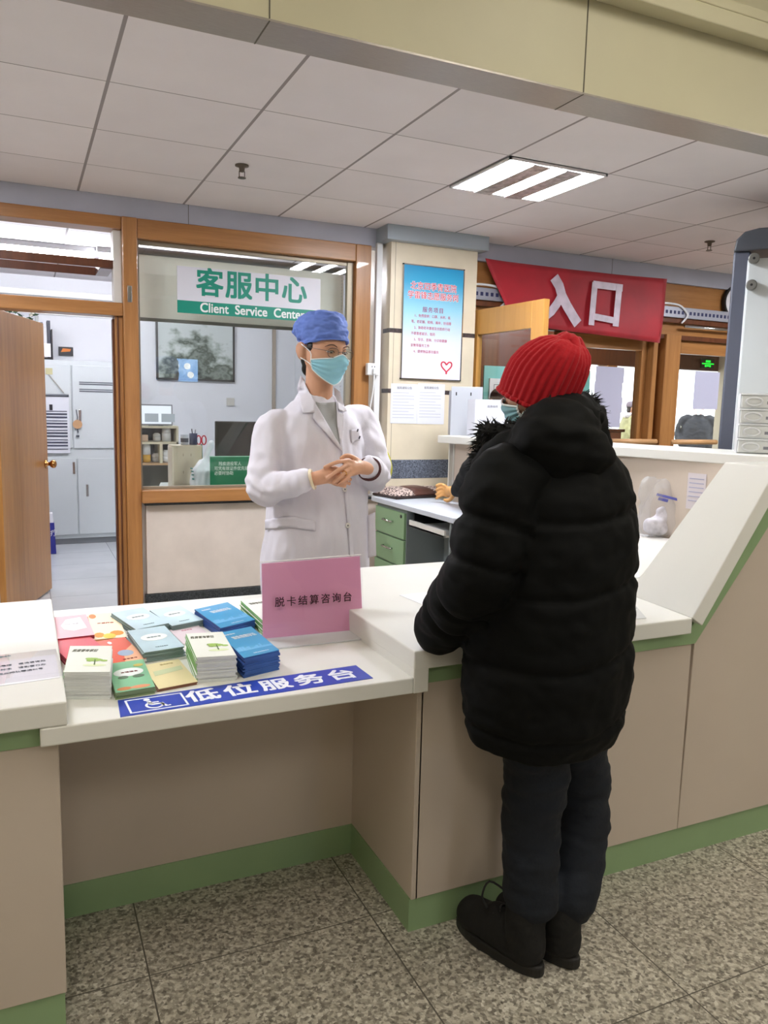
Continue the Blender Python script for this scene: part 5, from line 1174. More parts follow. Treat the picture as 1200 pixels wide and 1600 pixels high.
small_bottle(229, zC + 0.018, sy0 + 0.08, 0.165, 0.032, M('amber_label', (214, 168, 60), 0.4), WHITEPL, 'white and amber bottle on the lower cream shelf', 0.4)
small_bottle(243, zC + 0.018, sy0 + 0.10, 0.075, 0.034, M('glass_grey', (170, 172, 168), 0.2), M('pale_glass', (206, 206, 202), 0.2), 'low glass jar beside the amber bottle', 0.5, 'jar')
small_bottle(260, zC + 0.018, sy0 + 0.06, 0.105, 0.040, WHITEPL, WHITEPL, 'white mug on the lower cream shelf', 0.5, 'mug')
small_bottle(245, zB + 0.018, sy0 + 0.10, 0.07, 0.032, M('pale_glass', (206, 206, 202), 0.2), M('pale_glass', (206, 206, 202), 0.2), 'small glass ornament on the upper cream shelf', 0.5, 'ornament')
small_bottle(260, zB + 0.018, sy0 + 0.08, 0.12, 0.038, M('white_porcelain', (222, 224, 224), 0.2), M('white_porcelain', (222, 224, 224), 0.2), 'white porcelain figure on the upper cream shelf', 0.6, 'ornament')
xb = at_y(226, 690, sy0).x
tag(obj('wooden_box', B(xb - 0.05, xb + 0.035, sy0 + 0.05, sy0 + 0.12, zB + 0.019, zB + 0.075), M('light_wood_box', (206, 178, 150), 0.5), None, 0.004), 'small light wooden box on the upper cream shelf', 'box')
# beige storage box with pens behind
b0, b1 = at_z(272, 747, DZ), at_z(304, 749, DZ)
yb0 = 5.86
bxl, bxr = at_y(269, 745, yb0).x, at_y(316, 745, yb0).x; bzt = at_y(290, 696, yb0).z
bxo = thing('beige_storage_box', 'beige storage box on the desk inside the window', 'box', ((bxl + bxr) / 2, yb0, DZ))
obj('box_body', B(bxl, bxr, yb0, yb0 + 0.16, DZ + 0.001, bzt), M('beige_box_board', (206, 198, 172), 0.5), bxo, 0.004)
obj('box_edge', B(bxl - 0.003, bxl + 0.012, yb0 - 0.003, yb0 + 0.163, DZ + 0.001, bzt - 0.01), M('paler_box_board', (222, 216, 196), 0.5), bxo, 0.003)
for (a, b_) in ((0.36, 0.75), (0.62, 0.75), (0.36, 0.35), (0.62, 0.35)):
    obj('box_slot', B(bxl + (bxr - bxl) * a, bxl + (bxr - bxl) * a + 0.004, yb0 - 0.002, yb0 + 0.001, DZ + (bzt - DZ) * b_, DZ + (bzt - DZ) * b_ + 0.02), M('tan_slot', (150, 138, 110), 0.6), bxo)
pcp = thing('pen_cup', 'dark pen cup standing on the beige storage box', 'pen cup', (bxr - 0.05, yb0 + 0.07, bzt))
pz = bzt
obj('cup', MB().lathe([(0.001, 0), (0.03, 0.001), (0.03, 0.085), (0.026, 0.085), (0.026, 0.01), (0.001, 0.01)], (bxr - 0.05, yb0 + 0.07, pz + 0.001), 16), M('navy_cup', (52, 58, 92), 0.4), pcp, smooth=True)
obj('pen', MB().tube([(bxr - 0.05, yb0 + 0.07, pz + 0.02), (bxr - 0.06, yb0 + 0.075, pz + 0.12)], 0.004, 6), BLACK, pcp); obj('pen', MB().tube([(bxr - 0.045, yb0 + 0.06, pz + 0.02), (bxr - 0.035, yb0 + 0.06, pz + 0.115)], 0.004, 6), M('grey_pen', (150, 150, 156), 0.4), pcp)
ccp = thing('pale_cup', 'pale grey cup beside the dark pen cup', 'cup', (bxr - 0.115, yb0 + 0.07, pz))
obj('cup', MB().lathe([(0.001, 0), (0.028, 0.001), (0.03, 0.075), (0.026, 0.075), (0.024, 0.01), (0.001, 0.01)], (bxr - 0.115, yb0 + 0.07, pz + 0.001), 16), M('pale_grey_cup', (190, 196, 204), 0.4), ccp, smooth=True)
obj('cup_band', MB().lathe([(0.0292, 0.02), (0.0302, 0.05)], (bxr - 0.115, yb0 + 0.07, pz + 0.001), 16, cap=False), DARKGREY, ccp)
scx = at_y(313, 690, 6.0).x + 0.02
sc_ = thing('red_scissors', 'scissors with red loop handles standing upright behind the beige box', 'scissors', (scx, 6.06, DZ))
for sgn in (-1, 1):
    ring = [Vector((scx + sgn * 0.020 + 0.017 * math.cos(2 * PI * k / 16), 6.06, bzt + 0.03 + 0.034 * math.sin(2 * PI * k / 16))) for k in range(17)]
    obj('loop_handle', MB().tube(ring, 0.005, 8, cap=False), M('red_plastic', (196, 36, 56), 0.4), sc_, smooth=True)
obj('blade', MB().box(scx - 0.008, scx + 0.008, 6.058, 6.062, DZ + 0.002, bzt), CHROME, sc_)
# white carrier bag
yq = 5.66
wbx = at_y(317, 740, yq).x
wg = thing('white_carrier_bag', 'knotted translucent white carrier bag on the desk inside the window', 'bag', (wbx, yq, DZ))
me_ = organic([blob_bag((wbx, yq, DZ + 0.002), 0.095, 0.08, 0.23, 5.0), MB().capsule([(wbx + 0.01, yq, DZ + 0.20), (wbx + 0.03, yq, DZ + 0.26), (wbx + 0.06, yq, DZ + 0.34)], [0.03, 0.022, 0.03])], 0.006, 4)
displace(me_, lambda c, n: 0.006 * fnoise(c, (40, 40, 14)) - 0.003)
link('bag_film', me_, M('white_bag_film', (216, 224, 230), 0.35, var=(10, 0.05)), wg, smooth=True)
for k, (zc_, w_) in enumerate(((0.165, 0.05), (0.145, 0.06), (0.12, 0.05), (0.09, 0.03))):
    obj('printed_mark', MB().obox((wbx - 0.098 + 0.004 * k, yq - 0.045, DZ + zc_), (0.012, -w_ * 0.6, 0), (0, 0.001, 0), (0, 0, 0.010)), M('teal_green_print', (50, 130, 120), 0.5), wg)
# green sign stand
gy = 5.46
g0, g1 = at_y(328, 714, gy), at_y(412, 756, gy)
gs = thing('green_desk_sign', 'green acrylic desk sign with white lines standing inside the window', 'sign', ((g0.x + g1.x) / 2, gy, DZ))
obj('green_card', B(g0.x, g1.x, gy, gy + 0.004, DZ + 0.006, g0.z), M('emerald_card', (0, 112, 74), 0.4), gs)
obj('sign_base', B(g0.x, g1.x, gy - 0.03, gy + 0.06, DZ + 0.001, DZ + 0.006), FROST, gs)
obj('sign_edge', B(g0.x - 0.003, g1.x + 0.003, gy - 0.003, gy + 0.006, g0.z, g0.z + 0.006), M('mint_edge', (150, 206, 180), 0.3), gs)
for k, ln in enumerate(('    残疾退役军人', '可凭有效证件优先就诊', '必要时协助')):
    text('lettering', ln, 0.030, (g0.x + 0.03, gy - 0.001, g0.z - 0.05 - k * 0.033), X_, Z_, M('pale_letter', (206, 226, 214), 0.5), gs, ax='LEFT', bold=0.008, sx=0.9)
# computer monitor seen from behind the sign
my = 6.05
k0 = at_y(337, 658, my); k1 = at_y(430, 713, my)
cm_ = thing('black_monitor', 'black computer monitor on the desk behind the green sign', 'monitor', ((k0.x + k1.x) / 2, my, DZ))
obj('monitor_case', B(k0.x, k1.x, my, my + 0.04, k1.z, k0.z), BLACK, cm_, 0.006)
obj('screen', B(k0.x + 0.012, k1.x - 0.012, my - 0.002, my + 0.001, k1.z + 0.02, k0.z - 0.012), M('dark_screen', (34, 36, 40), 0.08), cm_)
obj('monitor_stand', MB().box((k0.x + k1.x) / 2 - 0.03, (k0.x + k1.x) / 2 + 0.03, my + 0.01, my + 0.03, DZ + 0.002, k1.z).box((k0.x + k1.x) / 2 - 0.1, (k0.x + k1.x) / 2 + 0.1, my - 0.06, my + 0.1, DZ + 0.001, DZ + 0.012), BLACK, cm_)

# wall television of the lobby (its picture mirrors in the window glass)
tv0, tv1 = at_y(244, 559, 15.03), at_y(308, 597, 15.03)
tv = thing('wall_television', 'lit blue wall television on the rear lobby wall mirrored in the window', 'television', ((tv0.x + tv1.x) / 2, -4.45, tv1.z))
obj('television_case', B(tv0.x - 0.02, tv1.x + 0.02, -4.5, -4.43, tv1.z - 0.02, tv0.z + 0.02), BLACK, tv, 0.006)
obj('screen', B(tv0.x, tv1.x, -4.432, -4.428, tv1.z, tv0.z), emis('television_blue', (150, 196, 255), 9.0), tv)
TVW = emis('television_white', (250, 252, 255), 11.0)
for (a, b_) in ((0.46, 0.68), (0.74, 0.68), (0.38, 0.3), (0.82, 0.3)):
    c_ = Vector((tv0.x + (tv1.x - tv0.x) * a, -4.4275, tv1.z + (tv0.z - tv1.z) * b_))
    obj('screen_icon', MB().lathe([(0.001, 0), (0.06, 0), (0.06, 0.002), (0.001, 0.002)], c_, 20, (0, 1, 0)), TVW, tv)
# ================================================================ PEOPLE
SKIN = M('skin', (200, 150, 120), 0.5, var=(14, 0.03)); SKIN2 = M('skin_second_tone', (198, 146, 116), 0.5, var=(14, 0.03))  # second skin colour serves the other people
HAIR = M('black_hair', (20, 18, 18), 0.5)
class Fr:
    def __init__(s, base, f): s.b = Vector(base); s.f = Vector((f[0], f[1], 0)).normalized(); s.l = Vector((-s.f.y, s.f.x, 0))
    def p(s, l, d, z): return Vector((s.b.x, s.b.y, 0)) + s.l * l + s.f * d + Vector((0, 0, z))
def ring_stack(fr, rows, n=40, sq=2.3):
    """rows (z, l, d, a, b): superelliptic sections stacked upwards"""
    rings = []
    for z, l, d, a, b in rows:
        r = []
        for k in range(n):
            t = 2 * PI * k / n; c, s_ = math.cos(t), math.sin(t)
            r.append(fr.p(l + a * math.copysign(abs(c) ** (2 / sq), c), d + b * math.copysign(abs(s_) ** (2 / sq), s_), z))
        rings.append(r)
    return MB().loft(rings)
def smooth_rows(rows, sub=4):
    out = []
    for i in range(len(rows) - 1):
        for k in range(sub):
            t = k / sub; t = t * t * (3 - 2 * t) if False else t
            out.append(tuple(rows[i][j] * (1 - t) + rows[i + 1][j] * t for j in range(5)))
    out.append(rows[-1]); return out
class Head:
    """local axes: x = the person's left, y = forward, z = up; origin between the ears at eye height"""
    def __init__(s, c, f, pitch=0.0, roll=0.0, k=1.0):
        f = Vector((f[0], f[1], 0)).normalized(); l = Vector((-f.y, f.x, 0))
        s.R = Matrix([[l.x, f.x, 0], [l.y, f.y, 0], [0, 0, 1]]) @ Matrix.Rotation(-pitch, 3, 'X') @ Matrix.Rotation(roll, 3, 'Y'); s.c = Vector(c); s.k = k
    def p(s, x, y, z): return s.c + s.R @ (Vector((x, y, z)) * s.k)
    def d(s, x, y, z): return s.R @ Vector((x, y, z))
    def mb(s):
        n, m = 56, 44; rings = []
        for i in range(1, m):
            t = PI * i / m; ring = []
            for q in range(n):
                a = 2 * PI * q / n
                x, y, z = 0.075 * math.sin(t) * math.cos(a), 0.094 * math.sin(t) * math.sin(a), -0.118 * math.cos(t)
                if z < -0.02:
                    k = min(1, (-z - 0.02) / 0.1); x *= 1 - 0.20 * k * k; 
                    if y < 0: y *= 1 - 0.45 * k
                    else: y = y * (1 - 0.02 * k) + 0.012 * k
                if y > 0:
                    g = lambda cx, cz, sx, sz: math.exp(-((x - cx) / sx) ** 2 - ((z - cz) / sz) ** 2)
                    y += 0.024 * g(0, -0.030, 0.014, 0.016) + 0.014 * g(0, -0.008, 0.009, 0.022)
                    y -= 0.009 * (g(0.032, 0.004, 0.018, 0.012) + g(-0.032, 0.004, 0.018, 0.012))
                    y += 0.004 * math.exp(-((z - 0.024) / 0.010) ** 2) * math.exp(-(x / 0.05) ** 2)
                    y += 0.007 * g(0, -0.066, 0.024, 0.009) + 0.007 * g(0, -0.10, 0.022, 0.014)
                    y += 0.004 * (g(0.04, -0.03, 0.02, 0.02) + g(-0.04, -0.03, 0.02, 0.02))
                ring.append(s.p(x, y, z))
            rings.append(ring)
        return MB().loft(rings)
    def ears(s):
        out = []
        for sg in (-1, 1):
            rot = s.R @ Matrix.Rotation(sg * 0.35, 3, 'Z') @ Matrix.Rotation(0.2, 3, 'X')
            out.append(MB().ell(s.p(sg * 0.085, -0.034, -0.006), (0.011 * s.k, 0.020 * s.k, 0.034 * s.k), 16, rot))
            out.append(MB().tube([s.p(sg * 0.084, -0.024, -0.030), s.p(sg * 0.092, -0.046, -0.014), s.p(sg * 0.095, -0.048, 0.010), s.p(sg * 0.090, -0.032, 0.026), s.p(sg * 0.079, -0.014, 0.014)], 0.0045 * s.k, 8, sub=4))
        return out
    def features(s, par, brow=True):
        for sg in (-1, 1):
            e = obj('eye', MB().ell(s.p(sg * 0.032, 0.078, 0.003), (0.0145 * s.k, 0.012 * s.k, 0.0040 * s.k), 16, s.R), M('eye_white', (206, 196, 190), 0.3), par, smooth=True)
            obj('iris', MB().ell(s.p(sg * 0.032, 0.0875, 0.001), (0.006 * s.k, 0.003 * s.k, 0.0036 * s.k), 12, s.R), M('dark_iris', (34, 22, 18), 0.3), e, smooth=True)
            obj('eyelash', MB().tube([s.p(sg * 0.016, 0.086, 0.001), s.p(sg * 0.026, 0.091, 0.0065), s.p(sg * 0.036, 0.0905, 0.007), s.p(sg * 0.048, 0.083, 0.002)], [0.001, 0.0018, 0.0018, 0.001], 6, sub=3), M('lash_brown', (44, 28, 22), 0.6), par, smooth=True)
            obj('eyebrow', MB().tube([s.p(sg * 0.014, 0.0975, 0.022), s.p(sg * 0.03, 0.097, 0.029), s.p(sg * 0.044, 0.090, 0.028), s.p(sg * 0.056, 0.077, 0.020)], [0.0016, 0.0026, 0.0024, 0.001], 8, sub=4, sx=0.7), M('brow_hair', (92, 66, 54), 0.7), par, smooth=True)
    def mask(s, par, bv, col=(146, 204, 222), border=(222, 232, 234), ear=0.090):
        NA, NZ = 28, 22; amax = 1.18
        def edges(a):
            q = abs(a) / amax
            return -0.014 - 0.018 * q + 0.012 * math.exp(-(a / 0.22) ** 2), -0.118 + 0.052 * q ** 1.4
        rad = np.zeros((NA + 1, NZ + 1)); zz = np.zeros_like(rad)
        for i in range(NA + 1):
            a = -amax + 2 * amax * i / NA; zt_, zb_ = edges(a)
            for j in range(NZ + 1):
                z = zb_ + (zt_ - zb_) * j / NZ; zz[i, j] = z
                o = s.p(0.3 * math.sin(a), 0.3 * math.cos(a), z); h = bv.ray_cast(o, -s.d(math.sin(a), math.cos(a), 0).normalized())
                rad[i, j] = max(0.06, 0.3 - h[3] / s.k) if h[0] is not None and h[3] < 0.28 else np.nan
        for j in range(NZ, -1, -1):
            for i in range(NA + 1):
                if np.isnan(rad[i, j]): rad[i, j] = rad[i, min(NZ, j + 1)] if j < NZ else 0.085
        base = rad.copy()
        for _ in range(14):
            p = np.pad(rad, 1, mode='edge'); rad = np.maximum(base, (p[2:, 1:-1] + p[:-2, 1:-1] + p[1:-1, 2:] + p[1:-1, :-2]) / 4 + 0.0008)
        out = np.zeros_like(rad)
        for j in range(NZ + 1):
            w_ = 0.0022 * math.sin(j / NZ * 4 * 2 * PI) * math.sin(PI * j / NZ); out[:, j] = rad[:, j] + 0.004 + w_
        P = [[None] * (NZ + 1) for _ in range(NA + 1)]; V_ = []; F_ = []
        for lay in (0, -0.002):
            for i in range(NA + 1):
                a = -amax + 2 * amax * i / NA
                for j in range(NZ + 1):
                    r = out[i, j] + lay; q = s.p(r * math.sin(a), r * math.cos(a), zz[i, j]); V_.append(q)
                    if lay == 0: P[i][j] = q
        N = (NA + 1) * (NZ + 1)
        for i in range(NA):
            for j in range(NZ):
                k = i * (NZ + 1) + j; F_.append((k, k + 1, k + NZ + 2, k + NZ + 1)); F_.append((N + k, N + k + NZ + 1, N + k + NZ + 2, N + k + 1))
        ed = [i * (NZ + 1) for i in range(NA + 1)] + [NA * (NZ + 1) + j for j in range(1, NZ + 1)] + [i * (NZ + 1) + NZ for i in range(NA - 1, -1, -1)] + [j for j in range(NZ - 1, 0, -1)]
        for q in range(len(ed)): a_, b_ = ed[q], ed[(q + 1) % len(ed)]; F_.append((a_, N + a_, N + b_, b_))
        mk = obj('face_mask', MB().add(V_, F_), M('mask_blue_%d' % col[0], col, 0.7, bump=(60, 0.1)), par, smooth=True, label='pale blue pleated face mask')
        bd = [P[i][0] for i in range(NA + 1)] + [P[NA][j] for j in range(1, NZ + 1)] + [P[i][NZ] for i in range(NA - 1, -1, -1)] + [P[0][j] for j in range(NZ - 1, -1, -1)]
        obj('mask_border', MB().tube(bd, 0.0026, 6, cap=False), M('mask_border', border, 0.7), mk, smooth=True)
        for i, sg in ((NA, 1), (0, -1)):
            for j, ez in ((NZ, 0.020), (1, -0.030)):
                obj('ear_loop', MB().tube([P[i][j], s.p(sg * min(0.0795, ear + 0.004), 0.02, (zz[i, j] + ez) / 2 + 0.001), s.p(sg * ear, -0.026, ez)], 0.0017, 6, sub=3), M('mask_border', border, 0.7), mk, smooth=True)
        return mk
def hand_mbs(wrist, palm, fingers, thumb, rp=0.030, r=0.0085):
    """wrist point, palm points, finger chains (knuckle to tip), thumb chain; every chain is rooted inside the palm"""
    out = [MB().capsule([wrist] + palm, [0.027] + [rp] * len(palm), 14)]
    kn = [Vector(f[0]) for f in fingers]
    for k in kn: out.append(MB().capsule([Vector(palm[0]), (Vector(palm[0]) + k) / 2, k], [0.015, 0.014, 0.0115], 12))
    for i, f in enumerate(fingers): out.append(MB().capsule([k for k in f], [r * 1.12] + [r] * (len(f) - 2) + [r * 0.82], 12))
    out.append(MB().capsule(thumb, [0.016] + [r * 1.2] * (len(thumb) - 2) + [r * 0.95], 12))
    return out
def shoe(fr, l, d0, length, w, h, par, mat, sole, name='shoe'):
    rows = []
    up = organic([MB().capsule([fr.p(l, d0 + 0.05, 0.045), fr.p(l, d0 + length * 0.5, 0.05), fr.p(l, d0 + length - 0.055, 0.04)], [0.042, 0.048, 0.040], 16), MB().capsule([fr.p(l, d0 + 0.06, 0.06), fr.p(l, d0 + 0.065, h)], [0.050, 0.056], 16)], 0.007, 4)
    s_ = link(name, up, mat, par, smooth=True)
    obj('sole', MB().prism([fr.p(l + w * math.cos(t) * (0.92 if math.sin(t) < 0 else 1), d0 + length / 2 + length / 2 * 1.02 * math.sin(t), 0.001) for t in [2 * PI * k / 32 for k in range(32)]], (0, 0, 0.032)), sole, s_, 0.006)
    return s_
def wrinkle(me, amp, sc, seed=0.0, extra=None):
    def f(c, n):
        d = amp * fnoise(c, sc, seed) + amp * 0.5 * fnoise(c, tuple(2.1 * v for v in sc), seed + 9)
        if extra is not None: d += extra(c, n)
        return d
    displace(me, f)

# ---------------------------------------------------------------- the person in the white coat
DY = 3.27
cen = at_y(496, 760, DY)
F1 = Fr((cen.x, DY), (0.24, -0.97))
dc = thing('person', 'person in white coat, blue cap and face mask standing behind the counter with clasped hands', 'person', (cen.x, DY, 0))
hc = at_y(507, 550, 3.235); hd1 = Head(hc, (0.27, -0.963), 0.10, 0.02, 1.13)
sR, eR, wR = at_y(427, 668, 3.25), at_y(411, 764, 3.14), at_y(484, 750, 2.985)
sL_, eL, wL = at_y(564, 656, 3.38), at_y(587, 742, 3.24), at_y(577, 733, 3.06)
# hands: the far hand lies over the near one
palmL = [at_y(562, 730, 2.985), at_y(549, 733, 2.962)]
fL = [[at_y(543, 720, 2.945), at_y(531, 721, 2.925), at_y(519, 725, 2.925), at_y(507, 730, 2.935)],
      [at_y(542, 727, 2.935), at_y(531, 733, 2.912), at_y(521, 740, 2.912), at_y(512, 747, 2.92)],
      [at_y(545, 734, 2.935), at_y(536, 741, 2.912), at_y(528, 748, 2.912), at_y(520, 754, 2.92)],
      [at_y(549, 740, 2.94), at_y(542, 747, 2.922), at_y(535, 752, 2.922), at_y(529, 756, 2.928)]]
thL = [at_y(560, 722, 2.985), at_y(550, 714, 2.985), at_y(541, 712, 2.985), at_y(533, 716, 2.98)]
palmR = [at_y(500, 746, 2.965), at_y(511, 744, 2.955)]
fR = [[at_y(519, 738, 2.955), at_y(528, 735, 2.965), at_y(538, 736, 2.985), at_y(546, 740, 2.995)],
      [at_y(520, 743, 2.955), at_y(530, 744, 2.965), at_y(540, 746, 2.985), at_y(548, 749, 2.995)],
      [at_y(519, 748, 2.955), at_y(529, 751, 2.965), at_y(538, 753, 2.985), at_y(546, 756, 2.995)],
      [at_y(516, 752, 2.955), at_y(524, 756, 2.962), at_y(532, 758, 2.975), at_y(539, 760, 2.985)]]
thR = [at_y(502, 740, 2.96), at_y(511, 733, 2.945), at_y(520, 731, 2.945), at_y(528, 732, 2.95)]
body = [hd1.mb()] + hd1.ears() + [MB().capsule([hd1.p(0, -0.02, -0.06), F1.p(0, 0.0, 1.50), F1.p(0, 0, 1.38)], [0.060, 0.061, 0.07], 20),
        ring_stack(F1, [(0.86, 0, 0, 0.15, 0.10), (1.05, 0, 0, 0.14, 0.10), (1.3, 0, 0, 0.16, 0.10), (1.42, 0, 0, 0.12, 0.08)]),
        MB().capsule([F1.p(-0.15, 0, 1.38), sR, eR, wR], [0.046, 0.044, 0.036, 0.030], 14), MB().capsule([F1.p(0.15, 0, 1.38), sL_, eL, wL], [0.046, 0.044, 0.036, 0.030], 14)]
for sg in (-1, 1): body.append(MB().capsule([F1.p(sg * 0.09, 0, 0.86), F1.p(sg * 0.1, 0.01, 0.48), F1.p(sg * 0.1, -0.01, 0.09)], [0.085, 0.055, 0.04], 14))
body += hand_mbs(wL, palmL, fL, thL) + hand_mbs(wR, palmR, fR, thR)
bm1 = organic(body, 0.0042, 3, 0.5)
bv1 = bvh_of(bm1)
ob1 = link('body', bm1, SKIN, dc, smooth=True)
hd1.features(dc)
hd1.mask(dc, bv1)
hr = organic([MB().ell(hd1.p(0, -0.066, -0.028), (0.068, 0.036, 0.062), 20, hd1.R), MB().ell(hd1.p(0.0725, 0.004, 0.016), (0.0075, 0.022, 0.024), 14, hd1.R), MB().ell(hd1.p(-0.0725, 0.004, 0.016), (0.0075, 0.022, 0.024), 14, hd1.R), MB().ell(hd1.p(0, -0.072, -0.07), (0.055, 0.022, 0.04), 20, hd1.R), MB().ell(hd1.p(0, -0.03, 0.03), (0.079, 0.07, 0.04), 20, hd1.R)], 0.004, 2)
link('hair', hr, HAIR, dc, smooth=True, label='short black hair below the cap')
# cap
CAPB = M('blue_cap_cloth', (96, 122, 196), 0.8, var=(20, 0.04), bump=(90, 0.1))
cr_ = []
tl_ = Matrix.Rotation(0.24, 3, 'X')
for z, a, b, dy in ((-0.006, 0.083, 0.101, 0.0), (0.012, 0.086, 0.105, -0.003), (0.032, 0.091, 0.114, -0.015), (0.055, 0.093, 0.120, -0.024), (0.080, 0.090, 0.115, -0.027), (0.100, 0.079, 0.098, -0.024), (0.113, 0.056, 0.070, -0.020), (0.122, 0.02, 0.03, -0.014)):
    ring = []
    for k in range(48):
        t = 2 * PI * k / 48; q = tl_ @ Vector((a * math.cos(t), b * math.sin(t) + dy, z)); ring.append(hd1.p(q.x, q.y - 0.004, q.z + 0.034))
    cr_.append(ring)
cpm = organic([MB().loft(cr_)], 0.004, 5)
wrinkle(cpm, 0.008, (22, 22, 44), 3.0)
link('surgical_cap', cpm, CAPB, dc, smooth=True, label='soft blue surgical cap')
obj('cap_hem', MB().tube(cr_[0] + cr_[0][:1], 0.0035, 8, cap=False), CAPB, dc, smooth=True)
# spectacles
SPEC = M('thin_grey_spectacle_frame', (96, 90, 90), 0.3, metal=0.6); gl_ = MB()
for sg in (-1, 1):
    gl_.tube([hd1.p(sg * 0.034 + 0.024 * math.copysign(abs(math.cos(t)) ** 0.7, math.cos(t)), 0.106 - 0.004 * abs(math.cos(t)), 0.001 + 0.017 * math.copysign(abs(math.sin(t)) ** 0.7, math.sin(t))) for t in [2 * PI * k / 32 for k in range(33)]], 0.0011, 6, cap=False)
    gl_.tube([hd1.p(sg * 0.058, 0.102, 0.006), hd1.p(sg * 0.074, 0.075, 0.008), hd1.p(sg * 0.084, 0.0, 0.012)], 0.0012, 6)
gl_.tube([hd1.p(-0.011, 0.105, 0.004), hd1.p(0, 0.108, 0.007), hd1.p(0.011, 0.105, 0.004)], 0.0011, 6)
sp1 = obj('spectacles', gl_, SPEC, dc, smooth=True)
for sg in (-1, 1): obj('spectacle_lens', MB().prism([hd1.p(sg * 0.034 + 0.0225 * math.copysign(abs(math.cos(t)) ** 0.7, math.cos(t)), 0.104, 0.001 + 0.0155 * math.copysign(abs(math.sin(t)) ** 0.7, math.sin(t))) for t in [2 * PI * k / 24 for k in range(24)]], hd1.d(0, 0.001, 0)), GLASS, sp1)
# white coat
COAT = M('white_coat_cotton', (216, 213, 223), 0.85, var=(3, 0.012), bump=(120, 0.06))
rows = smooth_rows([(0.42, 0, 0.01, 0.265, 0.19), (0.62, 0, 0.01, 0.262, 0.188), (0.85, 0, 0.01, 0.252, 0.178), (1.02, 0, 0.01, 0.238, 0.165), (1.18, 0, 0.0, 0.226, 0.150), (1.30, 0, -0.005, 0.224, 0.140), (1.375, 0, -0.012, 0.212, 0.126), (1.42, 0, -0.016, 0.186, 0.108), (1.455, 0, -0.018, 0.142, 0.094), (1.49, 0, -0.022, 0.100, 0.086), (1.515, 0, -0.026, 0.078, 0.078)], 3)
cm1 = organic([ring_stack(F1, rows, 48, 2.25),
    MB().capsule([F1.p(-0.13, -0.012, 1.378), sR, (sR + eR) / 2 + Vector((-0.012, 0, 0)), eR, (eR + wR) / 2 + Vector((0, 0, -0.004)), eR + (wR - eR) * 0.84], [0.066, 0.070, 0.070, 0.068, 0.061, 0.050], 20),
    MB().capsule([F1.p(0.13, -0.012, 1.378), sL_, (sL_ + eL) / 2 + Vector((0.012, 0, 0)), eL, (eL + wL) / 2, wL + Vector((0.004, 0.012, 0))], [0.066, 0.070, 0.069, 0.069, 0.062, 0.052], 20)], 0.0075, 7)
def folds(c, n):
    d = np.zeros(len(c))
    for e, w_ in ((eR, 0.11), (eL, 0.11)):
        r = np.linalg.norm(c - np.array(e), axis=1); k = np.exp(-(r / w_) ** 2)
        d += k * 0.0055 * np.sin((c[:, 2] - e.z) * 95 + 45 * (c[:, 0] - e.x) + 6 * fnoise(c, (8, 8, 8), 2.0))
    # drapes in the skirt and from the shoulders
    sk = np.clip((1.15 - c[:, 2]) / 0.5, 0, 1)
    ang = np.arctan2(c[:, 1] - F1.b[1], c[:, 0] - F1.b[0])
    d += sk * 0.008 * np.sin(ang * 9 + 1.5 * fnoise(c, (2, 2, 3), 5.0))
    return d
wrinkle(cm1, 0.011, (14, 14, 6), 1.0, folds)
bvc = bvh_of(cm1)
ct1 = link('white_coat', cm1, COAT, dc, smooth=True, label='long white coat')
TEE = M('grey_tee_shirt', (150, 150, 148), 0.9, bump=(150, 0.1))
obj('grey_shirt', patch([(486, 626), (500, 630), (525, 628), (528, 660), (530, 690), (532, 702), (520, 684), (505, 658), (494, 640)], [bvc], 0.004, 0.002, 3.0), TEE, dc, smooth=True, label='grey round neck shirt')
LAP = COAT
obj('collar', patch([(470, 586), (464, 606), (473, 647), (491, 645), (493, 630), (484, 612), (476, 594)], [bvc, bv1], 0.010, 0.004, 3.0, 6), LAP, ct1, smooth=True)
obj('lapel', patch([(492, 630), (488, 653), (498, 666), (514, 684), (528, 700), (534, 708), (533, 700), (522, 682), (508, 658), (498, 640)], [bvc], 0.009, 0.004, 3.0, 4), LAP, ct1, smooth=True)
obj('collar', patch([(522, 604), (531, 612), (541, 643), (535, 645), (527, 640), (523, 622)], [bvc, bv1], 0.010, 0.004, 2.5, 6), LAP, ct1, smooth=True)
obj('lapel', patch([(524, 628), (527, 645), (537, 646), (537, 668), (534, 690), (534, 706), (530, 694), (526, 665)], [bvc], 0.009, 0.004, 2.5, 4), LAP, ct1, smooth=True)
obj('placket', patch([(533, 704), (537, 706), (545, 770), (552, 860), (556, 930), (549, 930), (545, 860), (538, 775)], [bvc], 0.004, 0.003, 4.0, 1), COAT, ct1, smooth=True)
obj('chest_pocket', patch([(546, 672), (560, 670), (562, 688), (548, 692)], [bvc], 0.005, 0.003, 3.0, 2), COAT, ct1, smooth=True)
for (px, py) in ((556, 675), (559, 686)):
    h = bvc.ray_cast(Vector((0, 0, H)), Vector(ray(px, py)).normalized()); obj('pen_clip', MB().tube([h[0] + h[1] * 0.008, h[0] + h[1] * 0.008 + Vector((0.004, 0, 0.012))], 0.0035, 8), DARKGREY, ct1)
obj('side_pocket', patch([(414, 812), (452, 806), (493, 814), (493, 830), (452, 824), (414, 828)], [bvc], 0.006, 0.004, 4.0, 2), COAT, ct1, smooth=True)
obj('side_pocket', patch([(573, 806), (586, 800), (588, 868), (574, 872)], [bvc], 0.008, 0.005, 4.0, 2), COAT, ct1, smooth=True)
BTN = M('pearl_button', (222, 218, 214), 0.25)
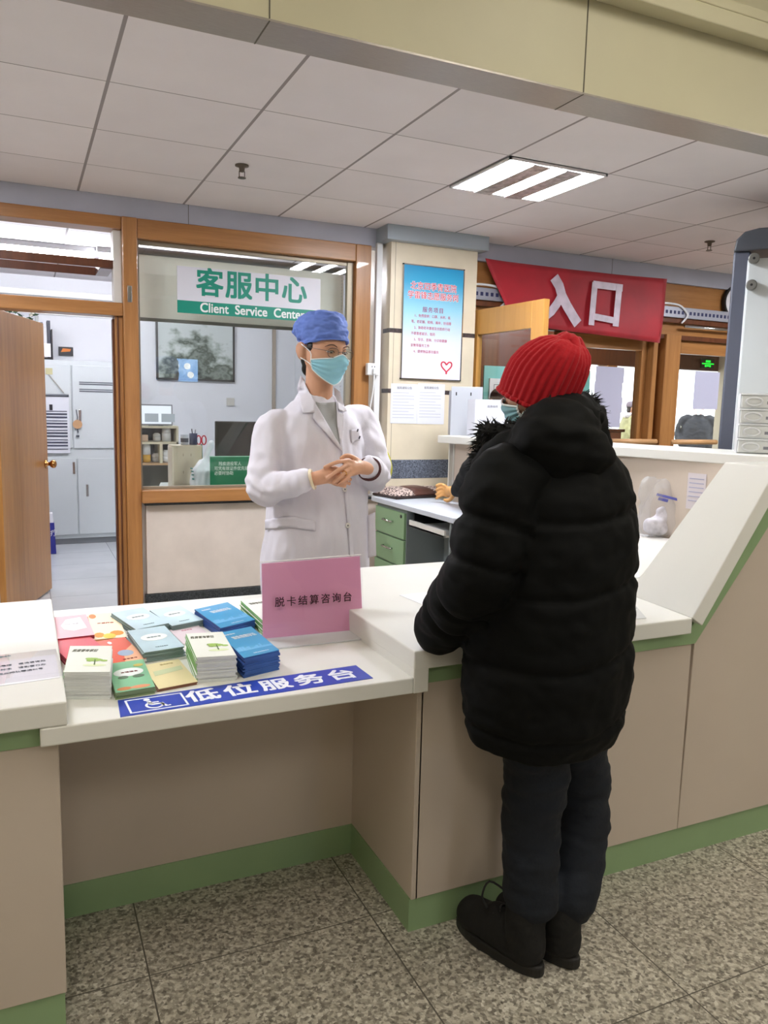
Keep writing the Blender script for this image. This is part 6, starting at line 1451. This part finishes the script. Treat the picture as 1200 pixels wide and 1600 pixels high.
for (px, py) in ((537, 765), (542, 821), (548, 872)):
    h = bvc.ray_cast(Vector((0, 0, H)), Vector(ray(px, py)).normalized()); nn = h[1]
    b_ = obj('button', MB().lathe([(0.001, 0.004), (0.0105, 0.004), (0.0125, 0.007), (0.0115, 0.010), (0.007, 0.0085), (0.001, 0.0085)], h[0], 18, nn), BTN, ct1, smooth=True)
    obj('button_eye', MB().lathe([(0.001, 0.0088), (0.0035, 0.0088), (0.0035, 0.0093), (0.001, 0.0094)], h[0], 10, nn), DARKGREY, b_)
def ring_around(a, b, t, R, r, nm, mat, par, **k):
    a, b = Vector(a), Vector(b); d = (b - a).normalized(); c = a + (b - a) * t; u = d.cross(Vector((0, 0, 1))).normalized(); v = d.cross(u)
    return obj(nm, MB().tube([c + (u * math.cos(2 * PI * q / 28) + v * math.sin(2 * PI * q / 28)) * R for q in range(29)], r, 10, cap=False), mat, par, smooth=True, **k)
ring_around(wR, palmR[0], 0.25, 0.037, 0.0065, 'bangle', M('cream_jade', (222, 206, 176), 0.2), dc, label='cream jade bangle')
ring_around(wL, wL + (wL - eL), 0.02, 0.047, 0.006, 'sleeve_lining', M('dark_maroon_knit', (70, 34, 36), 0.8), dc, label='dark maroon cuff at the wrist')
ring_around(fL[2][0], fL[2][1], 0.75, 0.0098, 0.0018, 'finger_ring', M('gold', (222, 168, 84), 0.2, metal=1.0), dc, label='gold ring')
TR = M('dark_navy_trousers', (34, 38, 52), 0.8)
link('trousers', organic([MB().capsule([F1.p(sg * 0.09, 0, 0.88), F1.p(sg * 0.1, 0.01, 0.48), F1.p(sg * 0.1, -0.015, 0.10)], [0.105, 0.082, 0.075], 16) for sg in (-1, 1)] + [MB().ell(F1.p(0, 0, 0.92), (0.18, 0.13, 0.12))], 0.01, 4), TR, dc, smooth=True)
for sg in (-1, 1): shoe(F1, sg * 0.1, -0.09, 0.27, 0.05, 0.10, dc, BLACK, M('dark_sole', (40, 38, 36), 0.6))

# ---------------------------------------------------------------- the woman in the black down coat
WB = (1.205, 1.585)
F2 = Fr(WB, (-0.30, 0.954))
wm = thing('person', 'person in long black down coat, red knitted hat and black boots leaning on the counter', 'person', (WB[0], WB[1], 0))
h2c = at_y(847, 616, 1.635); hd2 = Head(h2c, (-0.50, 0.866), 0.10, 0.0, 0.93)
BLK = M('black_down_nylon', (7, 8, 8), 0.75, spec=0.15, bump=(26, 0.12)); BLKF = M('black_fur', (12, 12, 13), 0.8)
sL2, eL2, wL2 = at_y(790, 752, 1.52), at_y(752, 892, 1.52), at_y(688, 982, 1.75)
sR2, eR2, wR2 = at_y(938, 775, 1.70), at_y(945, 885, 1.72), at_y(890, 925, 2.0)
hp_ = at_y(705, 985, 1.88)
pal2 = [hp_ + Vector((0.01, -0.02, -0.005)), hp_ + Vector((0.05, 0.02, -0.012))]
def flat_hand(c, d, up, s=1):
    d = Vector(d).normalized(); sd_ = Vector((-d.y, d.x, 0)) * s
    fs = []
    for k, (o, ln) in enumerate(((0.027, 0.068), (0.009, 0.076), (-0.009, 0.070), (-0.026, 0.055))):
        b0 = c + d * 0.035 + sd_ * o; fs.append([b0, b0 + d * ln * 0.4 + Vector((0, 0, 0.004)), b0 + d * ln * 0.75 + Vector((0, 0, -0.001)), b0 + d * ln + Vector((0, 0, -0.010))])
    th = [c - d * 0.02 + sd_ * 0.025, c + d * 0.01 + sd_ * 0.045, c + d * 0.035 + sd_ * 0.052, c + d * 0.055 + sd_ * 0.048]
    return fs, th
fs2, th2 = flat_hand(pal2[1], (0.6, 0.8, 0), 1)
pr2 = [wR2 + Vector((-0.02, 0.06, -0.01)), wR2 + Vector((-0.03, 0.09, -0.015))]; fs2b, th2b = flat_hand(pr2[1], (-0.5, 0.86, -0.05), 1, 1)
body2 = [hd2.mb()] + [MB().capsule([hd2.p(0, -0.02, -0.06), F2.p(0, 0.0, 1.40), F2.p(0, 0, 1.28)], [0.053, 0.055, 0.07], 20),
         ring_stack(F2, [(0.78, 0, 0, 0.15, 0.10), (0.95, 0, 0, 0.14, 0.10), (1.2, 0, 0, 0.15, 0.10), (1.32, 0, 0, 0.12, 0.08)]),
         MB().capsule([F2.p(0.13, 0, 1.28), sL2, eL2, wL2, pal2[0]], [0.05, 0.05, 0.042, 0.034, 0.028], 14), MB().capsule([F2.p(-0.13, 0, 1.28), sR2, eR2, wR2], [0.05, 0.05, 0.042, 0.030], 14)]
LH, LK, LA = at_y(838, 1180, 1.60), at_y(830, 1285, 1.61), at_y(830, 1400, 1.575)
RH, RK, RA = at_y(905, 1180, 1.66), at_y(910, 1285, 1.64), at_y(894, 1402, 1.555)
for a_, b_, c_, l_, hl in ((LH, LK, LA, 0.085, at_z(846, 1527, 0)), (RH, RK, RA, -0.085, at_z(902, 1514, 0))): body2.append(MB().capsule([F2.p(l_, 0, 0.8), a_, b_, c_, hl + F2.f * 0.06 + Vector((0, 0, 0.10))], [0.08, 0.07, 0.05, 0.034, 0.030], 14))
body2 += hand_mbs(wL2 + Vector((0.02, 0.03, -0.01)), pal2, fs2, th2, 0.020) + hand_mbs(wR2, pr2, fs2b, th2b, 0.022)
bm2 = organic(body2, 0.0045, 3); bv2 = bvh_of(bm2)
link('body', bm2, SKIN2, wm, smooth=True)
hd2.features(wm); hd2.mask(wm, bv2, (128, 176, 188), ear=0.072)
link('hair', organic([MB().ell(hd2.p(0, -0.025, 0.0), (0.070, 0.064, 0.075), 24, hd2.R), MB().ell(hd2.p(0, -0.055, -0.06), (0.050, 0.028, 0.06), 20, hd2.R)], 0.005, 2), M('greying_dark_hair', (44, 38, 36), 0.6), wm, smooth=True, label='dark hair under the hat')
rows2 = smooth_rows([(0.635, 0, 0.0, 0.200, 0.160), (0.69, 0, 0.0, 0.218, 0.180), (0.82, 0, 0.0, 0.226, 0.188), (1.0, 0, 0.0, 0.226, 0.184), (1.16, 0, -0.005, 0.224, 0.172), (1.26, 0, -0.01, 0.212, 0.155), (1.325, 0, -0.01, 0.18, 0.135), (1.37, 0, -0.005, 0.125, 0.115), (1.42, 0, 0.01, 0.105, 0.105)], 3)
cm2 = organic([ring_stack(F2, rows2, 48, 2.3),
    MB().capsule([F2.p(0.10, -0.01, 1.29), sL2, (sL2 + eL2) / 2, eL2, (eL2 + wL2) / 2, wL2], [0.085, 0.086, 0.088, 0.085, 0.080, 0.066], 22),
    MB().capsule([F2.p(-0.10, -0.01, 1.29), sR2, (sR2 + eR2) / 2 + Vector((0.01, 0, 0)), eR2, (eR2 + wR2) / 2, wR2], [0.082, 0.082, 0.082, 0.08, 0.074, 0.062], 22)], 0.008, 6)
QZ = [0.70, 0.875, 1.05, 1.225]
def quilt(c, n):
    loc = c - np.array([WB[0], WB[1], 0]); l = loc @ np.array(F2.l); d = loc @ np.array(F2.f)
    z = c[:, 2] + 0.012 * np.sin(l * 9) + 0.01 * fnoise(c, (4, 4, 2), 3.0)
    def grooves(zz, L, k):
        g = np.zeros(len(zz))
        for q in L: g -= k * np.exp(-((zz - q) / 0.011) ** 2)
        return g
    tor = grooves(z, QZ, 0.010)
    # sleeves: rings along the arm
    arm = np.zeros(len(c)); wt = np.zeros(len(c))
    for chain in ((sL2, eL2, wL2), (sR2, eR2, wR2)):
        best = np.full(len(c), 9.0); s_at = np.zeros(len(c)); acc = 0.0
        for a_, b_ in zip(chain[:-1], chain[1:]):
            a_, b_ = np.array(a_), np.array(b_); L = np.linalg.norm(b_ - a_); t = np.clip(((c - a_) @ (b_ - a_)) / L / L, 0, 1)
            dd = np.linalg.norm(c - a_ - t[:, None] * (b_ - a_), axis=1); m = dd < best; best = np.where(m, dd, best); s_at = np.where(m, acc + t * L, s_at); acc += L
        isarm = (best < 0.098) & ((np.abs(l) > 0.16) | (d > 0.19) | (s_at > 0.2))
        ga = grooves(s_at + 0.008 * fnoise(c, (8, 8, 8), 6.0), [0.10, 0.20, 0.31, 0.41], 0.012)
        arm = np.where(isarm, ga, arm); wt = np.where(isarm, 1.0, wt)
    return np.where(wt > 0, arm, tor) + 0.004
wrinkle(cm2, 0.0065, (14, 14, 20), 2.0, quilt)
ct2 = link('down_coat', cm2, BLK, wm, smooth=True, label='black quilted down coat')
RF2 = Matrix([[F2.l.x, F2.f.x, 0], [F2.l.y, F2.f.y, 0], [0, 0, 1]])
hm = organic([MB().ell(at_y(868, 690, 1.50), (0.118, 0.095, 0.105), 28, RF2), MB().ell(at_y(898, 712, 1.50), (0.095, 0.09, 0.080), 24, RF2), MB().ell(at_y(880, 660, 1.58), (0.105, 0.085, 0.075), 24, RF2), MB().ell(at_y(850, 700, 1.55), (0.085, 0.08, 0.076), 24, RF2),
    MB().capsule([at_y(905, 640, 1.60), at_y(925, 668, 1.66), at_y(930, 700, 1.68)], [0.045, 0.05, 0.05], 16), MB().capsule([at_y(830, 692, 1.57), at_y(792, 706, 1.60), at_y(768, 728, 1.63)], [0.050, 0.056, 0.055], 16),
    MB().tube([F2.p(0.100 * math.cos(t), 0.01 + 0.100 * math.sin(t), 1.435 - 0.05 * max(0, math.sin(t))) for t in [2 * PI * k / 30 for k in range(31)]], 0.046, 14, cap=False)], 0.008, 22)
wrinkle(hm, 0.012, (10, 10, 22), 7.0)
link('hood', hm, BLK, wm, smooth=True, label='soft black hood lying on the back')
# fur trim of hood
fm = MB(); rr = random.Random(4)
pathL = [at_y(px, py, y) for px, py, y in ((836, 664, 1.58), (808, 672, 1.62), (780, 676, 1.66), (760, 676, 1.68), (757, 700, 1.70), (752, 722, 1.72), (756, 745, 1.74))]
pathR = [at_y(px, py, y) for px, py, y in ((905, 626, 1.66), (922, 632, 1.70), (932, 655, 1.74), (934, 680, 1.77))]
front = [pathL[-1], F2.p(0.03, 0.20, 1.26), F2.p(-0.05, 0.18, 1.30), F2.p(-0.11, 0.12, 1.38), pathR[-1]]
core = MB()
for path, cnt in ((pathL, 620), (pathR, 330), (front, 220)):
    P_, R_ = smooth_path(path, [0.022] * len(path), 6)
    q = MB().tube(P_, 0.022, 10); core.add(q.v, q.f)
    for k in range(cnt):
        i = rr.randrange(len(P_) - 1); b0 = P_[i] + (P_[i + 1] - P_[i]) * rr.random()
        d_ = Vector((rr.gauss(0, 1), rr.gauss(0, 1), rr.gauss(0, 1))).normalized(); d_ = (d_ + Vector((0, 0, 0.15)) + (b0 - F2.p(0, 0, b0.z)).normalized() * 0.5).normalized()
        ln = rr.uniform(0.03, 0.052); mid_ = b0 + d_ * ln * 0.6 + Vector((0, 0, 0.0)); tip = b0 + d_ * ln + Vector((rr.uniform(-1, 1), rr.uniform(-1, 1), -0.6)) * 0.008
        u_ = d_.cross(Vector((0.3, 0.2, 1))).normalized() * 0.0028; v_ = d_.cross(u_).normalized() * 0.0028
        fm.add([b0 + u_, b0 - u_ * 0.5 + v_, b0 - u_ * 0.5 - v_, mid_ + u_ * 0.7, mid_ - u_ * 0.35 + v_ * 0.7, mid_ - u_ * 0.35 - v_ * 0.7, tip], [(0, 1, 4, 3), (1, 2, 5, 4), (2, 0, 3, 5), (3, 4, 6), (4, 5, 6), (5, 3, 6)])
core.add(fm.v, fm.f)
obj('fur_trim', core, BLKF, wm, label='shaggy black fur edge of the hood', kind=None)
# hat
HATM = M('red_knit', (178, 6, 26), 0.9, sheen=0.1, bump=(160, 0.25))
hat = []
NB = 32
ht0 = Matrix.Rotation(0.50, 3, 'X')
prof = [(-0.046, 0.083, 0.100, 0.006), (-0.020, 0.087, 0.104, 0.005), (0.010, 0.090, 0.106, 0.004), (0.045, 0.090, 0.104, 0.002), (0.078, 0.086, 0.096, -0.004), (0.104, 0.077, 0.084, -0.010), (0.124, 0.065, 0.068, -0.015), (0.137, 0.048, 0.049, -0.019), (0.143, 0.029, 0.029, -0.021), (0.134, 0.010, 0.010, -0.022)]
pr = []
for i in range(len(prof) - 1):
    for k in range(5):
        t = k / 5; pr.append(tuple(prof[i][j] * (1 - t) + prof[i + 1][j] * t for j in range(4)))
pr.append(prof[-1])
for z, a, b, dy in pr:
    ring = []; u_ = max(0, min(1, (z - 0.10) / 0.05))
    for k in range(NB * 6):
        t = 2 * PI * k / (NB * 6)
        rib = 1 + 0.034 * math.cos(NB * t) * (1 - 0.5 * u_) + 0.14 * u_ * math.cos(7 * t + 0.4)
        q = ht0 @ Vector((a * rib * math.cos(t), b * rib * math.sin(t) + dy, z)); ring.append(hd2.p(q.x, q.y + 0.002, q.z + 0.018))
    hat.append(ring)
hto = obj('knitted_hat', MB().loft(hat), HATM, wm, smooth=True, label='red ribbed knitted hat')
for k in range(5):
    t = 2 * PI * k / 5 + 0.3; q = ht0 @ Vector((0.034 * math.cos(t), 0.036 * math.sin(t) - 0.019, 0.134)); q2 = ht0 @ Vector((0.016 * math.cos(t), 0.016 * math.sin(t) - 0.022, 0.141))
    obj('gathered_fold', MB().capsule([hd2.p(q.x, q.y, q.z + 0.012), hd2.p(q2.x, q2.y, q2.z + 0.022), hd2.p(0, q2.y - 0.004, q2.z + 0.012)], [0.013, 0.014, 0.010], 12), HATM, hto, smooth=True)
obj('hat_rim', MB().tube(hat[0] + hat[0][:1], 0.006, 8, cap=False), HATM, hto, smooth=True)
# jeans and boots
JEAN = M('dark_indigo_denim', (14, 20, 30), 0.9, var=(10, 0.2), bump=(90, 0.15))
jm = organic([MB().capsule([F2.p(0.08, 0, 0.72), LH, LK, LA + Vector((0, 0, -0.0))], [0.105, 0.088, 0.080, 0.072], 20), MB().capsule([F2.p(-0.08, 0, 0.72), RH, RK, RA], [0.10, 0.082, 0.074, 0.068], 20), MB().ell(F2.p(0, 0, 0.78), (0.17, 0.14, 0.12))], 0.007, 5)
wrinkle(jm, 0.007, (9, 9, 26), 4.0)
link('jeans', jm, JEAN, wm, smooth=True, label='dark blue jeans')
BOOT = M('black_suede', (12, 11, 10), 0.85, bump=(70, 0.15)); SOLE = M('black_rubber_sole', (26, 24, 22), 0.6)
def boot(heel, A_, toe_l, nm):
    h = Vector((heel.x, heel.y, 0)); f = F2.f; fr = Fr((h.x, h.y), (f.x, f.y))
    up = organic([MB().capsule([fr.p(0, 0.052, 0.055), fr.p(0, 0.13, 0.062), fr.p(0, toe_l - 0.055, 0.056)], [0.050, 0.052, 0.050], 18), MB().capsule([fr.p(0, 0.055, 0.07), fr.p(0.0, 0.060, 0.13), A_], [0.054, 0.055, 0.054], 18), MB().ell(fr.p(0, 0.14, 0.085), (0.045, 0.06, 0.045), 18, Matrix([[fr.l.x, fr.f.x, 0], [fr.l.y, fr.f.y, 0], [0, 0, 1]]))], 0.006, 4)
    wrinkle(up, 0.003, (18, 18, 30), 3.0)
    b = link(nm, up, BOOT, wm, smooth=True)
    pts = []
    for k in range(36):
        t = 2 * PI * k / 36; w_ = 0.052 if math.sin(t) > 0 else 0.047; pts.append(fr.p(w_ * math.cos(t) * (1 - 0.12 * math.cos(2 * t - PI) * 0), toe_l / 2 + (toe_l / 2 + 0.004) * math.copysign(abs(math.sin(t)) ** 0.85, math.sin(t)), 0.001))
    obj('boot_sole', MB().prism(pts, (0, 0, 0.030)), SOLE, b, 0.006)
    lc = MB()
    for k in range(4):
        a = 0.150 - k * 0.022; z = 0.105 + k * 0.020
        q = MB().tube([fr.p(-0.030, a - 0.01, z), fr.p(0.0, a + 0.012, z + 0.006), fr.p(0.030, a - 0.006, z + 0.012)], 0.0032, 6, sub=3); lc.add(q.v, q.f)
    q = MB().tube([fr.p(0.015, 0.115, 0.19), fr.p(0.045, 0.15, 0.215), fr.p(0.055, 0.165, 0.17), fr.p(0.05, 0.15, 0.14)], 0.003, 6, sub=4); lc.add(q.v, q.f)
    obj('boot_lace', lc, BLACK, b, smooth=True)
boot(at_z(846, 1527, 0), LA + (LK - LA) * 0.1, 0.29, 'boot'); boot(at_z(902, 1514, 0), RA + (RK - RA) * 0.1, 0.28, 'boot')

# ---------------------------------------------------------------- other people
def mini_person(label, base, f, height, coat, trousers, headgear=None, hair=(40, 30, 28), bulk=1.0, mask=None, vox=0.011, arms='pockets'):
    fr = Fr(base, f); k = height / 1.70
    t = thing('person', label, 'person', (base[0], base[1], 0))
    hd = Head(fr.p(0, 0.02, 1.575 * k), f, 0.05, 0, 1.0)
    sh = [(fr.p(s_ * 0.19 * bulk, 0, 1.36 * k), fr.p(s_ * 0.26 * bulk, -0.03, 1.10 * k), fr.p(s_ * 0.20 * bulk, 0.13, 0.93 * k)) for s_ in (-1, 1)]
    bd = [hd.mb()] + hd.ears() + [MB().capsule([hd.p(0, -0.02, -0.06), fr.p(0, 0, 1.38 * k), fr.p(0, 0, 1.25 * k)], [0.054, 0.058, 0.07]), ring_stack(fr, [(0.82 * k, 0, 0, 0.15, 0.1), (1.1 * k, 0, 0, 0.15, 0.1), (1.36 * k, 0, 0, 0.13, 0.08)])]
    for a_, b_, c_ in sh:
        bd.append(MB().capsule([fr.p(0, 0, 1.33 * k), a_, b_, c_], [0.05, 0.05, 0.04, 0.03]))
    for s_ in (-1, 1): bd.append(MB().capsule([fr.p(s_ * 0.09, 0, 0.84 * k), fr.p(s_ * 0.1, 0.01, 0.47 * k), fr.p(s_ * 0.1, -0.02, 0.08)], [0.085, 0.055, 0.042]))
    bm = organic(bd, 0.007, 2); bv = bvh_of(bm); link('body', bm, SKIN2, t, smooth=True)
    hd.features(t)
    if mask: hd.mask(t, bv, mask)
    link('hair', organic([MB().ell(hd.p(0, -0.018, 0.036), (0.083, 0.092, 0.092), 20, hd.R), MB().ell(hd.p(0, -0.06, -0.03), (0.066, 0.04, 0.06), 20, hd.R)], 0.007, 2), M('hair_%d_%d' % (hair[0], hair[1]), hair, 0.6), t, smooth=True)
    rows = smooth_rows([(0.72 * k, 0, 0, 0.235 * bulk, 0.17 * bulk), (1.0 * k, 0, 0, 0.225 * bulk, 0.165 * bulk), (1.22 * k, 0, 0, 0.225 * bulk, 0.155 * bulk), (1.36 * k, 0, 0, 0.185 * bulk, 0.12 * bulk), (1.41 * k, 0, 0, 0.10, 0.09), (1.46 * k, 0, 0.0, 0.085, 0.085)], 3)
    cm = organic([ring_stack(fr, rows, 36)] + [MB().capsule([fr.p(0.1 * (1 if i else -1), 0, 1.33 * k), a_, b_, c_], [0.08 * bulk, 0.08 * bulk, 0.075 * bulk, 0.07]) for i, (a_, b_, c_) in enumerate(sh)], vox, 4)
    wrinkle(cm, 0.007, (10, 10, 14), base[0])
    link('coat', cm, coat, t, smooth=True)
    link('trousers', organic([MB().capsule([fr.p(s_ * 0.09, 0, 0.82 * k), fr.p(s_ * 0.1, 0.01, 0.47 * k), fr.p(s_ * 0.1, -0.015, 0.10)], [0.10, 0.082, 0.075]) for s_ in (-1, 1)], 0.012, 3), trousers, t, smooth=True)
    for s_ in (-1, 1): shoe(fr, s_ * 0.1, -0.09, 0.27, 0.05, 0.10, t, BLACK, M('dark_sole', (40, 38, 36), 0.6))
    return t, fr, hd
def place(px, y): return at_y(px, 640, y).x
DK = M('dark_trousers', (36, 38, 44), 0.8)
# outside: olive jacket with a hat
OLV = M('olive_quilted_jacket', (150, 146, 106), 0.8, var=(8, 0.15))
y1 = 11.6
t1, fr1, hx1 = mini_person('person in olive jacket and grey hat outside the left entrance glass', (place(986, y1), y1), (0.9, -0.4), 1.66, OLV, DK, bulk=1.15)
obj('hat', MB().loft([[hx1.p(a * math.cos(t), b * math.sin(t) - 0.01, z) for t in [2 * PI * k / 28 for k in range(28)]] for z, a, b in ((0.03, 0.092, 0.108), (0.07, 0.094, 0.112), (0.115, 0.078, 0.094), (0.135, 0.04, 0.05), (0.14, 0.01, 0.01))]), M('mauve_grey_hat', (120, 108, 118), 0.8), t1, smooth=True, label='mauve grey hat')
link('checked_scarf', organic([MB().tube([fr1.p(0.11 * math.cos(t), 0.11 * math.sin(t), 1.415) for t in [2 * PI * k / 24 for k in range(25)]], 0.05, 12, cap=False)], 0.012, 2), M('checked_wool', (206, 186, 192), 0.8, var=(16, 0.35)), t1, smooth=True, label='pale checked scarf')
# outside: dark uniform jacket with cap
y2 = 10.4
NAVY = M('dark_navy_jacket', (36, 38, 46), 0.6, var=(8, 0.1))
t2, fr2, hx2 = mini_person('person in dark jacket, cap and white mask outside the right entrance glass', (place(1092, y2), y2), (-0.75, -0.66), 1.70, NAVY, DK, bulk=1.15, mask=(216, 222, 228))
obj('cap_crown', MB().loft([[hx2.p(a * math.cos(t), b * math.sin(t) - 0.01, z) for t in [2 * PI * k / 28 for k in range(28)]] for z, a, b in ((0.04, 0.088, 0.104), (0.075, 0.098, 0.114), (0.105, 0.10, 0.116), (0.118, 0.06, 0.07), (0.12, 0.01, 0.01))]), M('dark_cap', (34, 36, 42), 0.6), t2, smooth=True)
obj('cap_peak', MB().prism([hx2.p(0.085 * math.sin(a), 0.06 + 0.11 * math.cos(a), 0.044 - 0.012 * math.cos(a)) for a in [-1.3 + 2.6 * k / 14 for k in range(15)]], hx2.d(0, 0, 0.006)), BLACK, t2)
for s_ in (-1, 1):
    pc_ = fr2.p(s_ * 0.285, 0.03, 1.24); nn = (fr2.l * s_ + fr2.f * 0.35).normalized()
    obj('sleeve_badge', MB().lathe([(0.001, 0.0), (0.042, 0.0), (0.042, 0.02), (0.001, 0.022)], pc_ - nn * 0.012, 18, nn), M('badge_silver', (170, 170, 160), 0.4), t2)
# vestibule: brown haired head beyond the open door
y3 = 6.6
mini_person('brown haired person standing in the vestibule behind the white card', (place(778, y3), y3), (0.1, 1.0), 1.67, M('brown_coat', (92, 62, 56), 0.8), DK, hair=(96, 62, 54))
# person bending over the desk, almost hidden
lx, ly = 2.64, 3.55
F5 = Fr((lx, ly), (-0.10, 0.995))
lp5 = thing('person', 'person in black knitted sleeve and tan glove bending to the handbag, mostly hidden', 'person', (lx, ly, 0))
hd5 = Head(Vector((2.73, 3.76, 1.42)), (-0.1, 0.99), 0.5, 0, 0.98)
s5, e5, w5 = Vector((2.50, 3.80, 1.24)), at_y(745, 722, 4.12), at_y(715, 766, 4.42)
s5b, e5b, w5b = Vector((2.82, 3.78, 1.24)), Vector((2.93, 3.92, 1.06)), Vector((2.78, 4.10, 0.93))
pw5 = [at_y(709, 768, 4.47), at_y(703, 767, 4.52)]
f5 = [[at_y(700 - 0 * k, 763 + 4 * k, 4.54), at_y(693, 758 + 5 * k, 4.57), at_y(687, 757 + 6 * k, 4.585), at_y(682, 759 + 6.5 * k, 4.59)] for k in range(4)]
th5 = [at_y(708, 774, 4.46), at_y(704, 780, 4.48), at_y(699, 782, 4.50), at_y(695, 781, 4.52)]
pb5 = [w5b + Vector((-0.01, 0.05, -0.045)), w5b + Vector((-0.012, 0.07, -0.058))]; fb5, tb5 = flat_hand(pb5[1], (-0.2, 0.97, -0.03), 1, 1)
b5 = [hd5.mb()] + hd5.ears() + [MB().capsule([hd5.p(0, -0.03, -0.06), Vector((2.67, 3.72, 1.31)), Vector((2.66, 3.68, 1.22))], [0.053, 0.058, 0.07]), MB().capsule([F5.p(0, -0.03, 0.86), F5.p(0, 0.04, 1.05), Vector((2.66, 3.72, 1.20))], [0.13, 0.125, 0.12]),
      MB().capsule([Vector((2.66, 3.74, 1.24)), s5, e5, w5], [0.05, 0.05, 0.04, 0.03]), MB().capsule([Vector((2.66, 3.74, 1.24)), s5b, e5b, w5b], [0.05, 0.05, 0.04, 0.03])]
for s_ in (-1, 1): b5.append(MB().capsule([F5.p(s_ * 0.09, -0.03, 0.86), F5.p(s_ * 0.1, 0.0, 0.47), F5.p(s_ * 0.1, -0.03, 0.08)], [0.085, 0.055, 0.042]))
b5 += hand_mbs(w5b, pb5, fb5, tb5, 0.022)
bm5 = organic(b5, 0.006, 2); bv5 = bvh_of(bm5); link('body', bm5, SKIN2, lp5, smooth=True)
hd5.features(lp5); hd5.mask(lp5, bv5, (128, 176, 189))
link('hair', organic([MB().ell(hd5.p(0, -0.02, 0.03), (0.083, 0.095, 0.095), 20, hd5.R)], 0.007, 2), HAIR, lp5, smooth=True)
link('tan_glove', organic(hand_mbs(w5, pw5, f5, th5, 0.033, 0.0115), 0.005, 3), M('tan_leather_glove', (200, 148, 88), 0.6, var=(20, 0.06)), lp5, smooth=True, label='tan glove')
KNIT = M('black_knit', (14, 14, 15), 0.95)
cm5 = organic([MB().capsule([F5.p(0, -0.03, 0.78), F5.p(0, 0.04, 1.05), Vector((2.66, 3.73, 1.20))], [0.17, 0.165, 0.15], 24), MB().capsule([Vector((2.64, 3.74, 1.22)), s5, e5, w5], [0.08, 0.075, 0.066, 0.046], 18), MB().capsule([Vector((2.68, 3.74, 1.22)), s5b, e5b, w5b], [0.08, 0.075, 0.062, 0.05], 18)], 0.009, 5)
wrinkle(cm5, 0.006, (12, 12, 14), 5.0); link('black_jumper', cm5, KNIT, lp5, smooth=True)
link('trousers', organic([MB().capsule([F5.p(s_ * 0.09, -0.03, 0.84), F5.p(s_ * 0.1, 0.0, 0.47), F5.p(s_ * 0.1, -0.025, 0.10)], [0.11, 0.082, 0.075]) for s_ in (-1, 1)], 0.012, 3), DK, lp5, smooth=True)
for s_ in (-1, 1): shoe(F5, s_ * 0.1, -0.10, 0.27, 0.05, 0.10, lp5, BLACK, M('dark_sole', (40, 38, 36), 0.6))

for o in bpy.data.objects:
    if 'mw' in o: del o['mw']
